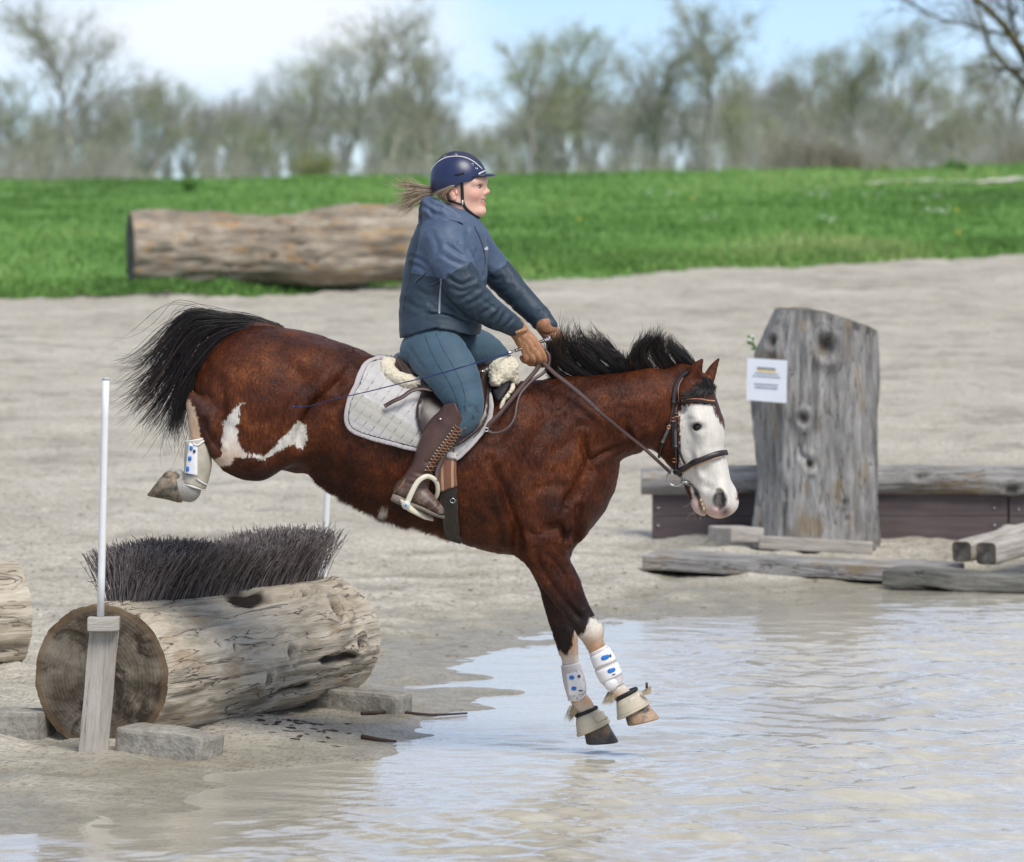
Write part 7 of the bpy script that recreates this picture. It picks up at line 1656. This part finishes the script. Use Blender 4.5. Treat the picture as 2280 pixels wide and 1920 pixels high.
def scut2(V, L):
    V = V.copy(); a = 1 if YAX else 2; zw = (qx @ Vector((0, 0, 1))).x; sg = (1 if yw.x > 0 else -1) if YAX else (1 if zw > 0 else -1)
    s_ = V[..., a]*sg; h = V[..., 0]/L
    V[..., 0] -= 0.13*np.clip((h-0.4)/0.6, 0, 1)*np.clip((s_+0.10)/0.47, 0, 1.1)**1.7
    V[..., a] += sg*0.12*np.clip((h-0.80)/0.20, 0, 1)**1.3*np.clip((-s_-0.10)/0.26, 0, 1); return V
KA = math.atan2((qx.inverted() @ Vector((0.12,-1,0))).z, (qx.inverted() @ Vector((0.12,-1,0))).y)
def sprof(S_, A_): return 1.0+0.05*np.clip(0.25-S_, 0, 1)/0.25-0.04*np.sin(S_*3.1)+0.03*np.sin(A_*2+1)+0.02*np.sin(A_*5+S_*3)
stump = log_parts('timber_stump', (xm, Ds+CAM_Y, zb), (xm, Ds+CAM_Y, zt), 0.372, 0.375, M_GREYW, M_ENDG, 31, 'tall upright grey tree stump with a white notice', 'stump', 110, 150, 0.022, 5, sprof, rot={'knots': [(0.86,KA,0.085),(0.55,KA-0.35,0.05),(0.36,KA-0.25,0.045),(0.87,KA+1.0 if False else KA-0.95,0.05),(0.2,KA+0.3,0.03)]}, top_cut=scut2)
SB = None
# notice on the stump
def notice():
    Y = Ds+CAM_Y-0.44; c = [at(u, v, Y+dy) for u, v, dy in ((1664,797,0.03),(1753,803,-0.02),(1751,898,-0.02),(1662,891,0.03))]
    o = empty('paper_notice', c[3], 'white printed notice fixed to the left side of the stump', 'sign'); n = Vector((0.1,-1,0)).normalized()
    mesh('sheet', [tuple(p) for p in c]+[tuple(p-n*0.006) for p in c], [[3,2,1,0],[4,5,6,7],[0,1,5,4],[1,2,6,5],[2,3,7,6],[3,0,4,7]], plain('paper', (0.72,0.75,0.80), 0.5, 0.4, 0.04), o, False)
    def bar(name, x0, y0, x1, y1, material, lift):
        f = lambda x, y: tuple(c[0]*(1-x)*(1-y)+c[1]*x*(1-y)+c[2]*x*y+c[3]*(1-x)*y+n*lift)
        mesh(name, [f(x0, y0), f(x1, y0), f(x1, y1), f(x0, y1)], [[3,2,1,0]], material, o, False)
    ink = plain('ink', (0.10,0.12,0.20), 0.6); yel = plain('highlight', (0.75,0.55,0.10), 0.6)
    bar('highlight', 0.24, 0.26, 0.72, 0.30, yel, 0.0015)
    rg = np.random.default_rng(4)
    for (x0, x1, y, h) in [(0.25,0.71,0.20,0.045),(0.20,0.78,0.335,0.022),(0.14,0.84,0.405,0.022),(0.18,0.78,0.59,0.026),(0.20,0.77,0.665,0.03)]:
        x = x0
        while x < x1: wd_ = rg.uniform(0.02, 0.07); bar('print_line', x, y, min(x+wd_, x1), y+h, ink, 0.003); x += wd_+0.012
notice()
# small flower on the stump's edge
pl = empty('wall_plant', at(1682, 775, Ds+CAM_Y-0.2), 'small flowering weed on the left edge of the stump', 'plant')
rg = np.random.default_rng(6); st = []; lv = []
for i in range(9):
    e = at(1676-rg.uniform(-2, 12), 752+rg.uniform(-4, 26), Ds+CAM_Y-0.2+rg.normal(0, 0.03)); b = at(1684, 778, Ds+CAM_Y-0.2); st.append([tuple(b), tuple((b+e)/2+Vector((-0.01,0,0.01))), tuple(e)]); lv.append(e)
tubes('stem', np.array(st), 0.003, M_LEAFG, pl)
for i, e in enumerate(lv): ball('petal' if i < 4 else 'leaf', invW(e), (5.5,4.5,4), M_PETAL if i < 4 else M_LEAFG, pl, n=8)
# boards and timbers round the stump
Db = 34.35; Yb = Db+CAM_Y
m = Mt('brown_board'); p = m.obj; n = m.noise(m.scaled(p, (1, 12, 12)), 3, 4); M_BROWNB = m.bsdf(m.ramp(m.math('ADD', m.math('MULTIPLY', n, 0.6), m.math('MULTIPLY', m.noise(p, 3, 4), 0.4)), [(0.35, (0.075,0.055,0.055)), (0.65, (0.125,0.098,0.098))]), 0.7, m.bump(n, 0.25, 0.004), 0.35)
fence = empty('low_board_wall', at(1850, 1200, Yb), 'low wall of brown boards behind the stump', 'wall')
for (u0, u1) in ((1452, 2243), (2247, 2900)):
    for (v0, v1) in ((1092, 1148.6), (1149.6, 1208)):
        board('board', at(u0, (v0+v1)/2, Yb), at(u1, (v0+v1)/2, Yb), (v1-v0)/FPX*Db, 0.035, M_BROWNB, fence, 0.004, (0,1,0), 0.0015, u0+v0)
board('gap_backing', at(1458, 1150, Yb+0.04), at(2890, 1150, Yb+0.04), 0.26, 0.02, M_BROWNB, fence, 0.002)  # unseen board added so no light shows through the gaps
for (u, v) in [(2214,1131),(2214,1170),(2268,1135),(1466,1131),(1466,1170)]: c_ = at(u, v, Yb-0.02); rod('screw', [c_, c_+Vector((0,-0.006,0))], 0.008, M_METAL, fence, 8)
log_parts('top_rail', at(1428, 1071, Yb-0.02), at(2900, 1068, Yb-0.02), 0.082, 0.088, M_GREYW, M_ENDG, 41, 'long round rail lying on the brown boards behind the stump', 'rail', 120, 40, 0.006, 6)
def timber(label, a, b, Y0, Y1, w, h, seed, mat_=None, rough=0.012):
    o = board('timber_beam', at(*a, Y0), at(*b, Y1), w, h, mat_ or M_GREYW, None, 0.012, (0,0,1), rough, seed); props(o, label, 'timber'); return o
Yt = 31.6+CAM_Y
timber('long grey timber lying on the sand before the stump', (1450,1246), (2135,1277), Yt+0.35, Yt, 0.55, 0.085, 1)
timber('dark broken timber at the right edge next to the water', (1985,1280), (2420,1306), Yt-0.35, Yt-0.75, 0.34, 0.09, 2, wood_mat('dark_timber', (0.06,0.06,0.05), (0.15,0.145,0.125), (0.27,0.26,0.23), cr=0.7))
timber('thin plank leaning against the foot of the stump', (1690,1207), (1944,1220), Yt+0.95, Yt+0.90, 0.04, 0.075, 3, M_POST, 0.003)
timber('short timber offcut left of the stump foot', (1602,1190), (1676,1190), Yt+1.15, Yt+1.25, 0.28, 0.085, 4, M_POST, 0.006)
def pole(label, a, b, Y0, Y1, r, seed): log_parts('timber_pole', at(*a, Y0), at(*b, Y1), r, r*1.02, M_POST, M_ENDG, seed, label, 'pole', 50, 40, 0.006, 2, lambda S_, A_: 1/np.maximum((np.abs(np.cos(A_))**5+np.abs(np.sin(A_))**5)**0.2, 0.8)*0.92)
pole('rear one of two square poles resting on the timber at right', (2141,1229), (2440,1150), Yt-0.1, Yt+1.7, 0.062, 5)
pole('front one of two square poles resting on the timber at right', (2196,1233), (2500,1160), Yt-0.25, Yt+1.5, 0.066, 6)
# debris ------------------------------------------------------------------
M_BARKC = plain('bark_chip', (0.07,0.05,0.04), 0.9, 0.2, 0.5, 20)
def stick(label, pts, r, Y=None):
    P = [Vector((*px_ground(u, v), 0.02)) for u, v in pts]; P = [Vector((p_.x, p_.y, max(gz_at(p_.x, p_.y), 0.0)+r*0.8)) for p_ in P]
    o = rod('stick', P, np.linspace(r, r*0.5, len(P)), M_BARKC, None, 6, 3); props(o, label, 'stick')
stick('thin brown stick on the wet sand right of the far block', [(806,1606),(880,1598),(960,1597),(1040,1592)], 0.009)
stick('short brown stick floating at the water edge', [(806,1656),(845,1658),(882,1656)], 0.011)
def chips(name, cnt, cu, cv, su, sv, size, material, label, cat, seed):
    rg = np.random.default_rng(seed); V, F = [], []
    for i in range(cnt):
        x, y = px_ground(rg.normal(cu, su) if su < 400 else rg.uniform(cu-su, cu+su), rg.normal(cv, sv) if su < 400 else rg.uniform(cv-sv, cv+sv)); z = gz_at(x, y)
        if z < -0.01: continue
        l, w_, h = size*rg.uniform(0.4, 1.4), size*rg.uniform(0.15, 0.4)*(1 if su < 400 else 2), size*rg.uniform(0.1, 0.3); a = rg.uniform(0, 6.28); n0 = len(V)
        for (sx, sy, sz_) in [(-1,-1,0),(1,-1,0),(1,1,0),(-1,1,0),(-0.7,-0.6,1),(0.6,-0.7,1),(0.7,0.6,1),(-0.6,0.7,1)]:
            px_, py_ = sx*l*rg.uniform(0.7, 1), sy*w_*rg.uniform(0.7, 1); V.append((x+px_*math.cos(a)-py_*math.sin(a), y+px_*math.sin(a)+py_*math.cos(a), z-0.002+sz_*h))
        F += [[n0+q for q in f] for f in ([4,5,6,7],[0,1,5,4],[1,2,6,5],[2,3,7,6],[3,0,4,7])]
    props(mesh(name, V, F, material, None, False), label, cat, kind='stuff')
chips('bark_litter', 42, 665, 1646, 50, 13, 0.028, M_BARKC, 'dark bark scraps on the wet sand beside the log', 'bark litter', 1)
chips('pebbles', 1600, 300, 1560, 900, 240, 0.010, M_CONC, 'small stones scattered over the sand', 'pebbles', 2)
chips('clods', 2600, 1200, 1150, 1300, 330, 0.017, plain('clod', (0.20,0.17,0.13), 0.95, 0.2, 0.3, 20), 'small dark clods scattered over the arena', 'clods', 3)
